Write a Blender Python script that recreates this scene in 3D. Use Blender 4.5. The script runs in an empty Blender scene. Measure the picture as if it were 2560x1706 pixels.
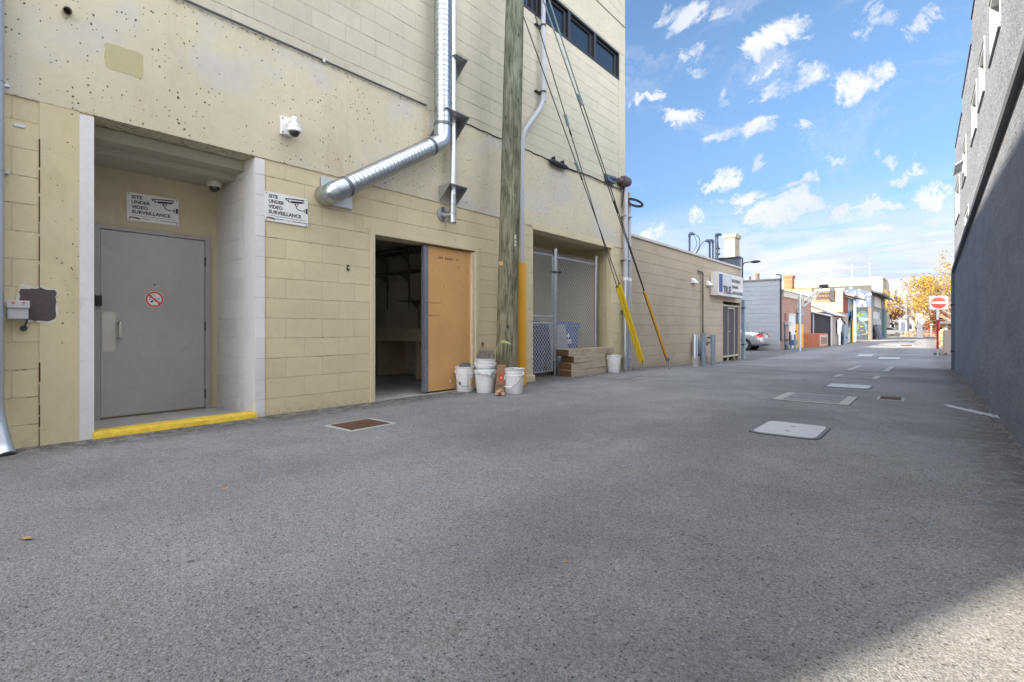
import bpy, bmesh, math, random
from mathutils import Vector, Matrix, noise as mnoise
S = bpy.context.scene
COL = S.collection
random.seed(7)
R = math.radians

# ------------------------------------------------------------------ camera
CAMZ = 0.95                       # eye height over the asphalt
TH = math.atan(1060 / 1280.0)     # the alley runs along +Y; the camera is turned left by TH
cam = bpy.data.cameras.new('camera'); camo = bpy.data.objects.new('camera', cam); COL.objects.link(camo)
camo.location = (0, 0, CAMZ); camo.rotation_euler = (R(90), 0, TH)
cam.sensor_width = 36; cam.lens = 18; cam.shift_y = -33 / 2560.0
cam.clip_start = 0.05; cam.clip_end = 3000
S.camera = camo
S.render.resolution_x = 1024; S.render.resolution_y = 682

S.cycles.diffuse_bounces = 8; S.cycles.max_bounces = 12
# ------------------------------------------------------------------ sun, exposure
SUN_AZ = R(24.5); SUN_EL = R(24.5)      # light travels towards +Y and a little to +X
sun = bpy.data.lights.new('sun', 'SUN'); suno = bpy.data.objects.new('sun', sun); COL.objects.link(suno)
sun.energy = 4.9; sun.angle = R(0.55); sun.color = (1.0, 0.88, 0.70)
sd = Vector((math.sin(SUN_AZ) * math.cos(SUN_EL), math.cos(SUN_AZ) * math.cos(SUN_EL), -math.sin(SUN_EL)))
suno.rotation_euler = sd.to_track_quat('-Z', 'Y').to_euler()
S.view_settings.view_transform = 'Standard'; S.view_settings.look = 'None'
S.view_settings.exposure = 2.0; S.view_settings.gamma = 1.0

# survey helpers: where a sight line from the tripod meets a real wall or the ground
FW = Vector((-math.sin(TH), math.cos(TH), 0)); RT = Vector((math.cos(TH), math.sin(TH), 0))
def ray(px, py): return FW + RT * ((px - 1280) / 1280.0) + Vector((0, 0, (820 - py) / 1280.0))
def onx(px, py, X):
    d = ray(px, py); t = X / d.x; return (d.y * t, CAMZ + d.z * t)
def ony(px, py, Y):
    d = ray(px, py); t = Y / d.y; return (d.x * t, CAMZ + d.z * t)
def sm(a, b, x):
    t = max(0.0, min(1.0, (x - a) / (b - a))); return t * t * (3 - 2 * t)
def gz(x, y):                     # the alley falls away gently, a little more on its left side
    k = max(0.0, min(1.0, (x + 5.5) / 6.0))
    near = 0.25 - 0.13 * k
    f = near + (0.29 - near) * sm(26, 45, y)
    return -f * sm(8.5, 22, y) - 0.06 * sm(50, 100, y)
def G(px, py):
    z = 0.0; d = ray(px, py)
    for _ in range(12):
        t = (z - CAMZ) / d.z; z = gz(d.x * t, d.y * t)
    return Vector((d.x * t, d.y * t, z))
DL = 5.564                        # the left wall stands at x = -DL
def YL(px, X=-DL): return onx(px, 820, X)[0]
def ZL(px, py, X=-DL): return onx(px, py, X)[1]

# ------------------------------------------------------------------ world
W = bpy.data.worlds.new('World'); S.world = W; W.use_nodes = True
nt = W.node_tree; nt.nodes.clear()
class NB:
    def __init__(s, nt): s.nt = nt
    def n(s, t, **k):
        nd = s.nt.nodes.new(t)
        for a, v in k.items(): setattr(nd, a, v)
        return nd
    def l(s, a, b): s.nt.links.new(a, b)
    def _in(s, sock, v):
        if hasattr(v, 'node'): s.l(v, sock)
        else: sock.default_value = v
    def m(s, op, a, b=None, c=None, clamp=False):
        nd = s.n('ShaderNodeMath', operation=op); nd.use_clamp = clamp
        s._in(nd.inputs[0], a)
        if b is not None: s._in(nd.inputs[1], b)
        if c is not None: s._in(nd.inputs[2], c)
        return nd.outputs[0]
    def v(s, op, a, b=None, out=0):
        nd = s.n('ShaderNodeVectorMath', operation=op); s._in(nd.inputs[0], a)
        if b is not None: s._in(nd.inputs[1], b)
        return nd.outputs[out]
    def sep(s, a):
        nd = s.n('ShaderNodeSeparateXYZ'); s.l(a, nd.inputs[0]); return nd.outputs
    def comb(s, x, y, z):
        nd = s.n('ShaderNodeCombineXYZ')
        for i, q in enumerate((x, y, z)): s._in(nd.inputs[i], q)
        return nd.outputs[0]
    def noise(s, vec, scale, detail=3, rough=0.55, dist=0.0, col=False):
        nd = s.n('ShaderNodeTexNoise'); s.l(vec, nd.inputs['Vector'])
        nd.inputs['Scale'].default_value = scale; nd.inputs['Detail'].default_value = detail
        nd.inputs['Roughness'].default_value = rough; nd.inputs['Distortion'].default_value = dist
        return nd.outputs['Color'] if col else nd.outputs['Fac']
    def vor(s, vec, scale, feature='F1', out='Distance', rnd=1.0):
        nd = s.n('ShaderNodeTexVoronoi', feature=feature); s.l(vec, nd.inputs['Vector'])
        nd.inputs['Scale'].default_value = scale; nd.inputs['Randomness'].default_value = rnd
        return nd.outputs[out]
    def ramp(s, fac, a, b, lo=0.0, hi=1.0):        # smooth map a..b -> lo..hi
        nd = s.n('ShaderNodeMapRange', interpolation_type='SMOOTHSTEP'); s.l(fac, nd.inputs[0])
        for i, q in enumerate((a, b, lo, hi)): nd.inputs[1 + i].default_value = q
        return nd.outputs[0]
    def mix(s, fac, a, b, mode='MIX'):
        nd = s.n('ShaderNodeMix', data_type='RGBA', blend_type=mode)
        s._in(nd.inputs[0], fac)
        for i, q in ((6, a), (7, b)):
            if hasattr(q, 'node'): s.l(q, nd.inputs[i])
            else: nd.inputs[i].default_value = (q[0], q[1], q[2], 1)
        return nd.outputs[2]
w = NB(nt)
sky = w.n('ShaderNodeTexSky', sky_type='NISHITA'); sky.sun_disc = False
sky.sun_elevation = SUN_EL; sky.sun_rotation = math.atan2(-sd.x, -sd.y)
sky.air_density = 1.0; sky.dust_density = 0.3; sky.ozone_density = 1.6; sky.altitude = 400
D = w.n('ShaderNodeTexCoord').outputs['Generated']
dx, dy, dz = w.sep(D)
iy = w.m('DIVIDE', 1.0, w.m('MAXIMUM', dy, 0.05))
U = w.m('MULTIPLY', dx, iy); V = w.m('MULTIPLY', dz, iy)
P0 = w.comb(U, V, 0.0)
warp = w.v('SUBTRACT', w.noise(P0, 7.0, 8, 0.72, 0.4, col=True), (0.5, 0.5, 0.5))
P1 = w.v('ADD', P0, w.v('MULTIPLY', warp, (0.26, 0.15, 0)))
# cumulus fragments, each at its own bearing and elevation: (bearing px, elevation px, size, size, strength)
BL = [(1705,35,70,42,1.15),(1812,20,50,25,.7),(1950,78,95,52,1.3),(1935,155,32,20,.9),(2035,185,70,34,.95),(1935,215,60,26,.75),
      (2150,200,72,58,1.2),(1727,138,34,24,.9),(1612,253,48,20,1.0),(1702,283,40,22,1.0),(1895,312,72,32,1.15),(1800,333,55,22,.8),
      (2028,300,32,15,.7),(1802,450,38,30,1.05),(1990,467,55,20,1.1),(1870,492,50,27,1.0),(1958,530,105,44,1.5),(2082,538,52,28,1.3),
      (2190,515,85,22,1.2),(2255,432,60,17,1.0),(2240,395,50,17,.7),(2340,490,75,46,1.4),(2330,562,65,26,1.2),(1642,578,48,28,1.2),
      (1760,545,34,22,1.0),(2190,590,75,22,1.1),(2180,35,60,26,.7),(2325,42,46,28,.7),(1888,400,26,24,.8),(1805,225,24,30,.6),
      (2080,386,40,15,.7),(1740,180,30,12,.6),(2285,560,50,18,.9)]
dens = None
for (px, py, a, b, s_) in BL:
    d0 = ray(px, py); u0, v0 = d0.x / d0.y, d0.z / d0.y
    d1 = ray(px + a, py); d2 = ray(px, py - b)
    ua = abs(d1.x / d1.y - u0); vb = abs(d2.z / d2.y - v0)
    q = w.v('MULTIPLY', w.v('SUBTRACT', P1, (u0, v0, 0)), (1 / ua, 1 / vb, 0))
    L = w.v('DOT_PRODUCT', q, q, out=1)
    g = w.m('MULTIPLY_ADD', L, -s_, s_)
    dens = g if dens is None else w.m('MAXIMUM', dens, g)
dens = w.m('MAXIMUM', dens, 0.0)
fb = w.noise(P0, 16.0, 8, 0.68, 0.5)
cl = w.m('MULTIPLY', w.ramp(w.m('MULTIPLY', dens, w.m('MULTIPLY_ADD', fb, 4.2, -0.8)), -0.05, 1.50), 0.95)
# the low bank of streaky cloud over the horizon
hz = w.noise(w.v('MULTIPLY', P0, (4.0, 17.0, 1)), 1.6, 7, 0.62, 0.6)
bank = w.m('MULTIPLY', w.ramp(hz, 0.28, 0.54), w.ramp(V, 0.27, 0.10))
cl = w.m('MAXIMUM', cl, w.m('MULTIPLY', bank, 0.95))
veil = w.m('MULTIPLY', w.ramp(w.noise(w.v('MULTIPLY', P1, (2.2, 4.2, 1)), 1.5, 8, 0.68, 0.9), 0.50, 0.74), 0.34)
cl = w.m('MAXIMUM', cl, veil)
cl = w.m('MULTIPLY', cl, w.ramp(dy, 0.08, 0.25))
# unseen broken cloud, added bright outside the view as fill light
q3 = w.v('MULTIPLY', D, (1, 1, 2.2))
rest = w.ramp(w.noise(q3, 2.6, 7, 0.6, 0.4), 0.40, 0.56)
rest = w.m('MULTIPLY', rest, w.ramp(w.m('SUBTRACT', dy, w.m('MULTIPLY', dx, 0.9)), 0.28, -0.05))
cl = w.m('MAXIMUM', cl, rest)
shade = w.noise(P1, 7.0, 4, 0.5)
CW = 5.4; CW_FILL = 34.0
ccol = w.mix(w.ramp(shade, 0.36, 0.60), (CW * .76, CW * .82, CW * .94), (CW * .96, CW * .97, CW * .98))
ccol = w.mix(w.ramp(V, 0.22, 0.05, 0, .9), ccol, w.mix(w.ramp(w.noise(w.v('MULTIPLY', P0, (3.0, 20.0, 1)), 1.5, 6, 0.6, 0.8), 0.36, 0.62), (CW * .60, CW * .68, CW * .84), (CW * .92, CW * .93, CW * .95)))
sg_ = w.ramp(dz, 0.0, 0.50, 0.60, 1.08)
skyc = w.mix(1.0, sky.outputs[0], w.comb(w.m('MULTIPLY', sg_, 0.93), w.m('MULTIPLY', sg_, 1.05), w.m('MULTIPLY', w.m('MULTIPLY_ADD', sg_, 0.6, 0.4), 1.16)), 'MULTIPLY')
ccol = w.mix(rest, ccol, (CW_FILL * .95, CW_FILL * .97, CW_FILL * 1.03))
allc = w.mix(cl, skyc, ccol)
bg = w.n('ShaderNodeBackground'); w.l(allc, bg.inputs[0]); bg.inputs[1].default_value = 0.05
wo = w.n('ShaderNodeOutputWorld'); w.l(bg.outputs[0], wo.inputs[0])

# ------------------------------------------------------------------ materials
def new_mat(name):
    m = bpy.data.materials.new(name); m.use_nodes = True
    b = NB(m.node_tree); p = m.node_tree.nodes['Principled BSDF']
    return m, b, p
MATS = {}
def M(name, col, rough=0.7, metal=0.0, var=0.12, scale=4.0, bump=0.0, bscale=60.0, dirt=0.0, dirtcol=(0.05, 0.045, 0.035), coat=0.0, spec=None):
    if name in MATS: return MATS[name]
    m, b, p = new_mat(name)
    g = b.n('ShaderNodeNewGeometry'); pos = g.outputs['Position']
    n1 = b.noise(pos, scale, 5, 0.6); n2 = b.noise(pos, scale * 7, 4, 0.6)
    f = b.m('ADD', b.m('MULTIPLY', n1, 0.65), b.m('MULTIPLY', n2, 0.35))
    k = b.ramp(f, 0.3, 0.7, 1 - var, 1 + var)
    c = b.v('SCALE', b.comb(col[0], col[1], col[2]));
    c.node.inputs[3].default_value = 1; b.l(k, c.node.inputs[3])
    if dirt > 0:
        d = b.ramp(b.noise(pos, scale * 2.3, 7, 0.72, 0.4), 0.56, 0.74, 0, dirt)
        c = b.mix(d, c, dirtcol)
    b.l(c, p.inputs['Base Color'])
    p.inputs['Roughness'].default_value = rough; p.inputs['Metallic'].default_value = metal
    if spec is not None: p.inputs['Specular IOR Level'].default_value = spec
    if coat: p.inputs['Coat Weight'].default_value = coat; p.inputs['Coat Roughness'].default_value = 0.08
    b.l(b.ramp(n2, 0.3, 0.7, rough * 0.85, min(1, rough * 1.15)), p.inputs['Roughness'])
    if bump > 0:
        bn = b.n('ShaderNodeBump'); bn.inputs['Strength'].default_value = 1; bn.inputs['Distance'].default_value = bump
        b.l(b.noise(pos, bscale, 5, 0.6), bn.inputs['Height']); b.l(bn.outputs[0], p.inputs['Normal'])
    MATS[name] = m; return m

def block_mat(name, col, axis='y', bw=0.438, rh=0.219, off=(0, 0), mortar=0.0042, joint=(0.10, 0.085, 0.06), jvis=0.75, var=0.07,
              dirt=0.25, low=None, bumpd=0.010, wear=True, half=True):
    m, b, p = new_mat(name)
    g = b.n('ShaderNodeNewGeometry'); pos = g.outputs['Position']
    x, y, z = b.sep(pos)
    hcoord = y if axis == 'y' else x
    wob = b.v('SCALE', b.v('SUBTRACT', b.noise(pos, 5.0, 3, 0.6, col=True), (0.5, 0.5, 0.5))); wob.node.inputs[3].default_value = 0.006
    uv = b.v('ADD', b.comb(b.m('ADD', hcoord, off[0]), b.m('ADD', z, off[1]), 0.0), wob)
    br = b.n('ShaderNodeTexBrick'); b.l(uv, br.inputs['Vector'])
    br.offset = 0.5 if half else 0.0
    br.inputs['Scale'].default_value = 1; br.inputs['Brick Width'].default_value = bw; br.inputs['Row Height'].default_value = rh
    br.inputs['Mortar Size'].default_value = mortar; br.inputs['Mortar Smooth'].default_value = 0.35
    br.inputs['Color1'].default_value = (0, 0, 0, 1); br.inputs['Color2'].default_value = (1, 1, 1, 1); br.inputs['Mortar'].default_value = (0.5, 0.5, 0.5, 1)
    fac = br.outputs['Fac']
    n1 = b.noise(pos, 1.1, 5, 0.6); n2 = b.noise(pos, 14.0, 5, 0.65)
    k = b.m('ADD', b.ramp(n1, 0.3, 0.7, 1 - var, 1 + var), b.ramp(n2, 0.25, 0.75, -var * .6, var * .6))
    k = b.m('ADD', k, b.m('MULTIPLY_ADD', b.sep(br.outputs['Color'])[0], var * 1.5, -var * .75))
    base = b.comb(*col)
    if low is not None:     # the lower metres were repainted in a slightly different tone, with an uneven edge
        t = b.ramp(b.m('ADD', z, b.m('MULTIPLY', n1, 0.5)), low[1], low[2])
        base = b.mix(t, low[0], col)
    c = b.v('SCALE', base); b.l(k, c.node.inputs[3])
    # joints: where the paint has opened up they are black, elsewhere filled with paint
    # the bed joints have opened far more than the perpends
    rowf = b.m('FRACT', b.m('DIVIDE', b.sep(uv)[1], rh)); bed = b.m('MULTIPLY', b.m('MINIMUM', rowf, b.m('SUBTRACT', 1.0, rowf)), rh)
    isbed = b.ramp(bed, mortar * 1.1, mortar * 2.0, 1.0, 0.10)
    jn = b.m('MULTIPLY', b.ramp(b.noise(pos, 2.3, 6, 0.75), 0.50, 0.64), isbed)
    jm = b.m('MULTIPLY', fac, b.m('MULTIPLY_ADD', jn, jvis, 0.06))
    c = b.mix(jm, c, joint)
    # grime bleeding out of open bed joints
    if dirt > 0:
        bleed = b.m('MULTIPLY', b.ramp(bed, 0.0, 0.055, 1.0, 0.0), b.m('MULTIPLY', b.ramp(b.noise(pos, 3.7, 7, 0.75, 0.3), 0.52, 0.70), isbed))
        bleed = b.m('MULTIPLY', bleed, b.ramp(b.noise(pos, 45.0, 4, 0.7), 0.4, 0.6))
        c = b.mix(b.m('MULTIPLY', bleed, dirt * 2), c, (0.12, 0.10, 0.07))
        st = b.ramp(b.noise(b.v('MULTIPLY', pos, (1, 1, 0.35)), 2.0, 7, 0.7, 0.3), 0.55, 0.8, 0, dirt)
        c = b.mix(st, c, (col[0] * .55, col[1] * .5, col[2] * .42))
    if wear:
        v = b.n('ShaderNodeTexVoronoi', feature='F1'); b.l(b.v('MULTIPLY', pos, (1, 1, 1.6)), v.inputs['Vector']); v.inputs['Scale'].default_value = 5.5
        rr = b.sep(v.outputs['Color'])
        sp = b.m('MULTIPLY', b.m('LESS_THAN', v.outputs['Distance'], b.m('MULTIPLY', rr[1], 0.055)), b.m('GREATER_THAN', rr[0], 0.72))
        c = b.mix(b.m('MULTIPLY', sp, 0.8), c, (0.06, 0.05, 0.04))
    if dirt > 0:
        spl = b.ramp(b.m('ADD', z, b.m('MULTIPLY', b.noise(pos, 6.0, 7, 0.75, 0.4), 0.55)), 0.18, 0.42, 0.55, 0.0)
        spl = b.m('MULTIPLY', spl, b.ramp(b.noise(pos, 24.0, 6, 0.75), 0.38, 0.62))
        c = b.mix(spl, c, (0.16, 0.14, 0.11))
        scr = b.m('MULTIPLY', b.ramp(b.noise(b.v('MULTIPLY', pos, (1, 0.25, 1.6)), 9.0, 8, 0.8, 0.8), 0.66, 0.74), b.ramp(n1, 0.45, 0.6))
        c = b.mix(b.m('MULTIPLY', scr, 0.5), c, (0.20, 0.17, 0.12))
    b.l(c, p.inputs['Base Color']); p.inputs['Roughness'].default_value = 0.72
    p.inputs['Specular IOR Level'].default_value = 0.3
    h = b.m('ADD', b.m('MULTIPLY', b.m('MULTIPLY', fac, b.m('MULTIPLY_ADD', isbed, 0.6, 0.4)), -1.0), b.m('MULTIPLY', b.noise(pos, 90.0, 5, 0.7), 0.30))
    h = b.m('ADD', h, b.m('MULTIPLY', b.noise(pos, 9.0, 4, 0.6), 0.5))
    bn = b.n('ShaderNodeBump'); bn.inputs['Strength'].default_value = 1; bn.inputs['Distance'].default_value = bumpd
    b.l(h, bn.inputs['Height']); b.l(bn.outputs[0], p.inputs['Normal'])
    MATS[name] = m; return m

def pitted_mat(name, col, tint, pits=1.0, edges=False):
    m, b, p = new_mat(name)
    pos = b.n('ShaderNodeNewGeometry').outputs['Position']; x, y, z = b.sep(pos)
    n1 = b.noise(pos, 0.9, 4, 0.55); n2 = b.noise(pos, 12.0, 5, 0.65)
    c = b.mix(b.ramp(b.noise(b.v('ADD', pos, (3.1, 0, 1.7)), 1.1, 3, 0.5, 0.4), 0.48, 0.62, 0, 0.75), col, tint)
    k = b.m('ADD', b.ramp(n1, 0.3, 0.7, 0.95, 1.05), b.ramp(n2, 0.3, 0.7, -0.03, 0.03))
    cc = b.v('SCALE', c); b.l(k, cc.node.inputs[3]); c = cc
    clus = b.ramp(b.noise(pos, 1.6, 4, 0.6), 0.28, 0.60)
    hh = None
    for (sc, th, pr, off) in ((4.5, 0.085, 0.65, 0), (9.5, 0.12, 0.75, 4.3), (16.0, 0.15, 1.3, 9.1), (30.0, 0.25, 1.5, 2.2)):
        v = b.n('ShaderNodeTexVoronoi', feature='F1')
        ws = b.v('SCALE', b.noise(pos, 30, 2, col=True)); ws.node.inputs[3].default_value = 0.02
        wv = b.v('ADD', b.v('MULTIPLY', b.v('ADD', pos, (off, off, off)), (1, 1, 0.85)), ws)
        b.l(wv, v.inputs['Vector']); v.inputs['Scale'].default_value = sc
        rr = b.sep(v.outputs['Color'])
        size = b.m('MULTIPLY', b.m('MULTIPLY', rr[1], rr[1]), th * pits)
        s_ = b.m('MULTIPLY', b.m('LESS_THAN', v.outputs['Distance'], size), b.m('LESS_THAN', rr[0], b.m('MULTIPLY', clus, pr)))
        hh = s_ if hh is None else b.m('MAXIMUM', hh, s_)
    c = b.mix(b.m('MULTIPLY', hh, 0.86), c, (0.045, 0.035, 0.025))
    st = b.ramp(b.noise(b.v('MULTIPLY', pos, (1, 1, 0.25)), 2.2, 8, 0.75, 0.6), 0.54, 0.78, 0, 0.42)
    c = b.mix(st, c, (col[0] * .6, col[1] * .52, col[2] * .38))
    mz = b.m('ADD', z, b.m('MULTIPLY', b.noise(pos, 7.0, 6, 0.75, 0.5), 0.16))
    mould = b.m('MAXIMUM', b.ramp(mz, 4.09, 4.17), b.ramp(mz, 2.862, 2.838))
    mould = b.m('MULTIPLY', mould, b.ramp(b.noise(pos, 18.0, 6, 0.78, 0.4), 0.46, 0.60 if edges else 0.461))
    if not edges: mould = b.m('MULTIPLY', mould, 0.0)
    c = b.mix(b.m('MULTIPLY', mould, 0.75), c, (0.05, 0.045, 0.03))
    hair = b.ramp(b.noise(b.v('MULTIPLY', pos, (1, 1, 0.4)), 11.0, 8, 0.82, 1.2), 0.70, 0.76)
    c = b.mix(b.m('MULTIPLY', hair, 0.45), c, (0.10, 0.085, 0.05))
    b.l(c, p.inputs['Base Color']); p.inputs['Roughness'].default_value = 0.75; p.inputs['Specular IOR Level'].default_value = 0.25
    bn = b.n('ShaderNodeBump'); bn.inputs['Strength'].default_value = 1; bn.inputs['Distance'].default_value = 0.006
    b.l(b.m('ADD', b.m('MULTIPLY', hh, -0.8), b.m('MULTIPLY', b.noise(pos, 40, 6, 0.7), 0.3)), bn.inputs['Height']); b.l(bn.outputs[0], p.inputs['Normal'])
    MATS[name] = m; return m

def asphalt_mat():
    m, b, p = new_mat('asphalt')
    pos = b.n('ShaderNodeNewGeometry').outputs['Position']
    v = b.n('ShaderNodeTexVoronoi', feature='F1'); b.l(pos, v.inputs['Vector']); v.inputs['Scale'].default_value = 175
    rc = b.sep(v.outputs['Color'])
    v2 = b.n('ShaderNodeTexVoronoi', feature='F1'); b.l(pos, v2.inputs['Vector']); v2.inputs['Scale'].default_value = 80
    r2 = b.sep(v2.outputs['Color'])
    big = b.noise(pos, 0.35, 5, 0.6); mid = b.noise(pos, 2.2, 6, 0.65)
    base = b.ramp(rc[0], 0.0, 1.0, 0.150, 0.275)
    st = b.m('MULTIPLY', b.m('GREATER_THAN', r2[0], 0.80), b.m('LESS_THAN', v2.outputs['Distance'], 0.42))
    base = b.m('ADD', base, b.m('MULTIPLY', st, 0.07))
    dk = b.m('MULTIPLY', b.m('LESS_THAN', r2[1], 0.10), b.m('LESS_THAN', v2.outputs['Distance'], 0.40))
    base = b.m('MULTIPLY', base, b.m('MULTIPLY_ADD', dk, -0.62, 1.0))
    v3 = b.n('ShaderNodeTexVoronoi', feature='F1'); b.l(pos, v3.inputs['Vector']); v3.inputs['Scale'].default_value = 9
    r3 = b.sep(v3.outputs['Color'])
    hole = b.m('MULTIPLY', b.m('LESS_THAN', v3.outputs['Distance'], b.m('MULTIPLY', r3[1], 0.13)), b.m('GREATER_THAN', r3[0], 0.72))
    base = b.m('MULTIPLY', base, b.m('MULTIPLY_ADD', hole, -0.6, 1.0))
    k = b.m('MULTIPLY', b.ramp(big, 0.35, 0.65, 0.80, 1.13), b.ramp(mid, 0.3, 0.7, 0.93, 1.07))
    base = b.m('MULTIPLY', base, k)
    tint = b.mix(b.ramp(rc[1], 0.35, 1.0), (1.0, 1.0, 1.02), (1.05, 1.0, 0.95))
    c = b.v('SCALE', tint); b.l(base, c.node.inputs[3])
    px_, py_, pz_ = b.sep(pos)
    ww = b.v('ADD', pos, b.v('MULTIPLY', b.v('SUBTRACT', b.noise(pos, 1.3, 6, 0.7, col=True), (0.5, 0.5, 0.5)), (1.4, 1.4, 0)))
    vc = b.vor(b.v('MULTIPLY', ww, (1, 0.6, 0)), 0.34, feature='DISTANCE_TO_EDGE')
    crk = b.m('MULTIPLY', b.ramp(vc, 0.0012, 0.0032, 1.0, 0.0), b.ramp(b.noise(b.v('ADD', pos, (31, 7, 0)), 0.5, 4, 0.6), 0.56, 0.62))
    c = b.mix(b.m('MULTIPLY', crk, 0.4), c, (0.03, 0.03, 0.03))
    wheel = b.m('ABSOLUTE', b.m('SUBTRACT', b.m('ABSOLUTE', b.m('ADD', px_, b.m('MULTIPLY_ADD', big, 0.8, 1.9))), 0.85))
    wl = b.ramp(wheel, 0.1, 0.5, 0.16, 0.0)
    c = b.mix(b.m('MULTIPLY', wl, b.ramp(mid, 0.3, 0.6)), c, (0.05, 0.05, 0.052))
    edge = b.ramp(b.m('ADD', px_, b.m('MULTIPLY', mid, -0.5)), -5.62, -5.15, 0.8, 0.0)
    c = b.mix(b.m('MULTIPLY', edge, b.ramp(b.noise(pos, 8, 6, 0.7), 0.35, 0.6)), c, (0.055, 0.048, 0.04))
    edge2 = b.ramp(b.m('ADD', b.m('ADD', px_, b.m('MULTIPLY', py_, 0.0164)), b.m('MULTIPLY', mid, 0.5)), 0.30, 0.90, 0.0, 0.85)
    c = b.mix(b.m('MULTIPLY', edge2, b.ramp(b.noise(pos, 8, 6, 0.7), 0.35, 0.6)), c, (0.08, 0.07, 0.06))
    damp = b.ramp(b.noise(b.v('ADD', pos, (2, 9, 0)), 0.55, 6, 0.65, 0.6), 0.52, 0.66, 0, 0.22)
    c = b.mix(damp, c, (0.07, 0.072, 0.08))
    tan_ = b.m('MULTIPLY', b.ramp(b.noise(b.v('ADD', pos, (5, 1, 0)), 3.1, 5, 0.7, 0.5), 0.66, 0.74), 0.3)
    c = b.mix(tan_, c, (0.13, 0.10, 0.07))
    oil = b.ramp(b.noise(b.v('ADD', pos, (7, 3, 0)), 0.8, 6, 0.7, 0.5), 0.66, 0.80, 0, 0.45)
    c = b.mix(oil, c, (0.035, 0.033, 0.03))
    b.l(c, p.inputs['Base Color']); p.inputs['Roughness'].default_value = 0.85; p.inputs['Specular IOR Level'].default_value = 0.35
    bn = b.n('ShaderNodeBump'); bn.inputs['Strength'].default_value = 0.9; bn.inputs['Distance'].default_value = 0.004
    h = b.m('ADD', b.m('MULTIPLY', v.outputs['Distance'], -1.0), b.m('MULTIPLY', b.m('MAXIMUM', hole, dk), -0.8))
    b.l(h, bn.inputs['Height']); b.l(bn.outputs[0], p.inputs['Normal'])
    MATS['asphalt'] = m; return m

def stucco_mat(name, col, top=None):
    m, b, p = new_mat(name)
    pos = b.n('ShaderNodeNewGeometry').outputs['Position']; x, y, z = b.sep(pos)
    n = b.noise(b.v('MULTIPLY', pos, (1, 0.35, 1)), 26.0, 8, 0.72, 0.5); n2 = b.noise(b.v('MULTIPLY', pos, (1, .4, 1)), 2.2, 6, 0.7, 0.5)
    k = b.m('MULTIPLY', b.ramp(n2, 0.25, 0.75, 0.84, 1.14), b.ramp(n, 0.3, 0.7, 0.88, 1.1))
    c = b.v('SCALE', b.comb(*col)); b.l(k, c.node.inputs[3])
    b.l(c, p.inputs['Base Color']); p.inputs['Roughness'].default_value = 0.9; p.inputs['Specular IOR Level'].default_value = 0.2
    bn = b.n('ShaderNodeBump'); bn.inputs['Strength'].default_value = 1; bn.inputs['Distance'].default_value = 0.035
    b.l(b.m('ADD', n, b.m('MULTIPLY', b.noise(pos, 7, 4, 0.6), 0.8)), bn.inputs['Height']); b.l(bn.outputs[0], p.inputs['Normal'])
    MATS[name] = m; return m

def pole_mat():
    m, b, p = new_mat('treated_pole')
    pos = b.n('ShaderNodeNewGeometry').outputs['Position']; x, y, z = b.sep(pos)
    s1 = b.noise(b.v('MULTIPLY', pos, (1, 1, 0.10)), 26.0, 8, 0.66, 0.8)
    s2 = b.noise(b.v('MULTIPLY', pos, (1, 1, 0.035)), 90.0, 6, 0.7, 0.6)
    s3 = b.noise(b.v('MULTIPLY', pos, (1, 1, 0.3)), 6.0, 5, 0.6, 1.0)
    g = b.m('ADD', b.m('MULTIPLY', s1, 0.30), b.m('ADD', b.m('MULTIPLY', s2, 0.42), b.m('MULTIPLY', s3, 0.28)))
    green = b.ramp(b.m('ADD', z, b.m('MULTIPLY', b.noise(pos, 2.5, 4, 0.6), 2.0)), 1.0, 6.5, 0.12, 0.72)
    wood = b.mix(b.ramp(g, 0.40, 0.60), (0.075, 0.06, 0.035), (0.33, 0.285, 0.185))
    gr = b.mix(b.ramp(g, 0.40, 0.60), (0.045, 0.062, 0.045), (0.19, 0.235, 0.17))
    c = b.mix(green, wood, gr)
    v = b.n('ShaderNodeTexVoronoi', feature='F1'); b.l(b.v('MULTIPLY', pos, (1, 1, 0.28)), v.inputs['Vector']); v.inputs['Scale'].default_value = 15
    rr = b.sep(v.outputs['Color'])
    kn = b.m('MULTIPLY', b.m('LESS_THAN', v.outputs['Distance'], b.m('MULTIPLY', rr[1], 0.24)), b.m('GREATER_THAN', rr[0], 0.55))
    c = b.mix(b.m('MULTIPLY', kn, 0.8), c, (0.03, 0.022, 0.015))
    b.l(c, p.inputs['Base Color']); p.inputs['Roughness'].default_value = 0.85; p.inputs['Specular IOR Level'].default_value = 0.2
    bn = b.n('ShaderNodeBump'); bn.inputs['Strength'].default_value = 1; bn.inputs['Distance'].default_value = 0.012
    b.l(b.m('SUBTRACT', g, kn), bn.inputs['Height']); b.l(bn.outputs[0], p.inputs['Normal'])
    MATS['treated_pole'] = m; return m

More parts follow.
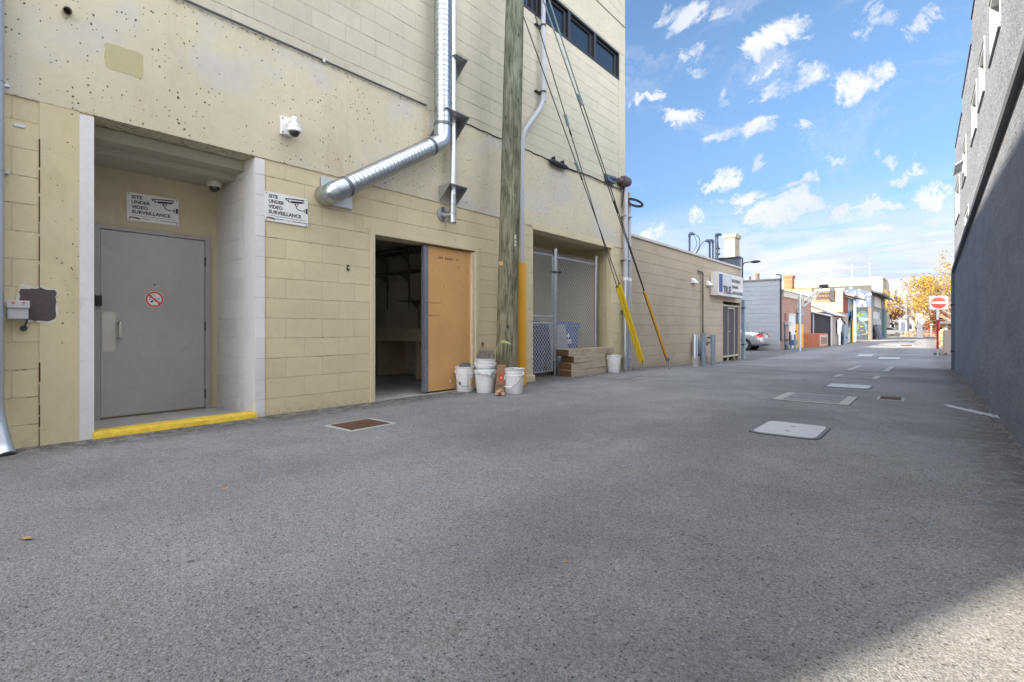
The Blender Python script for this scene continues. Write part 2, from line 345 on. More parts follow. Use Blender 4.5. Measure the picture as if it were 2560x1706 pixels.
def timber_mat():
    m, b, p = new_mat('weathered_timber')
    pos = b.n('ShaderNodeNewGeometry').outputs['Position']
    g = b.noise(b.v('MULTIPLY', pos, (1, 0.05, 1)), 60.0, 7, 0.6, 0.3)
    big = b.noise(pos, 2.2, 4, 0.6)
    c = b.mix(b.ramp(g, 0.3, 0.7), (0.33, 0.27, 0.19), (0.48, 0.41, 0.31))
    c = b.mix(b.ramp(big, 0.48, 0.68, 0, 0.7), c, (0.24, 0.13, 0.05))
    v = b.n('ShaderNodeTexVoronoi', feature='F1'); b.l(b.v('MULTIPLY', pos, (1, .5, 1)), v.inputs['Vector']); v.inputs['Scale'].default_value = 6
    rr = b.sep(v.outputs['Color'])
    kn = b.m('MULTIPLY', b.m('LESS_THAN', v.outputs['Distance'], 0.13), b.m('GREATER_THAN', rr[0], 0.7))
    c = b.mix(b.m('MULTIPLY', kn, 0.7), c, (0.06, 0.03, 0.015))
    nn = b.sep(b.n('ShaderNodeNewGeometry').outputs['True Normal'])
    endg = b.m('GREATER_THAN', b.m('ABSOLUTE', nn[1]), 0.8)
    rings = b.noise(pos, 60, 5, 0.7)
    c = b.mix(endg, c, b.mix(b.ramp(rings, 0.3, 0.7), (0.05, 0.025, 0.012), (0.21, 0.11, 0.045)))
    b.l(c, p.inputs['Base Color']); p.inputs['Roughness'].default_value = 0.85
    bn = b.n('ShaderNodeBump'); bn.inputs['Strength'].default_value = 0.8; bn.inputs['Distance'].default_value = 0.004
    b.l(g, bn.inputs['Height']); b.l(bn.outputs[0], p.inputs['Normal'])
    MATS['weathered_timber'] = m; return m

CREAM = (0.59, 0.505, 0.325); CREAM2 = (0.515, 0.475, 0.365)
mBlockLow = block_mat('cream_block', CREAM, dirt=0.42, off=(0.07, 0.04), var=0.05, low=((0.60, 0.51, 0.32), 0.5, 1.3))
mBlockUp = block_mat('pale_cream_block', CREAM2, dirt=0.38, off=(0.2, -0.06), var=0.05, jvis=0.9)
mBand = pitted_mat('pitted_cream_concrete', (0.56, 0.50, 0.365), (0.52, 0.49, 0.45), edges=True)
mCreamPlain = M('cream_paint', CREAM, 0.65, var=0.06, scale=1.5, bump=0.003, bscale=40, dirt=0.3, dirtcol=(0.2, 0.16, 0.09))
mCreamPit = pitted_mat('pitted_cream_plaster', (0.57, 0.485, 0.305), (0.58, 0.51, 0.34), 0.8)
mWhitePaint = block_mat('white_block_x', (0.62, 0.60, 0.57), axis='x', dirt=0.1, jvis=0.3, off=(0.1, 0.04), bumpd=0.004)
mWhiteStrip = M('white_masonry_paint', (0.66, 0.65, 0.635), 0.6, var=0.06, scale=2.0, bump=0.003, bscale=40, dirt=0.25, dirtcol=(0.25, 0.22, 0.18))
mTan = block_mat('tan_block', (0.42, 0.345, 0.25), bw=0.52, rh=0.26, off=(0.0, 0.02), dirt=0.12, var=0.05, jvis=0.55, wear=False)
mDoorGrey = M('grey_door_paint', (0.37, 0.355, 0.34), 0.42, var=0.06, scale=2, bump=0.001, bscale=30, dirt=0.3, dirtcol=(0.14, 0.13, 0.12))
mFrameGrey = M('grey_frame_paint', (0.31, 0.30, 0.285), 0.45, var=0.06)
mOrange = M('varnished_orange_panel', (0.57, 0.315, 0.12), 0.5, var=0.07, scale=1.6, dirt=0.15, dirtcol=(0.36, 0.19, 0.07))
mGalv = M('galvanised_steel', (0.47, 0.50, 0.53), 0.33, 1.0, var=0.05, scale=1.5)
mGalvD = M('dull_galvanised', (0.50, 0.53, 0.56), 0.45, 0.9, var=0.08, scale=3)
mSteel = M('brushed_steel', (0.55, 0.53, 0.48), 0.42, 0.8, var=0.04, scale=1.5)
mDark = M('dark_metal', (0.035, 0.035, 0.04), 0.5, 0.2, var=0.1)
mBlack = M('black_rubber', (0.015, 0.015, 0.016), 0.6, var=0.1)
mBlackInk = M('black_ink', (0.012, 0.012, 0.015), 0.55, var=0.0)
mWhitePl = M('white_plastic', (0.74, 0.74, 0.73), 0.4, var=0.05, scale=6, dirt=0.40, dirtcol=(0.33, 0.29, 0.22))
mWhite = M('white_enamel', (0.78, 0.77, 0.74), 0.4, var=0.03)
mRed = M('sign_red', (0.62, 0.035, 0.02), 0.45, var=0.04)
mYellow = M('yellow_paint', (0.70, 0.47, 0.03), 0.55, var=0.18, scale=16, dirt=0.85, dirtcol=(0.24, 0.20, 0.11), bump=0.003)
mGuardY = M('yellow_guard', (0.80, 0.55, 0.02), 0.35, var=0.05)
mGuardO = M('orange_guard', (0.72, 0.36, 0.02), 0.38, var=0.06, scale=3)
mGlass = M('dark_window_glass', (0.012, 0.015, 0.022), 0.06, var=0.0, spec=0.9)
mWinFrame = M('black_window_frame', (0.018, 0.018, 0.022), 0.4, var=0.05)
mPvc = M('grey_conduit_plastic', (0.42, 0.43, 0.46), 0.5, var=0.06)
mAsph = asphalt_mat(); mPole = pole_mat(); mTimber = timber_mat()
mStucco = stucco_mat('slate_stucco', (0.255, 0.275, 0.32))
mStuccoD = stucco_mat('dark_slate_stucco', (0.085, 0.097, 0.125))
mConc = M('concrete', (0.36, 0.35, 0.33), 0.85, var=0.12, scale=6, bump=0.003, bscale=90, dirt=0.25)
mVault = M('pale_composite_cover', (0.45, 0.455, 0.46), 0.7, var=0.08, scale=14, bump=0.003, bscale=160, dirt=0.12)
mIron = M('cast_iron_frame', (0.16, 0.16, 0.165), 0.7, 0.3, var=0.15, scale=20, bump=0.002)
mRust = M('rusted_plate', (0.11, 0.05, 0.025), 0.85, 0.2, var=0.3, scale=14, bump=0.003, bscale=90)
mWire = M('dull_wire', (0.60, 0.61, 0.62), 0.5, 0.2, var=0.1)
mBlue = M('blue_bin_plastic', (0.012, 0.06, 0.24), 0.45, var=0.08)
mNavy = M('navy_bin_plastic', (0.008, 0.025, 0.13), 0.5, var=0.1)
mCard = M('brown_cardboard', (0.27, 0.155, 0.085), 0.85, var=0.12, scale=12, bump=0.002)
mStone = M('rough_stone', (0.13, 0.115, 0.095), 0.9, var=0.45, scale=22, bump=0.012, bscale=40, dirt=0.3, dirtcol=(0.35, 0.3, 0.2))
mStoneG = M('smooth_grey_stone', (0.10, 0.10, 0.11), 0.8, var=0.2, scale=14, bump=0.004)
mRoofDark = M('dark_metal_flashing', (0.05, 0.055, 0.07), 0.5, 0.3, var=0.1)
mCoping = M('pale_concrete_coping', (0.50, 0.47, 0.42), 0.8, var=0.12, scale=6, bump=0.002, dirt=0.3)
mBollard = M('slate_blue_bollard', (0.17, 0.215, 0.26), 0.5, var=0.1, scale=8)
mMast = M('weathered_mast_steel', (0.11, 0.14, 0.18), 0.45, 0.5, var=0.15)

# ------------------------------------------------------------------ mesh helpers
class MB:
    def __init__(s): s.bm = bmesh.new()
    def box(s, x0, x1, y0, y1, z0, z1):
        x0, x1 = sorted((x0, x1)); y0, y1 = sorted((y0, y1)); z0, z1 = sorted((z0, z1))
        v = [s.bm.verts.new(p) for p in ((x0,y0,z0),(x1,y0,z0),(x1,y1,z0),(x0,y1,z0),(x0,y0,z1),(x1,y0,z1),(x1,y1,z1),(x0,y1,z1))]
        for f in ((0,3,2,1),(4,5,6,7),(0,1,5,4),(1,2,6,5),(2,3,7,6),(3,0,4,7)): s.bm.faces.new([v[i] for i in f])
        return s
    def obox(s, c, X, Y, Z, sx, sy, sz):       # oriented box: centre, three unit axes, full sizes
        c = Vector(c); X, Y, Z = Vector(X) * sx / 2, Vector(Y) * sy / 2, Vector(Z) * sz / 2
        v = [s.bm.verts.new(c + a * X + b * Y + d * Z) for a, b, d in ((-1,-1,-1),(1,-1,-1),(1,1,-1),(-1,1,-1),(-1,-1,1),(1,-1,1),(1,1,1),(-1,1,1))]
        for f in ((0,3,2,1),(4,5,6,7),(0,1,5,4),(1,2,6,5),(2,3,7,6),(3,0,4,7)): s.bm.faces.new([v[i] for i in f])
        return s
    def sweep(s, pts, rad, seg=12, cap=True):
        pts = [Vector(p) for p in pts]; n = len(pts)
        if not isinstance(rad, (list, tuple)): rad = [rad] * n
        tang = []
        for i in range(n):
            a = pts[max(0, i - 1)]; b = pts[min(n - 1, i + 1)]
            t = (b - a); tang.append(t.normalized() if t.length > 1e-9 else Vector((0, 0, 1)))
        up = Vector((0, 0, 1)) if abs(tang[0].z) < 0.9 else Vector((1, 0, 0))
        u = tang[0].cross(up).normalized(); rings = []
        for i in range(n):
            u = (u - tang[i] * u.dot(tang[i])).normalized(); v = tang[i].cross(u)
            rings.append([s.bm.verts.new(pts[i] + (u * math.cos(2*math.pi*k/seg) + v * math.sin(2*math.pi*k/seg)) * rad[i]) for k in range(seg)])
        for i in range(n - 1):
            for k in range(seg):
                k2 = (k + 1) % seg
                s.bm.faces.new((rings[i][k], rings[i][k2], rings[i+1][k2], rings[i+1][k]))
        if cap:
            s.bm.faces.new(rings[0][::-1]); s.bm.faces.new(rings[-1])
        return s
    def cyl(s, a, b, r, seg=12, r2=None): return s.sweep([a, b], [r, r if r2 is None else r2], seg)
    def lathe(s, c, prof, seg=24, sx=1, sy=1, cap=True):   # prof: (radius, z)
        c = Vector(c); rings = [[s.bm.verts.new(c + Vector((math.cos(2*math.pi*k/seg)*r*sx, math.sin(2*math.pi*k/seg)*r*sy, z))) for k in range(seg)] for r, z in prof]
        for i in range(len(rings) - 1):
            for k in range(seg):
                k2 = (k + 1) % seg; s.bm.faces.new((rings[i][k], rings[i][k2], rings[i+1][k2], rings[i+1][k]))
        if cap: s.bm.faces.new(rings[0][::-1]); s.bm.faces.new(rings[-1])
        return s
    def poly(s, pts, d):          # flat polygon given thickness vector d
        d = Vector(d); a = [s.bm.verts.new(Vector(p)) for p in pts]; b = [s.bm.verts.new(Vector(p) + d) for p in pts]
        s.bm.faces.new(a[::-1]); s.bm.faces.new(b); n = len(pts)
        for i in range(n): s.bm.faces.new((a[i], a[(i+1) % n], b[(i+1) % n], b[i]))
        return s
    def face(s, pts): s.bm.faces.new([s.bm.verts.new(Vector(p)) for p in pts]); return s
    def ball(s, c, r, seg=12, sc=(1, 1, 1), jitter=0.0):
        g = bmesh.ops.create_icosphere(s.bm, subdivisions=2 if seg < 16 else 3, radius=1)
        for v in g['verts']:
            k = 1 + jitter * mnoise.noise(v.co * 1.7 + Vector(c) * 3)
            v.co = Vector((v.co.x*sc[0], v.co.y*sc[1], v.co.z*sc[2])) * (r * k) + Vector(c)
        return s
    def rot(s, M_, about=(0, 0, 0)):
        a = Vector(about)
        for v in s.bm.verts: v.co = M_ @ (v.co - a) + a
        return s
OFF = {}
def setp(o, label=None, cat=None, group=None, kind=None):
    if label: o['label'] = label
    if cat: o['category'] = cat
    if group: o['group'] = group
    if kind: o['kind'] = kind
    return o
def thing(name, loc, label, cat, group=None):
    o = bpy.data.objects.new(name, None); COL.objects.link(o); o.empty_display_size = 0.1
    o.location = loc; OFF[o.name] = Vector(loc); return setp(o, label, cat, group)
SEP = {'screw', 'bolt', 'nail', 'clip', 'band_clamp', 'strap', 'tension_band', 'roof_post', 'roof_hatch', 'red_shutter', 'lifting_slot', 'lid_seam', 'scuff', 'paint_chip',
       'emblem', 'blue_rule', 'red_screw', 'painted_star', 'painted_leaf', 'painted_swirl', 'garage_opening', 'louvre', 'dark_print', 'gutter_pipe', 'service_pipe', 'window_frame', 'white_edge_strip', 'torn_label', 'painted_outline', 'painted_shape', 'cable_clip', 'side_wall', 'alcove_side_wall', 'cigarette_mark'}
def islands(bm):
    seen = set(); out = []
    for f in bm.faces:
        if f in seen: continue
        st_ = [f]; seen.add(f); isl = []
        while st_:
            g = st_.pop(); isl.append(g)
            for v in g.verts:
                for h in v.link_faces:
                    if h not in seen: seen.add(h); st_.append(h)
        out.append(isl)
    return out
def build(mb, name, mat, parent=None, smooth=False, bevel=0.0, label=None, cat=None, group=None, kind=None, keep=False):
    bm = mb.bm
    if parent is not None and name in SEP:
        isl = islands(bm)
        if 1 < len(isl) <= 60:
            o = None
            for fs in isl:
                m2 = MB(); mp = {}
                for f in fs: m2.bm.faces.new([mp.setdefault(v, None) or mp.__setitem__(v, m2.bm.verts.new(v.co)) or mp[v] for v in f.verts])
                o = build_one(m2, name, mat, parent, smooth, bevel, label, cat, group, kind, keep)
            bm.free(); return o
    return build_one(mb, name, mat, parent, smooth, bevel, label, cat, group, kind, keep)
def build_one(mb, name, mat, parent=None, smooth=False, bevel=0.0, label=None, cat=None, group=None, kind=None, keep=False):
    bm = mb.bm
    bmesh.ops.recalc_face_normals(bm, faces=bm.faces)
    if parent is not None: off = OFF[parent.name]
    elif keep or not len(bm.verts): off = Vector((0, 0, 0))
    else:
        xs = [v.co.x for v in bm.verts]; ys = [v.co.y for v in bm.verts]; zs = [v.co.z for v in bm.verts]
        off = Vector(((min(xs)+max(xs))/2, (min(ys)+max(ys))/2, min(zs)))
    for v in bm.verts: v.co -= off
    me = bpy.data.meshes.new(name); bm.to_mesh(me); bm.free()
    me.materials.append(mat)
    if smooth:
        for p in me.polygons: p.use_smooth = True
        try: me.set_sharp_from_angle(angle=R(38))
        except Exception: pass
    o = bpy.data.objects.new(name, me); COL.objects.link(o)
    if parent is not None: o.parent = parent
    else: o.location = off
    OFF[o.name] = off
    if bevel > 0:
        bv = o.modifiers.new('bevel', 'BEVEL'); bv.width = bevel; bv.segments = 2; bv.limit_method = 'ANGLE'; bv.angle_limit = R(40)
    return setp(o, label, cat, group, kind)
def copy_tree(o, parent=None):
    c = o.copy(); COL.objects.link(c); OFF[c.name] = OFF[o.name]
    if parent is not None: c.parent = parent
    for ch in [q for q in COL.objects if q.parent == o]: copy_tree(ch, c)
    return c
def text(body, size, mat, parent, name, origin, X, Y, ext=0.001, sx=1.0, bold=0.0, spacing=1.0, align='LEFT', fit=None):
    cu = bpy.data.curves.new('lettering', 'FONT'); cu.body = body; cu.size = 1; cu.extrude = 0.0; cu.offset = bold; cu.align_x = align
    cu.space_character = spacing; cu.resolution_u = 3
    ob = bpy.data.objects.new('lettering_tmp', cu); me = bpy.data.meshes.new_from_object(ob)
    bpy.data.objects.remove(ob); bm = bmesh.new(); bm.from_mesh(me); bpy.data.meshes.remove(me)
    mb = MB(); mb.bm.free(); mb.bm = bm
    if fit: mx = [v.co.x for v in bm.verts]; sx = fit / ((max(mx) - min(mx)) * size)
    X = Vector(X); Y = Vector(Y); N = X.cross(Y)
    for v in bm.verts: v.co = Vector(origin) + X * (v.co.x * size * sx) + Y * (v.co.y * size) + N * ext
    return build(mb, name, mat, parent)
YA = Vector((0, 1, 0)); XA = Vector((1, 0, 0)); ZA = Vector((0, 0, 1))
def arc(c, a, b, t0, t1, n):       # points on an arc: centre, two axis vectors
    return [Vector(c) + Vector(a) * math.cos(t0 + (t1-t0)*i/n) + Vector(b) * math.sin(t0 + (t1-t0)*i/n) for i in range(n + 1)]
def fillet(pts, r, n=6):
    pts = [Vector(p) for p in pts]; out = [pts[0]]
    for i in range(1, len(pts) - 1):
        a, b, c = pts[i-1], pts[i], pts[i+1]; u = (a-b).normalized(); v = (c-b).normalized()
        rr = min(r, (a-b).length*.45, (c-b).length*.45); p0 = b+u*rr; p1 = b+v*rr
        for k in range(n+1):
            t = k/n; out.append(p0*(1-t)**2 + b*2*t*(1-t) + p1*t*t)
    out.append(pts[-1]); return out

# ------------------------------------------------------------------ ground
ys = sorted(set([-60, -30, -12, -6, -3] + [i*1.0 for i in range(-2, 60)] + [64, 70, 80, 90, 100, 120, 160, 240, 400, 900, 2200]))
xs = [-1500, -300, -60, -30, -20] + [-14 + i*1.5 for i in range(14)] + [8, 12, 20, 40, 120, 500, 1500]
mb = MB(); grid = [[mb.bm.verts.new((x, y, gz(x, y))) for x in xs] for y in ys]
for i in range(len(ys)-1):
    for j in range(len(xs)-1): mb.bm.faces.new((grid[i][j], grid[i][j+1], grid[i+1][j+1], grid[i+1][j]))
build(mb, 'ground', mAsph, kind='structure', keep=True)

# ------------------------------------------------------------------ beige building (the whole left foreground)
Y0B, Y1B = -10.1, 10.83; ZB1 = 2.77; ZB2 = 4.07; ROOF = 9.15
YA0, YA1 = YL(234), YL(637.6); ADP = 1.0; XB = -DL - ADP
YD0, YD1 = YL(936.6), YL(1188); ZD = 2.15
YF0, YF1 = YL(1332.5), YL(1533); ZF = 2.72; FDP = 1.65
bb = thing('beige_building', (-9, 0, 0), 'tall cream painted block and concrete building with pipes on its face, left of the alley', 'building')
T = 0.25; x0, x1 = -DL - T, -DL
mb = MB()
for (a, b_) in ((Y0B, YA0 - .0), (YA1, YD0 - .07), (YD1 + .07, YF0), (YF1, Y1B)):
    mb.box(x0, x1, a, b_, -0.6, ZB1)
mb.box(x0, x1, YD0 - .07, YD1 + .07, ZD + .06, ZB1)
mb.box(x0, x1, YF0, YF1, ZF, ZB1)
build(mb, 'block_wall', mBlockLow, bb)
# concrete band, 12 mm proud of the blocks
YSEAM = YL(98)
mb = MB(); mb.box(x0, x1 + .012, Y0B, Y1B, ZB1, ZB2)
build(mb, 'concrete_band', mBand, bb)
mb = MB(); mb.box(-DL, -DL + .010, YSEAM, YL(198), -.1, ZL(120, 256) - .01)
build(mb, 'plastered_pier', mCreamPit, bb)
mb = MB(); mb.box(-DL, -DL + .016, YL(198), YA0, -.1, ZB1 - .02)
build(mb, 'white_edge_strip', mWhiteStrip, bb)
mb = MB(); mb.box(-DL, -DL + .007, YA1, YL(661), -.1, ZB1 - .012)
build(mb, 'white_edge_strip', block_mat('white_block_y', (0.66, 0.65, 0.635), dirt=0.1, jvis=0.6, off=(0.07, 0.04), bumpd=0.004), bb)
# vertical control joint, dark and ragged
mb = MB(); z = 0.0
while z < 2.72:
    h = random.uniform(.08, .3); wd = random.uniform(.004, .011)
    if random.random() < .8: mb.box(-DL + .010, -DL + .012, YSEAM - .004, YSEAM - .004 + wd, z, z + h * .9)
    z += h
build(mb, 'joint_crack', mBlackInk, bb, kind='stuff')
# upper wall with the ribbon of windows
WZ0, WZ1 = 6.585, 7.21
wpx = [1312-36, 1347, 1421.5, 1486, 1547]
WY = [YL(1255)] + [YL(p) for p in (1355, 1423, 1487, 1547.5)]
mb = MB(); mb.box(x0, x1, Y0B, Y1B, ZB2, WZ0); mb.box(x0, x1, Y0B, Y1B, WZ1, ROOF)
mb.box(x0, x1, Y0B, WY[0], WZ0, WZ1); mb.box(x0, x1, WY[-1], Y1B, WZ0, WZ1)
build(mb, 'upper_block_wall', mBlockUp, bb)
mb = MB(); mb.box(x1, x1 + .008, YL(1547.5) - .02, Y1B, ZB2, WZ0 - .03); mb.box(x1, x1 + .006, YL(1255), Y1B, WZ1 + .04, 7.90)
build(mb, 'smooth_render', pitted_mat('pitted_pale_render', CREAM2, CREAM2, .9), bb)
mb = MB(); mb.box(x1 + .008, x1 + .012, YL(1255), Y1B, 7.90, 7.915)
build(mb, 'joint_crack', mBlackInk, bb)
for i in range(4):
    a, c = WY[i], WY[i+1]; fr = MB(); xf = -DL + .012
    t = .045
    fr.box(xf - .14, xf, a, a + t, WZ0, WZ1).box(xf - .14, xf, c - t, c, WZ0, WZ1).box(xf - .14, xf, a + t, c - t, WZ0, WZ0 + t).box(xf - .14, xf, a + t, c - t, WZ1 - t, WZ1)
    fr.box(xf - .10, xf - .05, c - t - .09, c - t, WZ0 + t, WZ1 - t).box(xf - .10, xf - .05, a + t, c - t - .09, WZ1 - t - .05, WZ1 - t)
    wi = build(fr, 'window', mWinFrame, bb, bevel=.004)
    mb = MB(); mb.box(xf - .09, xf - .08, a + t, c - t - .09, WZ0 + t, WZ1 - t - .05); build(mb, 'pane', mGlass, wi)
# shell: end walls, roof, back, added shade block
mb = MB()
mb.box(-20, x0 - .002, Y0B, Y0B + .25, -.6, ROOF).box(-20, x0 - .002, Y1B - .25, Y1B, -.6, ROOF).box(-20.2, -20, Y0B, Y1B, -.6, ROOF)
build(mb, 'side_wall', block_mat('cream_block_x', CREAM2, axis='x', dirt=.2), bb)
mb = MB(); mb.box(-20, x0 - .002, Y0B + .25, Y1B - .25, ROOF - .4, ROOF - .2)
build(mb, 'roof', mRoofDark, bb)
mb = MB(); mb.box(-22, -11.3, -9, 10.85, ROOF - .19, 13.6)  # unseen taller block, added to throw shadow over the alley and lot
build(mb, 'added_shade_block', mBlockUp, bb)
mb = MB(); mb.box(x0 - .02, x1 + .05, Y0B, Y1B, ROOF, ROOF + .08); build(mb, 'coping', mRoofDark, bb)
# door alcove
mb = MB(); mb.box(XB - .12, XB, YA0 - .1, YA1 + .1, -.2, 2.9)
build(mb, 'alcove_back_wall', pitted_mat('alcove_plaster', (0.50, 0.43, 0.30), (0.48, 0.42, 0.30), .35), bb)
mb = MB(); mb.box(XB, x0 - .001, YA1, YA1 + .1, -.2, 2.9).box(XB, x0 - .001, YA0 - .1, YA0, -.2, 2.9)
build(mb, 'alcove_side_wall', mWhitePaint, bb)
mb = MB(); mb.box(x0 - .001, x1 - .004, YA1 - .004, YA1, -.1, ZB1 - .012); build(mb, 'white_edge_strip', mWhiteStrip, bb)
mb = MB(); mb.box(XB, x0 - .25, YA0, YA1, 2.60, 2.75).box(x0 - .25, x0 - .001, YA0, YA1, 2.66, 2.765)
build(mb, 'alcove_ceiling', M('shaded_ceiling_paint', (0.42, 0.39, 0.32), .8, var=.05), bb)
mb = MB(); mb.box(XB, x1 - .02, YA0, YA1, -.2, .015); build(mb, 'alcove_floor', mConc, bb)
# yellow kerb of the step: worn edge
mb = MB(); n = 24; top = []
ky0, ky1 = YA0 - .01, YA1 + .0
P = []
for i in range(n + 1):
    y = ky0 + (ky1 - ky0) * i / n; r_ = mnoise.noise(Vector((y * 6, 0, 0)))
    P.append([(-DL + .045 + .006*r_, y, -.02), (-DL + .042 + .008*r_, y, .040 + .006*r_), (-DL + .028, y, .058), (-DL - .10, y, .060 + .002*r_), (-DL - .10, y, -.02)])
V_ = [[mb.bm.verts.new(p) for p in row] for row in P]
for i in range(n):
    for k in range(4): mb.bm.faces.new((V_[i][k], V_[i+1][k], V_[i+1][k+1], V_[i][k+1]))
mb.bm.faces.new(V_[0]); mb.bm.faces.new(V_[-1][::-1])
build(mb, 'step_edge', mYellow, bb, smooth=True)
# grey steel door and frame
FY0, FY1 = onx(234, 820, XB)[0], onx(522, 820, XB)[0]
DZ = ZL(250, 574, XB); DY0, DY1 = onx(249, 820, XB)[0], onx(508.5, 820, XB)[0]
FZ = DZ + .045
fr = MB(); fr.box(XB, XB + .05, FY0 - .02, DY0 - .004, -.0, FZ).box(XB, XB + .05, DY1 + .004, FY1, 0, FZ).box(XB, XB + .05, DY0 - .004, DY1 + .004, DZ + .005, FZ)
build(fr, 'door_frame', mFrameGrey, bb, bevel=.003)
mb = MB(); mb.box(XB + .002, XB + .036, DY0, DY1, .035, DZ); door = build(mb, 'grey_door', mDoorGrey, bb, bevel=.002, label='grey steel personnel door with a no smoking sticker and push plate')
xd = XB + .036
def dp(px, py): return onx(px, py, xd)
a = dp(256, 780); c = dp(288.5, 879)
mb = MB(); mb.box(xd, xd + .0025, a[0], c[0], c[1], a[1])
pl = build(mb, 'guard_plate', mSteel, door)
mb = MB()
for (yy, zz) in ((a[0]+.012, a[1]-.012), (c[0]-.012, a[1]-.012), (a[0]+.012, c[1]+.012), (c[0]-.012, c[1]+.012), (a[0]+.012, (a[1]+c[1])/2), (c[0]-.012, (a[1]+c[1])/2)):
    mb.cyl((xd + .0025, yy, zz), (xd + .0045, yy, zz), .004, 8)
build(mb, 'screw', mDark, door)
a = dp(296.5, 803.5); c = dp(296.5, 849)
mb = MB(); hy = a[0]
mb.sweep(fillet([(xd, hy, a[1]-.01), (xd+.055, hy, a[1]-.012), (xd+.055, hy, c[1]+.012), (xd, hy, c[1]+.01)], .02), .0125, 10)
mb.box(xd+.045, xd+.066, hy-.011, hy+.011, c[1]+.03, a[1]-.03)
build(mb, 'pull_handle', mSteel, door, smooth=True)
for py in (655, 817, 984):
    z0 = dp(508.5, py)[1]; mb = MB(); mb.cyl((xd + .012, DY1 + .002, z0 - .055), (xd + .012, DY1 + .002, z0 + .055), .008, 8)
    mb.cyl((xd + .012, DY1 + .002, z0 - .02), (xd + .012, DY1 + .002, z0 - .017), .0095, 8).cyl((xd + .012, DY1 + .002, z0 + .017), (xd + .012, DY1 + .002, z0 + .02), .0095, 8)
    build(mb, 'hinge', mDark, door, smooth=True)
p_ = dp(386.5, 712); mb = MB(); mb.cyl((xd, p_[0], p_[1]), (xd + .004, p_[0], p_[1]), .010, 14); mb.cyl((xd+.004, p_[0], p_[1]), (xd + .005, p_[0], p_[1]), .005, 10)
build(mb, 'peephole', M('bronze', (0.12, 0.10, 0.05), .4, .8), door)
# no smoking sticker
sy, sz = dp(386.2, 749); sr = (dp(386, 729)[1] - dp(386, 769)[1]) / 2
def disc(mb, x, y, z, r, r0=0.0, n=36, th=.0006, a0=0, a1=2*math.pi):
    for i in range(n):
        t0 = a0 + (a1-a0)*i/n; t1 = a0 + (a1-a0)*(i+1)/n
        q = [(y + math.cos(t0)*r0, z + math.sin(t0)*r0), (y + math.cos(t0)*r, z + math.sin(t0)*r), (y + math.cos(t1)*r, z + math.sin(t1)*r), (y + math.cos(t1)*r0, z + math.sin(t1)*r0)]
        if r0 == 0: q = q[:3]
        mb.face([(x, *p) for p in q])
    return mb
st = build(disc(MB(), xd + .0010, sy, sz, sr), 'sticker', mWhite, door)
mb = disc(MB(), xd + .0020, sy, sz, sr * .95, sr * .76)
a_ = R(-42); ux, uz = math.cos(a_), math.sin(a_); L_ = sr * .8; wv = sr * .10
mb.face([(xd + .0026, sy + ux*L_*s1 - uz*wv*s2, sz + uz*L_*s1 + ux*wv*s2) for s1, s2 in ((-1,-1),(1,-1),(1,1),(-1,1))])
build(mb, 'prohibition_ring', mRed, door)
mb = MB(); a_ = R(28); ux, uz = math.cos(a_), math.sin(a_)
def rq(c0, c1, w0, w1, x): mb.face([(x, sy + ux*u - uz*v_, sz + uz*u + ux*v_) for u, v_ in ((c0,w0),(c1,w0),(c1,w1),(c0,w1))])
rq(-sr*.52, -sr*.22, -sr*.2, sr*.0, xd+.0016); rq(-sr*.18, sr*.55, -sr*.2, -sr*.16, xd+.0016); rq(-sr*.18, sr*.55, -.04*sr, sr*.0, xd+.0016); rq(sr*.50, sr*.55, -sr*.2, 0, xd+.0016)
disc(mb, xd+.0016, sy - sr*.15, sz + sr*.33, sr*.28, sr*.22, 14, a0=-.4, a1=3.6); disc(mb, xd+.0016, sy - sr*.38, sz + sr*.15, sr*.22, sr*.16, 12, a0=2, a1=5.2)
build(mb, 'cigarette_mark', mBlackInk, door)
p_ = dp(241, 752); mb = MB(); mb.box(XB + .05, XB + .085, FY0 - .0, FY0 + .052, p_[1] - .052, p_[1] + .052)
build(mb, 'card_reader', mBlack, bb, bevel=.005)

# storeroom opening, frame, interior
mb = MB(); fo = .045
mb.box(x0 - .02, x1 + .014, YD0 - .07, YD0, -.1, ZD + .06).box(x0 - .02, x1 + .014, YD1, YD1 + .07, -.1, ZD + .06).box(x0 - .02, x1 + .014, YD0, YD1, ZD, ZD + .06)
mb.box(x1, x1 + .006, YD0 - .17, YD1 + .16, ZD + .06, ZD + .20)
build(mb, 'storeroom_frame', mCreamPlain, bb, bevel=.004)
mb = MB(); mb.box(-DL - .10, -DL - .055, YL(1060, -DL - .055), YD1, .03, ZD - .02)
od = build(mb, 'sliding_door', mOrange, bb, bevel=.002, label='orange varnished sliding door standing half open')
xo = -DL - .055
mb = MB(); e0 = YL(1059, xo); e1 = YL(1070.5, xo); mb.box(-DL - .102, xo + .003, e0 - .002, e1, .03, ZD - .02); build(mb, 'edge_strip', M('blued_edge_steel', (0.22, 0.235, 0.29), .4, .5, var=.1), od)
mb = MB()
for i in range(9): zz = .12 + i * .245; mb.cyl((xo + .003, (e0+e1)/2 + .008, zz), (xo + .007, (e0+e1)/2 + .008, zz), .008, 8)
build(mb, 'bolt', mGalvD, od)
tz = onx(1090, 647, xo)
text('284  MAIN  ST', .052, mBlackInk, od, 'address_lettering', (xo + .0008, YL(1094, xo), onx(1095, 647, xo)[1]), YA, ZA, sx=1.35)
mb = MB()
for (px, py, r1, r2) in ((1146, 669, .016, .028), (1111, 716, .010, .03), (1149, 706, .008, .014), (1110, 676, .008, .01)):
    yy, zz = onx(px, py, xo); mb.face([(xo + .0008, yy + r1*math.cos(t)*(1+.3*math.sin(3*t)), zz + r2*math.sin(t)*(1+.25*math.cos(2*t))) for t in [i*2*math.pi/14 for i in range(14)]])
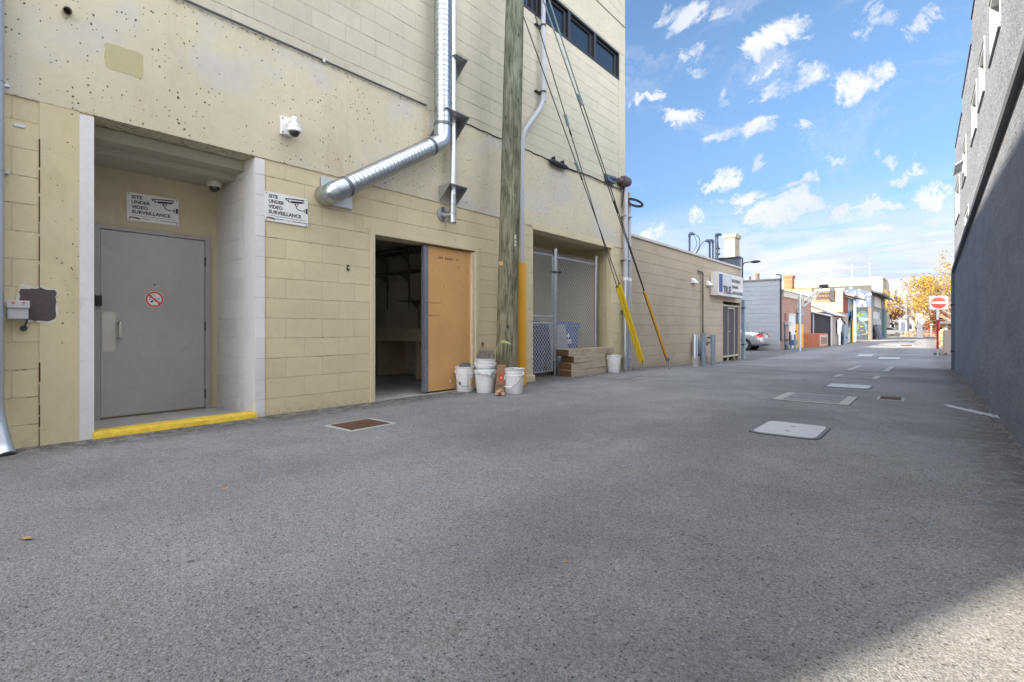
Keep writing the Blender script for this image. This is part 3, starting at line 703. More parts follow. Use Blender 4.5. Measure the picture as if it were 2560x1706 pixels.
for (pa, pb, py) in ((1072, 1102, 757), (1072, 1102, 789)):
    ya, za = onx(pa, py, xo); yb, _ = onx(pb, py, xo); mb.face([(xo + .0008, ya, za-.008), (xo + .0008, yb, za-.008), (xo + .0008, yb, za+.006), (xo + .0008, ya, za+.010)])
build(mb, 'scuff', M('scuff_brown', (0.36, 0.215, 0.10), .7), od)
mb = MB(); yy, zz = onx(1125, 953, xo); mb.face([(xo + .0008, yy + .010*math.cos(t), zz + .028*math.sin(t)) for t in [i*2*math.pi/10 for i in range(10)]])
yy, zz = onx(1078, 908, xo); mb.face([(xo + .0008, yy, zz), (xo + .0008, yy+.004, zz), (xo + .0008, yy+.022, zz+.03), (xo + .0008, yy+.018, zz+.03)])
build(mb, 'paint_chip', mWhite, od)
mb = MB(); mb.box(xo - .01, x1 - .004, YD1 - .055, YD1 - .002, .0, ZD - .02); rail = build(mb, 'jamb_strip', mCreamPlain, bb)
mb = MB()
for i in range(14): zz = .15 + i * .145; mb.cyl((x1 - .004, YD1 - .04, zz), (x1 - .002, YD1 - .04, zz), .004, 6)
build(mb, 'nail', mDark, rail)
# room
YR = 6.80; XR = -10.2
mInt = block_mat('storeroom_block', (0.80, 0.76, 0.66), axis='x', dirt=.2, jvis=.4); mIntP = M('storeroom_paint', (0.80, 0.77, 0.68), .75, var=.08, dirt=.2)
mb = MB(); mb.box(XR, x0 - .021, YR, YR + .1, -.1, 2.9); build(mb, 'storeroom_side_wall', mInt, bb)
mb = MB(); mb.box(XR - .1, XR, YD0 - 1.2, YR + .1, -.1, 2.9).box(-9.4, -9.3, YD0 - 1.2, 6.62, .0, ZL(936.6, 733, -9.3)).box(XR, x0 - .021, YD0 - 1.3, YD0 - 1.2, -.1, 2.9)
build(mb, 'storeroom_partition', mIntP, bb)
mb = MB(); mb.box(XR, x0 - .021, YD0 - 1.2, YR, 2.6, 2.7); build(mb, 'storeroom_ceiling', mIntP, bb)
mb = MB(); mb.box(XR, x0 - .0, YD0 - 1.2, YR, -.2, -.002 + .006).box(x0, x1 + .0, YD0, YD1, -.2, .006); build(mb, 'storeroom_floor', M('storeroom_concrete', (0.34, 0.33, 0.32), .9, var=.25, scale=3, dirt=.6, dirtcol=(.06, .04, .03), bump=.003), bb)
mb = MB(); mb.box(-8.8, x0 - .03, 6.02, YR, .90, .94).box(-8.8, x0 - .03, 6.02, 6.06, .70, .90)
for k in range(3): mb.box(-8.6 + k*1.2, -8.52 + k*1.2, 6.15, YR, .0, .70)
build(mb, 'workbench', M('bench_wood', (0.62, 0.52, 0.36), .7, var=.1), bb)
for (zz, xa, xb, dpt, nb) in ((ony(1058, 671, YR - .34)[1], XR, x0 - .05, .34, 6), (ony(1058, 618, YR - .34)[1], XR, x0 - .05, .34, 6), (ony(1058, 749, YR - .26)[1], -8.4, x0 - .05, .26, 4)):
    mb = MB(); mb.box(xa, xb, YR - dpt, YR - .002, zz - .02, zz)
    for k in range(nb):
        xx = xa + (xb - xa) * (k + .5) / nb; mb.poly([(xx, YR - .01, zz - .02), (xx, YR - dpt + .03, zz - .02), (xx, YR - .01, zz - .20)], (.02, 0, 0))
        mb.box(xx - .008, xx + .022, YR - .012, YR - .003, zz - .75, zz - .21)
    build(mb, 'shelf', M('dark_shelf_wood', (0.26, 0.22, 0.16), .7, var=.2), bb)
# enclosure niche
mCreamSm = M('cream_render', (0.52, 0.44, 0.26), .7, var=.06, scale=1.5, bump=.002, dirt=.2, dirtcol=(.3, .24, .12))
XN = -DL - FDP
mb = MB(); mb.box(XN - .1, XN, YF0 - .38, YF1 + .1, -.2, ZF + .1).box(XN, x0 - .001, YF1, YF1 + .1, -.2, ZF + .1).box(XN, x0 - .001, YF0 - .38, YF0 - .30, -.2, ZF + .1)
build(mb, 'niche_wall', mCreamSm, bb)
mb = MB(); mb.box(XN, x0 - .001, YF0 - .30, YF1, ZF - .002, ZF + .1); build(mb, 'niche_ceiling', mCreamSm, bb)
mb = MB(); mb.box(x1, x1 + .014, YF0 - .03, YF1 + .02, ZF - .0, ZF + .13).box(x1 - .12, x1 + .010, YF1 - .10, YF1, -.3, ZF).box(x0 + .0, x1 - .12, YF1 - .006, YF1, -.3, ZF)
build(mb, 'niche_trim', mCreamPlain, bb, bevel=.003)
mb = MB(); mb.box(x1 - .05, x1 + .045, YF0 - .42, YF0 + .012, -.02, .11); build(mb, 'pier_footing', mCreamPlain, bb, bevel=.012)
mb = MB(); mb.box(XN, x1 - .06, YF0 - .30, YF1, -.2, .004 - .03); build(mb, 'niche_floor', mConc, bb)
# soot and drip marks with ragged outlines of their own
def blot(px, py, ry_, rz_, seed, x=-DL + .0024):
    rr_ = random.Random(seed); mb_ = MB(); cy_, cz_ = onx(px, py, -DL)
    for k in range(70):
        a_ = rr_.uniform(0, 6.28); r_ = abs(rr_.gauss(0, .5)); yy, zz = cy_ + ry_*r_*math.cos(a_), cz_ + rz_*r_*math.sin(a_); s_ = rr_.uniform(.002, .009)
        if zz < .01: continue
        n_ = rr_.randint(3, 6); mb_.face([(x + k*.00001, yy + s_*math.cos(t)*rr_.uniform(.5, 1.3), zz + s_*1.6*math.sin(t)*rr_.uniform(.5, 1.3)) for t in [i*2*math.pi/n_ for i in range(n_)]])
    return mb_
mSoot = M('soot', (0.09, 0.075, 0.055), .9, var=.3, scale=30)
for i, (px, py, a, b_) in enumerate(((1206, 862, .035, .09),)):
    build(blot(px, py, a, b_, i), 'soot_mark', mSoot, bb, kind='stuff')
# patches, stubs and small wall marks
def rag(cy, cz, hy_, hz_, seed, x, n=40, rough=.10):
    q = []
    for i in range(n):
        t = 2*math.pi*i/n; c_, s_ = math.cos(t), math.sin(t); k = 1/max(abs(c_), abs(s_))
        k = min(k, 1.32) * (1 + rough * mnoise.noise(Vector((c_*3, s_*3, seed))) + rough*.5*mnoise.noise(Vector((c_*11, s_*11, seed))))
        q.append((x, cy + c_*k*hy_, cz + s_*k*hz_))
    return q
cy, cz = onx(310, 153, -DL); h1 = (YL(358) - YL(262)) / 2
mb = MB(); mb.poly(rag(cy, cz, h1, .112, 3, -DL + .0125), (.0015, 0, 0)); build(mb, 'paint_patch', M('olive_paint', (0.42, 0.375, 0.20), .7, var=.04), bb)
cy, cz = onx(94, 762, -DL); h1 = (YL(142) - YL(52)) / 2; hz1 = (ZL(94, 722) - ZL(94, 802)) / 2
mb = MB(); mb.poly(rag(cy, cz, h1*1.12, hz1*1.12, 9, -DL + .0106, rough=.14), (.001, 0, 0)); build(mb, 'patch_halo', M('pale_patch_paint', (0.60, 0.57, 0.50), .7), bb)
mb = MB(); mb.poly(rag(cy, cz, h1, hz1, 5, -DL + .0122, rough=.1), (.001, 0, 0)); build(mb, 'paint_patch', M('bare_brown_paint', (0.085, 0.06, 0.058), .8, var=.15, scale=20), bb)

# ------------------------------------------------------------------ things fixed to the beige wall
def ribs(pts, r, pitch, rib):      # spiral-seam duct: radius swells at every seam
    out = []; rad = []
    pts = [Vector(p) for p in pts]
    for i in range(len(pts) - 1):
        a, b_ = pts[i], pts[i+1]; L = (b_ - a).length; n = max(1, round(L / pitch))
        for k in range(n):
            for (f, e) in ((0, 0), (.38, 0), (.44, rib), (.56, rib), (.62, 0)):
                out.append(a + (b_ - a) * ((k + f) / n)); rad.append(r + e)
    out.append(pts[-1]); rad.append(r); return out, rad
XD = -DL + .21
yv, zel = onx(1106, 353, XD); rD = .113
ye, ze = onx(838, 480, XD)
duct = thing('spiral_duct', (-DL, yv, ze), 'shiny galvanised spiral duct running up the cream wall from a slanted lower run', 'duct')
dirv = (Vector((XD, yv, zel)) - Vector((XD, ye, ze))).normalized()
p_top = Vector((XD, yv, zel + .22)); p_dg = Vector((XD, yv, zel)) - dirv * .26
o_, r_ = ribs([p_top, (XD, yv, 9.0)], rD, .070, .0065); build(MB().sweep(o_, r_, 28), 'vertical_run', mGalv, duct, smooth=True)
p_lo = Vector((XD, ye, ze)) + dirv * .16
o_, r_ = ribs([p_dg, p_lo], rD, .066, .0065); build(MB().sweep(o_, r_, 28), 'slanted_run', mGalv, duct, smooth=True)
el = fillet([p_top, (XD, yv, zel), p_dg], .5, 4)
build(MB().sweep(el, rD + .006, 28), 'elbow', mGalv, duct, smooth=True)
mb = MB()
for q, d_ in ((p_top, ZA), (p_dg, dirv), (p_lo, dirv)): mb.cyl(Vector(q) - d_ * .02, Vector(q) + d_ * .02, rD + .011, 28)
build(mb, 'band_clamp', M('clamp_metal', (0.16, 0.16, 0.17), .5, .7), duct, smooth=True)
tp = Vector((-DL + .01, ye - .02, ze - .02))
el2 = fillet([p_lo, Vector((XD, ye, ze)) - dirv*.02, tp + Vector((0, .0, .0))], .22, 5)
build(MB().sweep(el2, rD + .007, 28), 'elbow', mGalv, duct, smooth=True)
for k_ in (2, 4, 6):
    q = Vector(el2[k_]); d_ = (Vector(el2[k_+1]) - Vector(el2[k_-1])).normalized(); build(MB().cyl(q - d_*.005, q + d_*.005, rD + .011, 28), 'gore_seam', mGalv, duct, smooth=True)
c0 = onx(800, 437, -DL); c1 = onx(872, 524, -DL)
mb = MB(); mb.box(-DL + .012, -DL + .03, c0[0], c1[0] + .03, c1[1] - .0, c0[1] - .02)
build(mb, 'wall_flange', mGalvD, duct, bevel=.004)
# bracket: sheet shelf with a side cheek
def bracket(par, y0_, y1_, z_, dpt, side, hgt=.20, nm='bracket'):
    mb = MB(); mb.box(-DL, -DL + dpt, y0_, y1_, z_, z_ + .004)
    for s_ in side: mb.poly([(-DL, s_, z_), (-DL + dpt, s_, z_), (-DL, s_, z_ - hgt)], (0, .004, 0))
    build(mb, nm, mGalvD, par)
bz = onx(1095, 275, -DL + .2)[1]
bracket(duct, onx(1072, 820, -DL)[0], onx(1143, 820, -DL+.1)[0], bz, .36, (onx(1072, 820, -DL)[0], onx(1143, 820, -DL + .1)[0]), .34)
# flue
XF = -DL + .14; yf, zb = onx(1130.5, 559, XF); yft = onx(1134.5, 0, XF)[0]
fl = thing('flue_pipe', (-DL, yf, zb), 'slim bright metal flue pipe to the right of the spiral duct', 'pipe')
yf = onx(1132, 400, XF)[0]
build(MB().cyl((XF, yf, zb + .22), (XF, yf, 9.0), .048, 20), 'pipe', M('bright_flue_metal', (0.70, 0.72, 0.75), .38, .85, var=.05), fl, smooth=True)
mb = MB(); mb.lathe((XF, yf, zb), [(.046, 0), (.052, .01), (.052, .02), (.05, .03), (.05, .14), (.054, .145), (.054, .155), (.05, .16), (.05, .27), (.054, .275), (.054, .29), (.05, .295), (.05, .42)], 20)
mb.cyl((XF, yf - .01, zb + .13), (-DL + .01, yf - .06, zb + .13), .045, 18)
build(mb, 'tee', mGalv, fl, smooth=True)
mb = MB(); mb.cyl((-DL, yf - .075, zb + .14), (-DL + .022, yf - .075, zb + .14), .105, 24); build(mb, 'wall_plate', mGalv, fl, smooth=True)
mb = MB(); mb.sweep(fillet([(XF + .02, yf + .05, zb + .42), (XF - .02, yf + .085, zb + .34), (-DL + .04, yf + .085, zb + .12), (-DL + .05, yf + .05, zb + .06)], .1), .007, 6); build(mb, 'cable', mBlack, fl, smooth=True)
for (px, py, sides) in ((1133, 469, 2), (1140, 152, 1)):
    z_ = onx(px, py, -DL + .12)[1]; bracket(fl, yf - (.16 if sides == 2 else .05), yf + .19, z_, .26, ((yf - .16, yf + .19) if sides == 2 else (yf + .19,)), .24)
for py in (262,): 
    z_ = onx(1133, py, XF)[1]; build(MB().cyl((XF, yf, z_), (XF, yf, z_ + .012), .0505, 20), 'joint_ring', mGalvD, fl, smooth=True)
# conduit along the top of the concrete band, cable, closure, flood light
cd = thing('wall_conduit', (-DL, 4, ZB2), 'thin grey conduit and cable running along the top of the concrete band', 'conduit')
zc = ZB2 + .018
build(MB().cyl((-DL + .028, Y0B, zc), (-DL + .028, yv - .14, zc), .013, 8), 'conduit', M('painted_conduit', (0.11, 0.115, 0.12), .5, .3), cd, smooth=True)
mb = MB(); pts = [(-DL + .02, yv + .05, zc - .005)]
for i in range(1, 16): pts.append((-DL + .02, yv + .05 + (YL(1380) - yv - .05) * i / 16, zc - .012 * (i % 2) - .004))
mb.sweep(pts, .009, 6)
y_a, z_a = onx(1420, 424, -DL); y_b, z_b = onx(1470, 440, -DL); y_c, z_c = onx(1530, 468, -DL); y_d, z_d = onx(1551, 476, -DL)
mb.sweep(fillet([pts[-1], (-DL + .03, y_a, z_a), (-DL + .03, y_b, z_b), (-DL + .03, y_c, z_c), (-DL + .05, y_d, z_d), (-DL + .10, y_d + .1, z_d + .20)], .3), .014, 8)
build(mb, 'cable', mBlack, cd, smooth=True)
mb = MB()
for i in range(10):
    yy = Y0B + i * 1.9
    if yy < YL(1360): mb.box(-DL, -DL + .045, yy, yy + .03, zc - .022, zc + .03)
build(mb, 'clip', mGalvD, cd)
y_a, z_a = onx(1374, 402, -DL + .08); y_b, z_b = onx(1419, 421, -DL + .08)
mb = MB(); dv = Vector((0, y_b - y_a, z_b - z_a)); n = 26; P_ = [Vector((-DL + .08, y_a, z_a)) + dv * i / n for i in range(n + 1)]
mb.sweep(P_, [.05 if 3 < i < n - 3 else (.034 if i % 2 else .028) for i in range(n + 1)], 12)
for k in (.3, .8):
    q = Vector((-DL + .05, y_a, z_a)) + dv * k; mb.box(-DL, q.x + .03, q.y - .01, q.y + .01, q.z + .04, q.z + .12)
build(mb, 'cable_closure', mBlack, None, smooth=True, label='black ribbed cable splice closure hanging on the band between pole and corner', cat='cable closure')
fy, fz = onx(1559, 459, -DL + .02)
fl2 = thing('service_entrance_cap', (-DL + .05, Y1B - .3, z_d), 'brown weatherhead with looped black cables at the corner above the grey conduits', 'weatherhead')
hd = Vector((-DL + .10, Y1B - .22, fz))
mb = MB(); q1 = hd + Vector((.0, -.75, -.02)); mb.cyl(q1 + Vector((-.08, 0, 0)), q1 + Vector((-.02, .35, .0)), .05, 12); build(mb, 'stub', mMast, fl2, smooth=True)
mb = MB(); ax = Vector((.25, 1, .05)).normalized(); mb.sweep([hd - ax*.22, hd - ax*.10, hd - ax*.08, hd + ax*.02, hd + ax*.14, hd + ax*.2], [.06, .07, .12, .13, .10, .03], 14); build(mb, 'hood', M('brown_hood', (0.10, 0.075, 0.07), .6, .2, var=.2), fl2, smooth=True)
mb = MB(); cen = hd + Vector((.14, .22, -.46)); u1 = Vector((.62, .5, -.22)).normalized(); u2 = Vector((0, .1, 1)).normalized()
for k, (ra, rb) in enumerate(((.19, .075), (.17, .05), (.21, .09))):
    mb.sweep([cen + u1*ra*math.cos(t) + u2*rb*math.sin(t) for t in [i*2*math.pi/28 for i in range(29)]], .011, 6, cap=False)
mb.sweep(fillet([hd + ax*.05 + Vector((0,0,-.1)), hd + Vector((.02, .1, -.35)), cen - u1*.19], .15), .016, 6)
mb.sweep(fillet([hd + ax*.0 + Vector((0,0,-.1)), hd + Vector((-.03, 0, -.3)), hd + Vector((-.02, -.1, -.6))], .15), .016, 6)
mb.ball(cen - u1*.18, .05, sc=(1, 1, 1.2))
build(mb, 'cable_loop', mBlack, fl2, smooth=True)
b1 = onx(1528, 452, -DL + .05); mb = MB(); mb.box(-DL, -DL + .08, b1[0] - .22, b1[0] + .16, b1[1] - .05, b1[1] + .06); build(mb, 'wall_junction_box', mMast, None, bevel=.01, label='small grey junction box on the wall left of the weatherhead', cat='junction box')
# grey conduits down the corner
g = thing('conduit_riser', (-DL + .1, Y1B - .1, 0), 'pair of grey plastic conduits rising at the end corner of the cream building', 'conduit')
for (dy_, r_, zt) in ((-.16, .055, z_d + .12), (.03, .038, z_d - .02)):
    y_ = Y1B + dy_ ; z0_ = gz(-DL, y_)
    mb = MB(); mb.sweep([(-DL + .10, y_, z0_ + 2.0), (-DL + .10, y_, zt)], r_, 14); build(mb, 'plastic_pipe', mPvc, g, smooth=True)
    mb = MB(); mb.sweep([(-DL + .10, y_, z0_ - .05), (-DL + .10, y_, z0_ + 2.05)], r_ + .008, 14); build(mb, 'steel_sleeve', mGalvD, g, smooth=True)
    build(MB().cyl((-DL + .10, y_, z0_ + 2.05), (-DL + .10, y_, z0_ + 2.12), r_ + .010, 14), 'collar', mWhitePl, g)
mb = MB()
for zz in (.25, 1.35, 2.5, 3.5): mb.box(-DL, -DL + .15, Y1B - .24, Y1B + .085, zz, zz + .03)
build(mb, 'strap', mGalvD, g)
# light grey pipe with an offset behind the pole
XP = -DL + .10
q = [(XP, *onx(1358, -60, XP)), (XP, *onx(1358.5, 250, XP)), (XP, *onx(1348, 282, XP))]
pt = onx(1346, 284, XP); pb = onx(1312, 320, XP); pc = onx(1305.5, 345, XP)
ypv = onx(1305.5, 345, XP)[0]
mb = MB(); mb.sweep(fillet([(XP, onx(1358, 100, XP)[0], 9.0), (XP, onx(1358, 100, XP)[0], onx(1358, 262, XP)[1]), (XP, ypv, onx(1305, 335, XP)[1]), (XP, ypv, .1)], .22, 8), .043, 16)
pv = build(mb, 'offset_vent_pipe', mPvc, None, smooth=True, label='light grey plastic pipe with a slanted offset, half hidden behind the wooden pole', cat='pipe')
for py in (60, 227):
    yy, zz = onx(1352, py, XP); yy = onx(1358, 100, XP)[0]; mb = MB(); mb.cyl((XP, yy, zz - .015), (XP, yy, zz + .015), .052, 16); mb.box(-DL, -DL + .05, yy - .14, yy + .05, zz - .012, zz + .012); build(mb, 'clamp', mDark, pv)
for (py,) in ((249,), ):
    yy = onx(1358, 100, XP)[0]; zz = onx(1358, py, XP)[1]; build(MB().cyl((XP, yy, zz - .04), (XP, yy, zz + .04), .048, 16), 'coupling', mPvc, pv, smooth=True)
# dome cameras
def onwall(px, py, x=-DL): yy, zz = onx(px, py, x); return Vector((x, yy, zz))
p0 = onwall(698, 297); p1 = onwall(728, 341)
cm = thing('security_camera', (-DL, (p0.y+p1.y)/2, p1.z), 'white dome camera on a bracket fixed to the pitted band above the right sign', 'camera')
yc = (p0.y + p1.y) / 2; zm = (p0.z + p1.z) / 2 + .0; xb = -DL + .012; hh = .085
build(MB().box(xb, xb + .045, yc - hh*.85, yc + hh*.85, zm - .10, zm + .10), 'mounting_plate', mWhitePl, cm, bevel=.008)
yk = yc + .03
mb = MB(); mb.sweep(fillet([(xb + .03, yc, zm + .02), (xb + .10, yk, zm + .06), (xb + .135, yk, zm + .07), (xb + .135, yk, zm - .02)], .05), [.035]*0 or .034, 14); build(mb, 'arm', mWhitePl, cm, smooth=True)
mb = MB(); mb.lathe((xb + .135, yk, zm - .06), [(.062, -.02), (.073, -.015), (.073, .02), (.070, .024), (.072, .03), (.066, .055), (.04, .07)], 26); build(mb, 'housing', mWhitePl, cm, smooth=True)
mb = MB(); mb.lathe((xb + .135, yk, zm - .08), [(.056, 0), (.052, -.02), (.040, -.038), (.02, -.05), (.004, -.053)], 22); build(mb, 'dome', mGlass, cm, smooth=True)
mb = MB()
for sy_, sz_ in ((-1, 1), (1, 1), (-1, -1), (1, -1)): mb.cyl((xb + .045, yc + sy_*.055, zm + sz_*.075), (xb + .048, yc + sy_*.055, zm + sz_*.075), .008, 8)
build(mb, 'screw', mDark, cm)
cp = Vector((-DL - .72, 0, 2.60)); cc_ = onx(536, 420, cp.x); 
cm = thing('dome_camera', (cp.x, cc_[0], 2.5), 'small cream dome camera under the alcove ceiling in its right corner', 'camera')
mb = MB(); mb.lathe((cp.x, cc_[0], 2.60), [(.072, 0), (.075, -.02), (.072, -.05), (.060, -.062)], 24); build(mb, 'base', M('cream_plastic', (0.55, 0.52, 0.45), .5), cm, smooth=True)
mb = MB(); mb.lathe((cp.x, cc_[0], 2.538), [(.054, 0), (.050, -.025), (.035, -.045), (.004, -.054)], 20); build(mb, 'dome', mGlass, cm, smooth=True)

# surveillance signs: size w x h metres, text laid out in sign units
def cctv_sign(x, ya, yb, za, zb, tilt, label):
    w_, h_ = yb - ya, za - zb
    X = Vector((0, math.cos(tilt), math.sin(tilt))); Z_ = Vector((0, -math.sin(tilt), math.cos(tilt)))
    O = Vector((x, ya, zb))
    t = thing('surveillance_sign', O, label, 'sign', 'video surveillance signs')
    def Q(u, v, d=0): return O + X * (u * w_) + Z_ * (v * h_) + XA * d
    mb = MB(); r_ = .03; cs = []
    for (cu, cv, a0) in ((1-r_, r_*w_/h_, -90), (1-r_, 1-r_*w_/h_, 0), (r_, 1-r_*w_/h_, 90), (r_, r_*w_/h_, 180)):
        for k in range(5): a_ = R(a0 + 22.5*k); cs.append(Q(cu + r_*math.cos(a_), cv + r_*w_/h_*math.sin(a_)))
    mb.poly(cs, (.004, 0, 0)); build(mb, 'panel', M('sign_white', (0.70, 0.70, 0.70), .45, var=.04, scale=6, dirt=.15, dirtcol=(.4,.37,.3)), t)
    e = .0052
    for i, s_ in enumerate(('SITE', 'UNDER', 'VIDEO', 'SURVEILLANCE')):
        text(s_, .165 * h_, mBlackInk, t, 'lettering', Q(.085, .80 - i * .178, e), X, Z_, ext=0, fit=(.205, .345, .315, .745)[i] * w_, bold=.032)
    text('For more information contact the Freedom of Information Officer at 250-490-2400', .040 * h_, mBlackInk, t, 'small_print', Q(.085, .185, e), X, Z_, ext=0, fit=.84 * w_, bold=.02)
    mb = MB()
    def pf(pts): mb.face([Q(u, v, e) for u, v in pts])
    pf([(.50, .80), (.915, .895), (.90, .935), (.475, .835)][0:0] or [(.495, .855), (.92, .895), (.90, .94), (.47, .885)])
    pf([(.58, .745), (.85, .785), (.905, .835), (.905, .86), (.58, .815)])
    pf([(.45, .885), (.475, .88), (.51, .80), (.50, .79), (.475, .82)])
    pf([(.51, .845), (.53, .84), (.565, .76), (.555, .745), (.53, .76), (.515, .80)])
    pf([(.675, .745), (.765, .755), (.762, .70), (.74, .66), (.70, .655), (.68, .69)])
    pf([(.705, .66), (.725, .655), (.738, .60), (.77, .56), (.88, .545), (.88, .52), (.765, .53), (.72, .575)])
    pf([(.895, .60), (.918, .60), (.918, .48), (.895, .48)]); pf([(.94, .64), (.985, .645), (.985, .455), (.94, .45)])
    build(mb, 'camera_pictogram', mBlackInk, t)
    mb = MB(); c_ = Q(.725, .71, e + .0006); mb.face([c_ + X*.010*math.cos(a_) + Z_*.010*math.sin(a_) for a_ in [i*math.pi/6 for i in range(12)]]); build(mb, 'pictogram_eye', mWhite, t)
    mb = MB(); mb.face([Q(.25, .095, e), Q(.43, .095, e), Q(.43, .115, e), Q(.25, .115, e)]); mb.face([Q(.62, .095, e), Q(.985, .095, e), Q(.985, .115, e), Q(.62, .115, e)])
    build(mb, 'blue_rule', M('navy_ink', (0.02, 0.025, 0.09), .5), t)
    text('A NEW REGION', .04*h_, M('red_ink', (0.35, 0.05, 0.03), .5), t, 'motto', Q(.445, .09, e), X, Z_, ext=0, sx=.8)
    mb = MB()
    for k in range(5): c_ = Q(.05 + .022*k, .10 + .02*(k % 2), e); mb.face([c_ + X*.009*math.cos(a_) + Z_*.008*math.sin(a_) for a_ in [i*math.pi/4 for i in range(8)]])
    build(mb, 'emblem', M('emblem_ink', (0.30, 0.10, 0.06), .5), t)
    mb = MB()
    for k in range(3): c_ = Q(.155 + .03*k, .11 - .012*k, e); mb.face([c_ + X*.014*math.cos(a_) + Z_*.009*math.sin(a_) for a_ in [i*math.pi/4 for i in range(8)]])
    build(mb, 'emblem', M('emblem_ink_grey', (0.10, 0.12, 0.16), .5), t)
    mb = MB()
    for u, v in ((.04, .95), (.96, .95), (.04, .05), (.96, .05)): c_ = Q(u, v, .004); mb.cyl(c_, c_ + Vector((.003, 0, 0)), .006, 8)
    build(mb, 'screw', mDark, t)
a = onx(317, 480, XB); c = onx(446.5, 567, XB); b_ = onx(317, 550, XB)
cctv_sign(XB + .004, a[0], c[0], a[1], b_[1], 0.015, 'white video surveillance sign above the grey door inside the alcove')
a = onx(660, 477, -DL); c = onx(768.5, 566, -DL); b_ = onx(660, 551, -DL)
cctv_sign(-DL + .010, a[0], c[0], a[1], b_[1], 0.0, 'white video surveillance sign on the outer wall between alcove and duct')
# grey electric box, downspout, stub pipe, tag, bell push
p0 = onwall(14, 756); p1 = onwall(67, 799)
xg = -DL + .0
t = thing('electrical_box', (xg, p0.y, p1.z), 'small grey electrical box beside the brown paint patch at far left', 'electrical box')
build(MB().box(xg, xg + .09, p0.y, p1.y, p1.z, p0.z), 'box_body', M('grey_box_paint', (0.42, 0.42, 0.43), .5, var=.06), t, bevel=.008)
build(MB().box(xg + .09, xg + .104, p0.y - .006, p1.y + .006, p0.z - .045, p0.z + .012), 'cover_flap', M('grey_box_paint', (0,0,0)), t, bevel=.004)
mb = MB(); 
for yy in (p0.y + .03, p1.y - .03): mb.box(xg + .104, xg + .110, yy - .007, yy + .007, p0.z - .010, p0.z + .002)
build(mb, 'red_screw', mRed, t)
mb = MB(); mb.cyl((xg, p0.y + .1, p1.z - .07), (xg + .03, p0.y + .1, p1.z - .07), .022, 10); mb.sweep([(xg + .03, p0.y + .12, p1.z), (xg + .035, p0.y + .105, p1.z - .06)], .006, 6); build(mb, 'cable_stub', mDark, t, smooth=True)
yd = YL(-6, -DL + .09)
t = thing('downspout', (-DL + .08, yd, 0), 'grey metal downspout kicking out at the foot, at the left edge of the photo', 'downspout')
mb = MB(); mb.sweep(fillet([(-DL + .085, yd - .02, 9), (-DL + .085, yd - .02, .30), (-DL + .20, yd + .02, .05), (-DL + .24, yd + .03, .0)], .15), .058, 14); build(mb, 'pipe', mGalvD, t, smooth=True)
for zz in (ZL(2, 212), ZL(2, 430)):
    mb = MB(); mb.cyl((-DL + .085, yd - .02, zz - .012), (-DL + .085, yd - .02, zz + .012), .063, 14); mb.box(-DL, -DL + .03, yd + .02, yd + .07, zz - .012, zz + .012); build(mb, 'strap', mGalv, t)
p_ = onwall(166, 29, -DL + .01); mb = MB(); n = 24
mb.sweep([p_, p_ + Vector((.05, 0, -.012))], .030, 20, cap=False); mb.sweep([p_ + Vector((.05, 0, -.012)), p_], .026, 20, cap=False)
build(mb, 'stub_pipe', M('dirty_cream_pipe', (0.38, 0.33, 0.24), .7), None, smooth=True, label='short open stub pipe poking from the band at top left', cat='pipe')
mb = MB(); mb.cyl(p_ + Vector((.002, 0, 0)), p_ + Vector((.004, 0, 0)), .027, 20); build(mb, 'pipe_hole', mBlack, [o for o in COL.objects if o.name.startswith('stub_pipe')][0])
p0 = onwall(33, 308); p1 = onwall(62, 322); mb = MB(); mb.box(-DL, -DL + .008, p0.y, p1.y, p1.z, p0.z); build(mb, 'survey_tag', mGalvD, None, bevel=.002, label='small metal tag on the top-left block joint', cat='tag')
p_ = onwall(869, 670); mb = MB(); mb.box(-DL, -DL + .018, p_.y - .016, p_.y + .016, p_.z - .034, p_.z + .034); bp = build(mb, 'bell_push', mBlack, None, bevel=.004, label='black bell push on the wall left of the storeroom opening', cat='bell push')
mb = MB(); mb.cyl((-DL + .018, p_.y, p_.z), (-DL + .021, p_.y, p_.z), .009, 12); build(mb, 'button', mWhitePl, bp)

# ------------------------------------------------------------------ wooden pole, guard, guys
PX, PY = -5.17, 5.17 / math.tan(TH - math.atan((1264 - 1280) / 1280.0))
up = thing('utility_pole', (PX, PY, 0), 'green tinted wooden utility pole standing against the cream wall', 'utility pole')
lean = RT * .024
def pole_r(z): return .166 - .0040 * z
mb = MB(); n = 60; seg = 40; rings = []
for i in range(n + 1):
    z_ = -.3 + 10.3 * i / n; c_ = Vector((PX, PY, z_)) + lean * z_ * 1.0
    rings.append([mb.bm.verts.new(c_ + Vector((math.cos(a_), math.sin(a_), 0)) * (pole_r(z_) * (1 + .028*mnoise.noise(Vector((math.cos(a_)*2.5, math.sin(a_)*2.5, z_*.5))) + .012*mnoise.noise(Vector((math.cos(a_)*9, math.sin(a_)*9, z_*1.2)))))) for a_ in [k*2*math.pi/seg for k in range(seg)]])
for i in range(n):
    for k in range(seg): mb.bm.faces.new((rings[i][k], rings[i][(k+1) % seg], rings[i+1][(k+1) % seg], rings[i+1][k]))
mb.bm.faces.new(rings[0][::-1]); mb.bm.faces.new(rings[-1]); build(mb, 'pole_shaft', mPole, up, smooth=True)
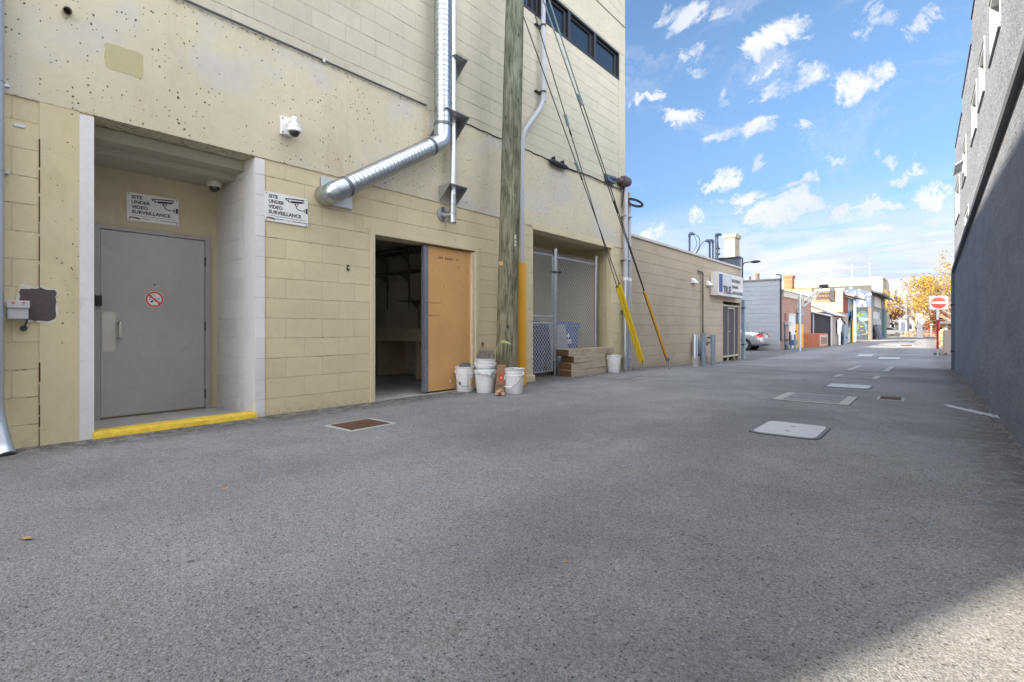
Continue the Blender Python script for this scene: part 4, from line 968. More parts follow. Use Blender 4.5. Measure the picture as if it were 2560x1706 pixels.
def onpole(px, py, lift=.004):       # point on the pole's camera-facing surface
    d = ray(px, py); best = None
    t = 4.0
    while t < 12:
        p = Vector((0, 0, CAMZ)) + d * t; c_ = Vector((PX, PY, 0)) + lean * p.z
        if (Vector((p.x, p.y, 0)) - Vector((c_.x, c_.y, 0))).length < pole_r(p.z) + lift: return p
        t += .004
    c_ = Vector((PX, PY, 0)) + lean*2; return Vector((c_.x, c_.y, 2)) - Vector((d.x, d.y, 0)).normalized()*pole_r(2)
# wooden tag, number plates, spray mark: laid on the round of the pole
def on_strip(pts, wd, mat, name):
    mb = MB(); P_ = [onpole(*p) for p in pts]
    for i in range(len(P_) - 1):
        d_ = (P_[i+1] - P_[i]).normalized(); nrm = Vector((P_[i].x - PX, P_[i].y - PY, 0)).normalized(); s_ = d_.cross(nrm).normalized()
        w0 = wd[i] if isinstance(wd, list) else wd; w1 = wd[i+1] if isinstance(wd, list) else wd
        mb.face([P_[i] - s_*w0, P_[i+1] - s_*w1, P_[i+1] + s_*w1, P_[i] + s_*w0])
    build(mb, name, mat, up)
mLime = M('lime_spray', (0.42, 0.55, 0.16), .8, var=.3, scale=60)
on_strip([(1240, 889), (1241.5, 872), (1247, 859), (1256, 854), (1264, 855), (1272, 858), (1280, 863)], [.006, .012, .016, .018, .016, .013, .005], mLime, 'spray_mark')
q = onpole(1252.5, 659.5, .008); nrm = Vector((q.x - PX, q.y - PY, 0)).normalized(); sd_ = nrm.cross(ZA)
build(MB().obox(q, sd_, ZA, nrm, .066, .062, .012), 'timber_tag', M('pale_wood_tag', (0.50, 0.36, 0.12), .7), up)
for (py, s_) in ((595, .030), (605, .030), (613, .034)):
    q = onpole(1288.5, py, .004); nrm = Vector((q.x - PX, q.y - PY, 0)).normalized(); sd_ = nrm.cross(ZA)
    mb = MB()
    if py < 610:
        mb.sweep([q + sd_*math.cos(a_)*s_*.5 + ZA*math.sin(a_)*s_*.55 for a_ in [i*2*math.pi/12 for i in range(13)]], .005, 5, cap=False)
        if py == 595: mb.sweep([q + sd_*math.cos(a_)*s_*.45 + ZA*(math.sin(a_)*s_*.5 + s_*.9) for a_ in [i*2*math.pi/12 for i in range(13)]], .005, 5, cap=False)
    else:
        for k in range(3): mb.obox(q + ZA*(k-1)*.013, sd_, ZA, nrm, .042, .006, .003)
    build(mb, 'number_plate', mWhitePl, up)
q = onpole(1269.5, 817, .0); build(MB().ball(q, .016, sc=(1, 1, 1.6)), 'knot_hole', mBlack, up)
# yellow-orange cable guard
XG = -5.30; yg0, yg1 = YL(1297.5, XG), YL(1314.5, XG); ztg = onx(1305, 657, XG)[1]
mb = MB(); n = 10; P_ = []
for zz in (0, ztg): P_.append([mb.bm.verts.new((XG + .045*math.sin(a_), (yg0+yg1)/2 - (yg1-yg0)/2*math.cos(a_), zz)) for a_ in [math.pi*k/n for k in range(n+1)]])
for k in range(n): mb.bm.faces.new((P_[0][k], P_[0][k+1], P_[1][k+1], P_[1][k]))
mb.box(XG - .02, XG, yg0 - .008, yg1 + .008, 0, ztg)
build(mb, 'cable_guard', mGuardO, None, smooth=True, label='orange plastic cable guard standing right of the wooden pole', cat='cable guard')
# guys
A0, B0 = G(1612, 927.5), G(1677, 925)
def lin(a, b, t): return Vector(a) + (Vector(b) - Vector(a)) * t
def on_guy(a, b, py):        # parameter where the straight guy reaches a given height line in the survey
    lo, hi = 0.0, 1.0
    for _ in range(40):
        m_ = (lo + hi) / 2; p = lin(a, b, m_); d = p - Vector((0, 0, CAMZ)); dep = d.dot(FW); y_ = 820 - d.z / dep * 1280
        if y_ > py: lo = m_
        else: hi = m_
    return lo
def pole_top(z, side): 
    c_ = Vector((PX, PY, 0)) + lean * z; return Vector((c_.x, c_.y, z)) + Vector((side, .10, 0))
def insulator(p, d, par, mat=None):
    mb = MB(); d = d.normalized(); mb.sweep([p - d*.11, p - d*.09, p - d*.02, p + d*.02, p + d*.09, p + d*.11], [.015, .032, .026, .026, .032, .015], 10); build(mb, 'insulator', mat or M('grey_insulator', (0.20, 0.25, 0.25), .4), par, smooth=True)
def clampb(p, d, par, L=.05, r=.016): d = d.normalized(); build(MB().cyl(p - d*L, p + d*L, r, 8), 'clamp', mDark, par)
ga = thing('guy_wire', A0, 'pair of guy wires ending in two bright yellow guards near the white bucket', 'guy wire', 'guy wires anchoring the pole')
gm = lin(A0, pole_top(6.5, .03), on_guy(A0, pole_top(6.5, .03), 717)); g0 = lin(A0, gm, .12)
sdv = (gm - A0).cross(FW).normalized() * .034
for s_, zt in ((1, 6.55), (-1, 6.15)):
    topp = pole_top(zt, .04 * s_); a_, b2 = g0 + sdv*s_, gm + sdv*s_ + (gm-g0).normalized()*(.0 if s_ > 0 else .05)
    mb = MB(); mb.sweep([a_, b2], .033, 14); build(mb, 'guard_tube', mGuardY, ga, smooth=True)
    build(MB().cyl(b2, topp, .0095, 6), 'wire', mDark, ga, smooth=True)
    build(MB().ball(b2, .028), 'wire_eye', mDark, ga)
    py_ = 417 if s_ < 0 else 300
    k_ = on_guy(b2, topp, py_); insulator(lin(b2, topp, k_), topp - b2, ga)
    clampb(lin(b2, topp, k_ - .04), topp - b2, ga)
build(MB().cyl(A0 - Vector((0, 0, .1)), g0, .014, 8), 'anchor_rod', mGalvD, ga)
build(MB().ball(g0, .03, sc=(1, 1, .8)), 'anchor_eye', mDark, ga)
gb = thing('guy_wire', B0, 'guy wire with a single thin weathered yellow guard, the farther from the camera', 'guy wire', 'guy wires anchoring the pole')
tp_ = pole_top(7.3, .0); gm = lin(B0, tp_, on_guy(B0, tp_, 728)); g0 = lin(B0, gm, .17)
sdv = (gm - B0).cross(FW).normalized()
build(MB().sweep([g0, gm], .030, 12), 'guard_tube', mGuardO, gb, smooth=True)
build(MB().sweep([g0 + sdv*.026, gm + sdv*.026], .013, 8), 'wire_tail', mDark, gb)
build(MB().cyl(B0 - Vector((0, 0, .1)), g0, .016, 8), 'anchor_rod', mGalvD, gb)
mb = MB(); mb.sweep([g0 + (gm-g0).normalized()*t_ + FW.cross(gm-g0).normalized()*.03*math.cos(a_) for t_, a_ in [(-.07 + .06*math.sin(k*math.pi/6), k*math.pi/6) for k in range(13)]], .013, 6, cap=False); build(mb, 'shackle', mDark, gb)
k1 = on_guy(B0, tp_, 525); k2 = on_guy(B0, tp_, 249); kg = on_guy(B0, tp_, 728)
for s_ in (1, -1):
    a_ = lin(B0, tp_, kg) + sdv*.006*s_; m1 = lin(B0, tp_, k2) + sdv*.028*s_
    build(MB().cyl(a_, m1, .0105, 6), 'wire', mDark, gb, smooth=True)
    t2 = pole_top(7.0 if s_ > 0 else 7.6, .05*s_); build(MB().cyl(m1, t2, .013, 8), 'wire_sleeve', M('grey_green_sleeve', (0.17, 0.24, 0.25), .5), gb, smooth=True)
for kk in (k1, (k1 + kg) / 2, (k1*.55 + kg*.45), k1 + (k2-k1)*.06): clampb(lin(B0, tp_, kk), tp_ - B0, gb, .07, .022)
insulator(lin(B0, tp_, k2), tp_ - B0, gb)

# ------------------------------------------------------------------ buckets, stones, box, timbers
def bucket_mesh(c, H=.37, rt=.152, rb=.130, rings=(.80, .87)):
    prof = [(rb*.96, 0), (rb, .008)]
    zr = lambda f: rb + (rt - rb) * f
    prof += [(zr(.70), H*.70), (zr(.70)+.008, H*.705), (zr(.74)+.008, H*.745), (zr(.75), H*.75), (zr(.83), H*.83), (zr(.83)+.007, H*.835), (zr(.85)+.007, H*.85), (zr(.86), H*.855), (zr(.93), H*.93), (zr(1)+.004, H*.945), (zr(1)+.007, H), (zr(1)-.004, H), (zr(.95)-.006, H*.93), (zr(.5)-.006, H*.5), (rb-.006, .02)]
    return MB().lathe(c, prof, 36)
def bail(c, H, rt, ang, droop, side=1, handle=False, par=None, mat=None):   # wire bail resting against the bucket's side
    mb = MB(); c = Vector(c); e = Vector((math.cos(ang), math.sin(ang), 0)); f = Vector((-math.sin(ang), math.cos(ang), 0)) * side
    zr = H * .80; pts = []
    for i in range(17):
        a_ = math.pi * i / 16; r_ = rt + .014
        pts.append(c + e * math.cos(a_) * r_ + f * math.sin(a_) * (r_ + .006) + Vector((0, 0, zr - math.sin(a_) * droop)))
    mb.sweep(pts, .0028, 6, cap=True); build(mb, 'bail', mat or mDark, par, smooth=True)
    if handle: build(MB().sweep(pts[6:11], .010, 8), 'grip', mWhitePl, par, smooth=True)
    for s_ in (1, -1): build(MB().obox(c + e*s_*(rt + .004) + Vector((0, 0, zr)), e, f, ZA, .022, .05, .035), 'bail_lug', mWhitePl, par, bevel=.004)
def bucket(loc, label, ang=0.3, droop=.2, side=1, handle=False, H=.37, rt=.150, rb=.128):
    t = thing('white_bucket', loc, label, 'bucket', 'white pails standing along the wall')
    build(bucket_mesh(loc, H, rt, rb), 'pail', mWhitePl, t, smooth=True); bail(loc, H, rt, ang, droop, side, handle, t); return t
def gpt(px, py): return G(px, py)
b1 = gpt(1163, 978); b2 = gpt(1213, 981); b4 = gpt(1285, 983)
b1.z = b2.z = b4.z = 0
ang = TH
t = bucket(b1, 'white bucket holding a grey stone, leftmost of the buckets by the orange door', ang + .1, .21, -1)
q = b1 + Vector((0, 0, 0)) - FW*.134
mb = MB(); mb.obox(q - RT*.065 + FW*.012 + ZA*.13, RT, ZA, FW, .028, .04, .004); build(mb, 'printed_mark', mDark, t)
mb = MB()
for (a_, z_, s_) in ((.42, .17, .05), (.40, .12, .035)):
    d_ = RT*math.sin(a_+.5) - FW*math.cos(a_+.5); mb.obox(b1 + d_*.139 + ZA*z_, d_.cross(ZA), ZA, d_, s_*1.4, s_*1.5, .003)
build(mb, 'torn_label', M('torn_yellow_label', (0.60, 0.42, 0.10), .6, var=.3, scale=60), t)
d_ = RT*math.sin(.35) - FW*math.cos(.35); mb = MB(); mb.sweep([b1 + d_*.142 + ZA*.03, b1 + d_*.156 + ZA*.30, b1 + d_*.153 + ZA*.372, b1 + d_*.12 + ZA*.375], .003, 6); build(mb, 'string', M('string', (0.3, 0.27, 0.2), .9), t)
def slab(c, sx, sy, sz, seed, mat, label, nm='stone', rot=0.0, top=.75):
    mb = MB(); rnd = random.Random(seed); n = 9
    lo = []; hi = []
    for k in range(n):
        a_ = 2*math.pi*k/n; kk = 1 + rnd.uniform(-.16, .12)
        lo.append((math.cos(a_)*sx*kk, math.sin(a_)*sy*kk, -.5*sz)); hi.append((math.cos(a_)*sx*kk*top + sx*.1, math.sin(a_)*sy*kk*top, .5*sz*(1 + rnd.uniform(-.12, .12))))
    P_ = []
    for ring in (lo, hi): P_.append([mb.bm.verts.new(Matrix.Rotation(rot, 3, 'Z') @ Vector(p) + Vector(c)) for p in ring])
    for k in range(n): mb.bm.faces.new((P_[0][k], P_[0][(k+1) % n], P_[1][(k+1) % n], P_[1][k]))
    mb.bm.faces.new(P_[0][::-1]); mb.bm.faces.new(P_[1])
    bmesh.ops.subdivide_edges(mb.bm, edges=mb.bm.edges[:], cuts=3, use_grid_fill=True)
    for v in mb.bm.verts: v.co += v.co.normalized() * 0 + Vector((mnoise.noise(v.co*25), mnoise.noise(v.co*25 + Vector((9,0,0))), mnoise.noise(v.co*25 + Vector((0,9,0))))) * min(sx, sz) * .10
    return build(mb, nm, mat, None, smooth=True, bevel=0, label=label, cat='stone')
slab(b1 + Vector((-.02, .02, .385)), .095, .07, .075, 3, mStoneG, 'smooth grey stone lying on top of the leftmost bucket', rot=.7)
t = bucket(b2, 'white bucket with rolled rim that carries another bucket stacked inside it', ang + 2.0, .16, -1, H=.335, rt=.152, rb=.128)
mb = MB(); mb.lathe(b2 + Vector((0, 0, .275)), [(.150, 0), (.162, .004), (.165, .03), (.165, .055), (.156, .062), (.15, .06)], 36, cap=False); build(mb, 'rolled_rim', mWhitePl, t, smooth=True)
b3 = b2 + Vector((.002, .0, .13)); t = bucket(b3, 'upper white bucket with a green stripe, nested in the bucket below under a rock', ang + .1, .17, -1, H=.37, rt=.147, rb=.122)
mb = MB(); mb.lathe(b3 + Vector((0, 0, .222)), [(.1395, 0), (.1402, 0), (.1405, .006), (.1398, .006)], 36, cap=False); build(mb, 'green_stripe', M('green_stripe', (0.02, 0.16, 0.11), .5), t)
slab(b3 + Vector((-.0, .0, .425)), .150, .115, .115, 11, mStone, 'rough brown rock on top of the stacked buckets', rot=TH, top=.74)
t = bucket(b4, 'white bucket full of dark rubble with a white bail grip, right of the pole foot', ang - .5, .19, -1, True, H=.36)
mb = MB(); mb.lathe(b4 + Vector((0, 0, .32)), [(.14, 0), (.13, .02), (.08, .026), (.02, .03)], 24)
for v in mb.bm.verts: v.co.z += .014*mnoise.noise(v.co*60)
build(mb, 'rubble_fill', mStone, t)
b5 = G(1534, 931.5); t = bucket(b5, 'white bucket with faded writing beside the timber stack', ang + .2, .05, 1, True, H=.37)
d_ = -FW
for i, s_ in enumerate(('7  5 3', 'MIX', 'OLD SAND')):
    text(s_, .026, M('faded_ink', (0.35, 0.35, 0.37), .6), t, 'faded_writing', b5 - FW*.151 - RT*.10 + ZA*(.235 - i*.035), RT, ZA, ext=0, sx=.9)
# small white bag tucked behind the buckets
q = G(1186, 960); build(MB().ball(q + Vector((0, 0, .36)), .07, sc=(.8, .8, 1.0), jitter=.5), 'white_bag', mWhitePl, None, smooth=True, label='white plastic bag stuffed behind the buckets by the door jamb', cat='bag')
qq = [o for o in COL.objects if o.name == 'white_bag'][0]; qq.location.z = 0.0
mbx = qq.data
for v in mbx.vertices: v.co.z *= 3.1
# cardboard box leaning on the pole foot
cb = G(1249, 984.5); cb.z = 0
t = thing('cardboard_box', cb, 'tall brown cardboard box with a red diamond label between the buckets', 'box')
mb = MB(); mb.obox(cb + Vector((0, 0, .205)) + FW*.03, RT, FW, ZA, .13, .08, .41); 
M_ = Matrix.Rotation(R(4), 3, FW) ; mb.rot(M_, cb); build(mb, 'carton', mCard, t, bevel=.006)
mb = MB(); e_ = M_ @ (-FW*.0255) ; q = cb + M_ @ (ZA*.235 - FW*.0115 + RT*.005); u1, u2 = M_ @ RT, M_ @ ZA
mb.face([q + u1*.036, q + u2*.068, q - u1*.036, q - u2*.068]); build(mb, 'hazard_diamond', mRed, t)
mb = MB(); q = q - FW*.001; mb.face([q + u1*.010 - u2*.012, q + u2*.018, q - u1*.010 - u2*.012]); q2 = q + u1*.052
mb.face([q2 - u1*.006 - u2*.03, q2 + u1*.006 - u2*.03, q2 + u1*.006 + u2*.03, q2 - u1*.006 + u2*.03]); build(mb, 'white_print', mWhite, t)
mb = MB(); q3 = cb + M_ @ (ZA*.12 - FW*.0125); mb.face([q3 - u1*.05, q3 + u1*.03, q3 + u1*.03 + u2*.008, q3 - u1*.05 + u2*.008]); mb.face([q3 - u1*.05 - u2*.02, q3 + u1*.02 - u2*.02, q3 + u1*.02 - u2*.012, q3 - u1*.05 - u2*.012]); build(mb, 'dark_print', mDark, t)
mb = MB(); mb.ball(G(1250, 990) + Vector((0, 0, .045)), .055, 16, sc=(1.1, .9, .85), jitter=.9)
for v in mb.bm.verts: v.co += Vector((mnoise.noise(v.co*30), mnoise.noise(v.co*30+Vector((5,5,5))), .6*mnoise.noise(v.co*30+Vector((0,3,9)))))*.022
build(mb, 'paper_bag', M('crumpled_paper', (0.45, 0.30, 0.21), .9, var=.2, scale=40), None, label='crumpled brown paper bag at the foot of the cardboard box', cat='paper bag')
mb = MB(); q = G(1236, 965); mb.box(q.x - .02, q.x + .02, q.y - .015, q.y + .015, .13, .26); build(mb, 'red_tin', mRed, None, bevel=.004, label='bright red strip of packaging between bucket and cardboard box', cat='packaging')
bpy.data.objects['red_tin'].location.z = .0
# timbers
yt0 = YL(1427.7, -5.42); yt1 = YL(1517, -5.42); z0t = gz(-5.5, 10)
tl = ['bottom timber of the stack in front of the mesh fence', 'second timber up in the stack, between two others', 'third timber up in the stack, just under the top one', 'top timber of the stack, shifted left over the ends of the others']
for i in range(4):
    dy_ = (.0, .03, .09, -.02)[i]; dx_ = (0, 0, 0, -.03)[i]; ex = (0, -.02, -.04, .32)[i]
    if i == 3: dy_ = -.02
    mb = MB(); h = .132; z_ = z0t + i * (h + .003)
    xw = .30
    mb.box(-5.42 - xw + dx_, -5.42 + dx_, yt0 + dy_, yt1 + ex, z_, z_ + h)
    c_ = Vector((-5.5, (yt0 + yt1)/2, z_)); mb.rot(Matrix.Rotation(R((.4, -.9, .8, -1.2)[i]), 3, 'Z'), c_)
    tb = build(mb, 'timber', mTimber, None, bevel=.008, label=tl[i], cat='timber', group='timbers stacked by the fence')
# ------------------------------------------------------------------ mesh fence, gate and bins
XW = -5.87
def mesh_panel(par, y0_, y1_, z0_, z1_, x_, pitch=.088, nm='wire_mesh'):
    mb = MB(); w_ = y1_ - y0_; h_ = z1_ - z0_; sl = 1.0    # vertical step per horizontal step
    for sgn in (1, -1):
        nlines = int((w_ * sl + h_) / (pitch * sl)) + 2
        for i in range(nlines):
            s0 = i * pitch * sl - w_ * sl         # z intercept at y0 for rising line: z = s0 + sl*(y-y0)
            ya, yb = 0.0, w_; za, zb = s0, s0 + sl * w_
            if zb < 0 or za > h_: continue
            if za < 0: ya = -s0 / sl; za = 0
            if zb > h_: yb = (h_ - s0) / sl; zb = h_
            if yb - ya < .01: continue
            A_, B_ = (ya, za), (yb, zb)
            if sgn < 0: A_, B_ = (w_ - ya, za), (w_ - yb, zb)
            a3 = Vector((x_ + .003*sgn, y0_ + A_[0], z0_ + A_[1])); b3_ = Vector((x_ + .003*sgn, y0_ + B_[0], z0_ + B_[1]))
            mb.sweep([a3, b3_], .0031, 3, cap=False)
    k = 0; y_ = y0_
    while y_ < y1_:                                # twisted barbs on top
        mb.sweep([(x_, y_, z1_), (x_, y_ + .012, z1_ + .035)], .0018, 3, cap=False); mb.sweep([(x_, y_ + .02, z1_), (x_, y_ + .010, z1_ + .035)], .0018, 3, cap=False); y_ += pitch
    build(mb, nm, mWire, par)
def zr_(px, py): return onx(px, py, XW)[1]
y_p1 = YL(1387.5, XW); y_p2 = YL(1489.5, XW); y_g0 = YF0 - .26; zt1 = zr_(1388, 621); zt2 = zr_(1489, 640)
fe = thing('mesh_fence', (XW, y_p1, 0), 'chain link fence panel between two galvanised posts behind the timbers', 'fence')
for (yy, zt) in ((y_p1, zt1), (y_p2, zt2)):
    z0_ = gz(XW, yy); mb = MB(); mb.lathe((XW, yy, 0), [(.045, z0_ - .1), (.045, zt - .06), (.05, zt - .06), (.05, zt - .035), (.042, zt - .012), (.015, zt)], 18); build(mb, 'post', mGalv, fe, smooth=True)
zrl = zr_(1394, 644)
build(MB().cyl((XW, y_p1, zrl), (XW, y_p2, zrl), .022, 12), 'top_rail', mGalv, fe, smooth=True)
mb = MB()
for yy, s_ in ((y_p1, 1), (y_p2, -1)):
    for i in range(8): mb.cyl((XW, yy, .15 + i*.31), (XW, yy, .175 + i*.31), .049, 16)
build(mb, 'tension_band', mGalvD, fe)
mesh_panel(fe, y_p1 + .05, y_p2 - .03, .0, zrl + .07, XW + .02)
ga_ = thing('mesh_gate', (XW, y_g0, 0), 'narrow chain link gate left of the fence with blue bins behind it', 'gate')
yge = y_p1 - .085; zgt = zr_(1380, 640); zb_ = zr_(1345, 936) + .03
for z_, nm in ((zgt, 'top_rail'), (zr_(1350, 791), 'mid_rail'), (zr_(1350, 808), 'mid_rail'), (zb_, 'bottom_rail')):
    build(MB().cyl((XW, y_g0, z_), (XW, yge, z_), .021, 12), nm, mGalv, ga_, smooth=True)
for yy in (y_g0, yge): build(MB().cyl((XW, yy, zb_), (XW, yy, zgt), .021, 12), 'upright', mGalv, ga_, smooth=True)
mesh_panel(ga_, y_g0, yge, zb_, zgt + .09, XW + .02)
for zz in (zgt - .32, .28):
    mb = MB(); mb.cyl((XW, y_p1, zz - .02), (XW, y_p1, zz + .02), .05, 14); mb.obox((XW + .02, y_p1 - .03, zz), XA, YA, ZA, .10, .17, .028); mb.ball((XW + .075, y_p1 + .06, zz), .024); build(mb, 'hinge', mDark if zz > 1 else mGalvD, ga_)
def bin_(loc, yaw, label, mat, tilt=0.0, logo=False):
    t = thing('wheeled_bin', loc, label, 'bin', 'blue wheeled bins in the mesh enclosure')
    L = Vector(loc); X = Vector((math.cos(yaw), math.sin(yaw), 0)); Y = Vector((-math.sin(yaw), math.cos(yaw), 0))
    mb = MB(); ring = []
    for (z_, sx, sy) in ((.06, .235, .26), (.95, .285, .31), (.95, .31, .34), (1.0, .31, .34)):
        ring.append([mb.bm.verts.new(L + X*a_*sx + Y*b_*sy + ZA*z_) for a_, b_ in ((-1,-1),(1,-1),(1,1),(-1,1))])
    for i in range(3):
        for k in range(4): mb.bm.faces.new((ring[i][k], ring[i][(k+1) % 4], ring[i+1][(k+1) % 4], ring[i+1][k]))
    mb.bm.faces.new(ring[0][::-1]); mb.bm.faces.new(ring[-1]); build(mb, 'bin_body', mat, t, bevel=.02)
    mb = MB(); mb.obox(L + ZA*1.035, X, Y, ZA, .62, .70, .05); mb.obox(L + ZA*1.075 - X*.05, X, Y, ZA, .42, .5, .04); build(mb, 'lid', mat, t, bevel=.02)
    mb = MB(); mb.cyl(L - X*.34 - Y*.25 + ZA*.98, L - X*.34 + Y*.25 + ZA*.98, .018, 8); build(mb, 'handle', mat, t)
    for s_ in (1, -1): build(MB().cyl(L - X*.2 + Y*s_*.22 + ZA*.09, L - X*.2 + Y*s_*.27 + ZA*.09, .09, 18), 'wheel', mBlack, t, smooth=True)
    if logo:
        q = L + X*.268 + ZA*.66; mb = MB(); d_ = X*.0
        def fp(u, v): return L + ZA*v + X*(.235 + (.285-.235)*(v-.06)/.89 + .004) + Y*u
        mb.face([fp(0, .86), fp(-.035, .79), fp(-.03, .76), fp(0, .745), fp(.03, .76), fp(.035, .79)]); mb.face([fp(-.10, .70), fp(.10, .70), fp(.08, .675), fp(-.08, .675)]); mb.face([fp(-.12, .655), fp(.12, .655), fp(.12, .642), fp(-.12, .642)]); mb.face([fp(-.12, .63), fp(.10, .63), fp(.10, .617), fp(-.12, .617)])
        build(mb, 'white_print', mWhitePl, t)
    return t
bin_((-6.45, y_p1 + 1.02, gz(-6, 10)), -.25, 'blue wheeled bin with white droplet print, right-hand one behind the fence', mBlue, logo=True)
bin_((-6.40, y_p1 - .22, 0), .1, 'dark blue wheeled bin behind the gate rails', mNavy)
bin_((-6.42, y_p1 - .86, 0), .0, 'dark blue wheeled bin deepest behind the gate by the left jamb', mNavy)
mb = MB(); mb.obox((-6.12, y_p1 + .52, .52), (1, 0, .12), (0, 1, 0), (-.12, 0, 1), .02, .62, 1.0); build(mb, 'grey_board', M('grey_board', (0.20, 0.22, 0.27), .6, var=.08), None, label='plain grey board leaning behind the fence in front of a blue bin', cat='board')

# ------------------------------------------------------------------ covers and marks in the road
def sheet(mb, pts, lift, th=.0):
    P_ = [G(*p) for p in pts]
    for p in P_: p.z += lift
    mb.face(P_); return P_
def inset(P_, k): c_ = sum(P_, Vector()) / len(P_); return [c_ + (p - c_) * k for p in P_]
def chamfer(P_, f):
    out = []; n = len(P_)
    for i in range(n):
        a, b_, c_ = P_[i-1], P_[i], P_[(i+1) % n]; u = (a-b_); v = (c_-b_); r_ = min(f, u.length*.4, v.length*.4)
        for k in range(4): t_ = k/3; p0 = b_ + u.normalized()*r_; p1 = b_ + v.normalized()*r_; out.append(p0*(1-t_)**2 + b_*2*t_*(1-t_) + p1*t_*t_)
    return out
def regular(pts):        # survey corners -> a rectangle square to the alley
    P_ = [G(*p) for p in pts]; xs_ = sorted(p.x for p in P_); ys_ = sorted(p.y for p in P_)
    x0_, x1_ = (xs_[0]+xs_[1])/2, (xs_[2]+xs_[3])/2; y0_, y1_ = (ys_[0]+ys_[1])/2, (ys_[2]+ys_[3])/2
    return [Vector((x, y, gz(x, y))) for x, y in ((x0_, y0_), (x1_, y0_), (x1_, y1_), (x0_, y1_))]
def plate(P_, lift, th, mat, name, par, bev=0): 
    mb = MB(); mb.poly([p + ZA*(lift - th) for p in P_], (0, 0, th)); return build(mb, name, mat, par, bevel=bev)
def cover(name, pts, label, kind, group='utility covers set in the asphalt', cat='utility cover', raw=False):
    P_ = [G(*p) for p in pts] if raw else regular(pts)
    c_ = sum(P_, Vector()) / 4; t = thing(name, c_, label, cat, group)
    wx = abs(P_[1].x - P_[0].x)
    if kind == 'vault':
        plate(chamfer(inset(P_, 1.035), .12), .004, .02, mBlack, 'seal', t)
        plate(chamfer(P_, .11), .006, .02, mIron, 'frame', t)
        plate(chamfer(inset(P_, .90), .08), .009, .02, mVault, 'lid', t)
        cc_ = inset(P_, .34); mb = MB()
        for q in (cc_[0]*.5 + cc_[1]*.5, cc_[2]*.5 + cc_[3]*.5): mb.box(q.x - .02, q.x + .02, q.y - .011, q.y + .011, q.z + .0092, q.z + .0102)
        build(mb, 'lifting_slot', mBlack, t)
    elif kind == 'grate':
        plate(inset(P_, 1.02), .004, .02, mBlack, 'seal', t); plate(P_, .008, .02, mConc, 'concrete_frame', t)
        a, b_, c2, d_ = P_; L = (b_ - a); ins = [a + L*.13 + (d_-a)*.06, b_ - L*.13 + (d_-a)*.06, c2 - L*.13 - (d_-a)*.06, d_ + L*.13 - (d_-a)*.06]
        plate(ins, .012, .02, M('worn_grey_lid', (0.19, 0.19, 0.195), .8, var=.12, scale=18, bump=.002), 'lid', t)
        mb = MB(); u = ins[1]-ins[0]; v = ins[3]-ins[0]
        for (f0, f1, g) in ((.05, .42, .33), (.45, .95, .36), (.08, .93, .68)):
            q0 = ins[0] + u*f0 + v*g; q1 = ins[0] + u*f1 + v*g; mb.poly([p + ZA*.0125 for p in (q0, q1, q1 + v*.02, q0 + v*.02)], (0, 0, .001))
        build(mb, 'lid_seam', mBlack, t)
    elif kind == 'rust':
        plate(inset(P_, 1.0), .005, .02, mConc, 'concrete_collar', t)
        ins = inset(P_, .78); plate(inset(ins, 1.03), .008, .02, mBlack, 'seal', t); plate(ins, .011, .02, mRust, 'lid', t)
        mb = MB(); u = ins[1]-ins[0]; v = ins[3]-ins[0]
        for g in (.33, .66): q0 = ins[0] + u*.02 + v*g; q1 = ins[0] + u*.98 + v*g; mb.poly([p + ZA*.0115 for p in (q0, q1, q1 + v*.012, q0 + v*.012)], (0, 0, .001))
        q = (ins[0] + ins[2]) / 2; mb.box(q.x - .03, q.x + .03, q.y - .006, q.y + .006, q.z + .012, q.z + .0135); build(mb, 'lid_seam', mBlack, t)
    elif kind == 'white':
        plate(P_, .008, .02, M('white_cover', (0.42, 0.44, 0.46), .6, var=.05), 'lid', t); plate(inset(P_, 1.03), .004, .02, mIron, 'frame', t)
    return t
cover('vault_cover', [(1872, 1079), (1922, 1051), (2080, 1070), (2040, 1104)], 'large pale cover with rounded corners, nearest on the right half of the road', 'vault')
cover('vault_cover', [(1929, 1000), (1969, 981.5), (2146, 995), (2120, 1014)], 'wide grey lid in a concrete frame, just beyond the nearest pale cover', 'grate')
cover('vault_cover', [(2056, 967), (2077, 959.5), (2186, 965), (2175, 974.5)], 'pale oblong cover beyond the wide concrete framed lid', 'vault')
cover('vault_cover', [(2076, 944), (2096, 938), (2206, 940), (2194, 948)], 'narrow dark lid with pale ends, nearer of the two framed lids', 'grate')
cover('vault_cover', [(2116, 926), (2143, 915), (2235, 918), (2222, 930)], 'dark lid with pale ends, farther of the two framed lids', 'grate')
cover('inspection_lid', [(2188, 998), (2200, 992), (2266, 996), (2255, 1003.5)], 'small rusty lid right of the wide concrete framed lid', 'rust')
cover('inspection_lid', [(822, 1067), (917, 1044.6), (985, 1058.5), (876, 1083)], 'rusty brown plate in a concrete collar in front of the storeroom opening', 'rust', raw=False)
cover('inspection_lid', [(1540, 946), (1569.5, 941.5), (1606, 947), (1577.5, 952)], 'small grey lid in front of the white bucket and yellow guards', 'grate')
cover('painted_patch', [(2139, 890.5), (2150, 887), (2180, 887), (2185, 891)], 'small white cover on the left, beyond the framed lids', 'white')
cover('painted_patch', [(2195, 897.5), (2199, 894), (2249, 894.5), (2250, 898)], 'white bar-shaped cover right of centre, beyond the framed lids', 'white')
cover('inspection_lid', [(2244, 867), (2247, 863), (2286, 863), (2282, 867)], 'far brown lid lying in the strip of sunlight', 'rust')
cover('inspection_lid', [(1790, 915.5), (1800, 912), (1834, 913.5), (1822, 917.5)], 'thin dark lid by the screen door of the tan building', 'grate')
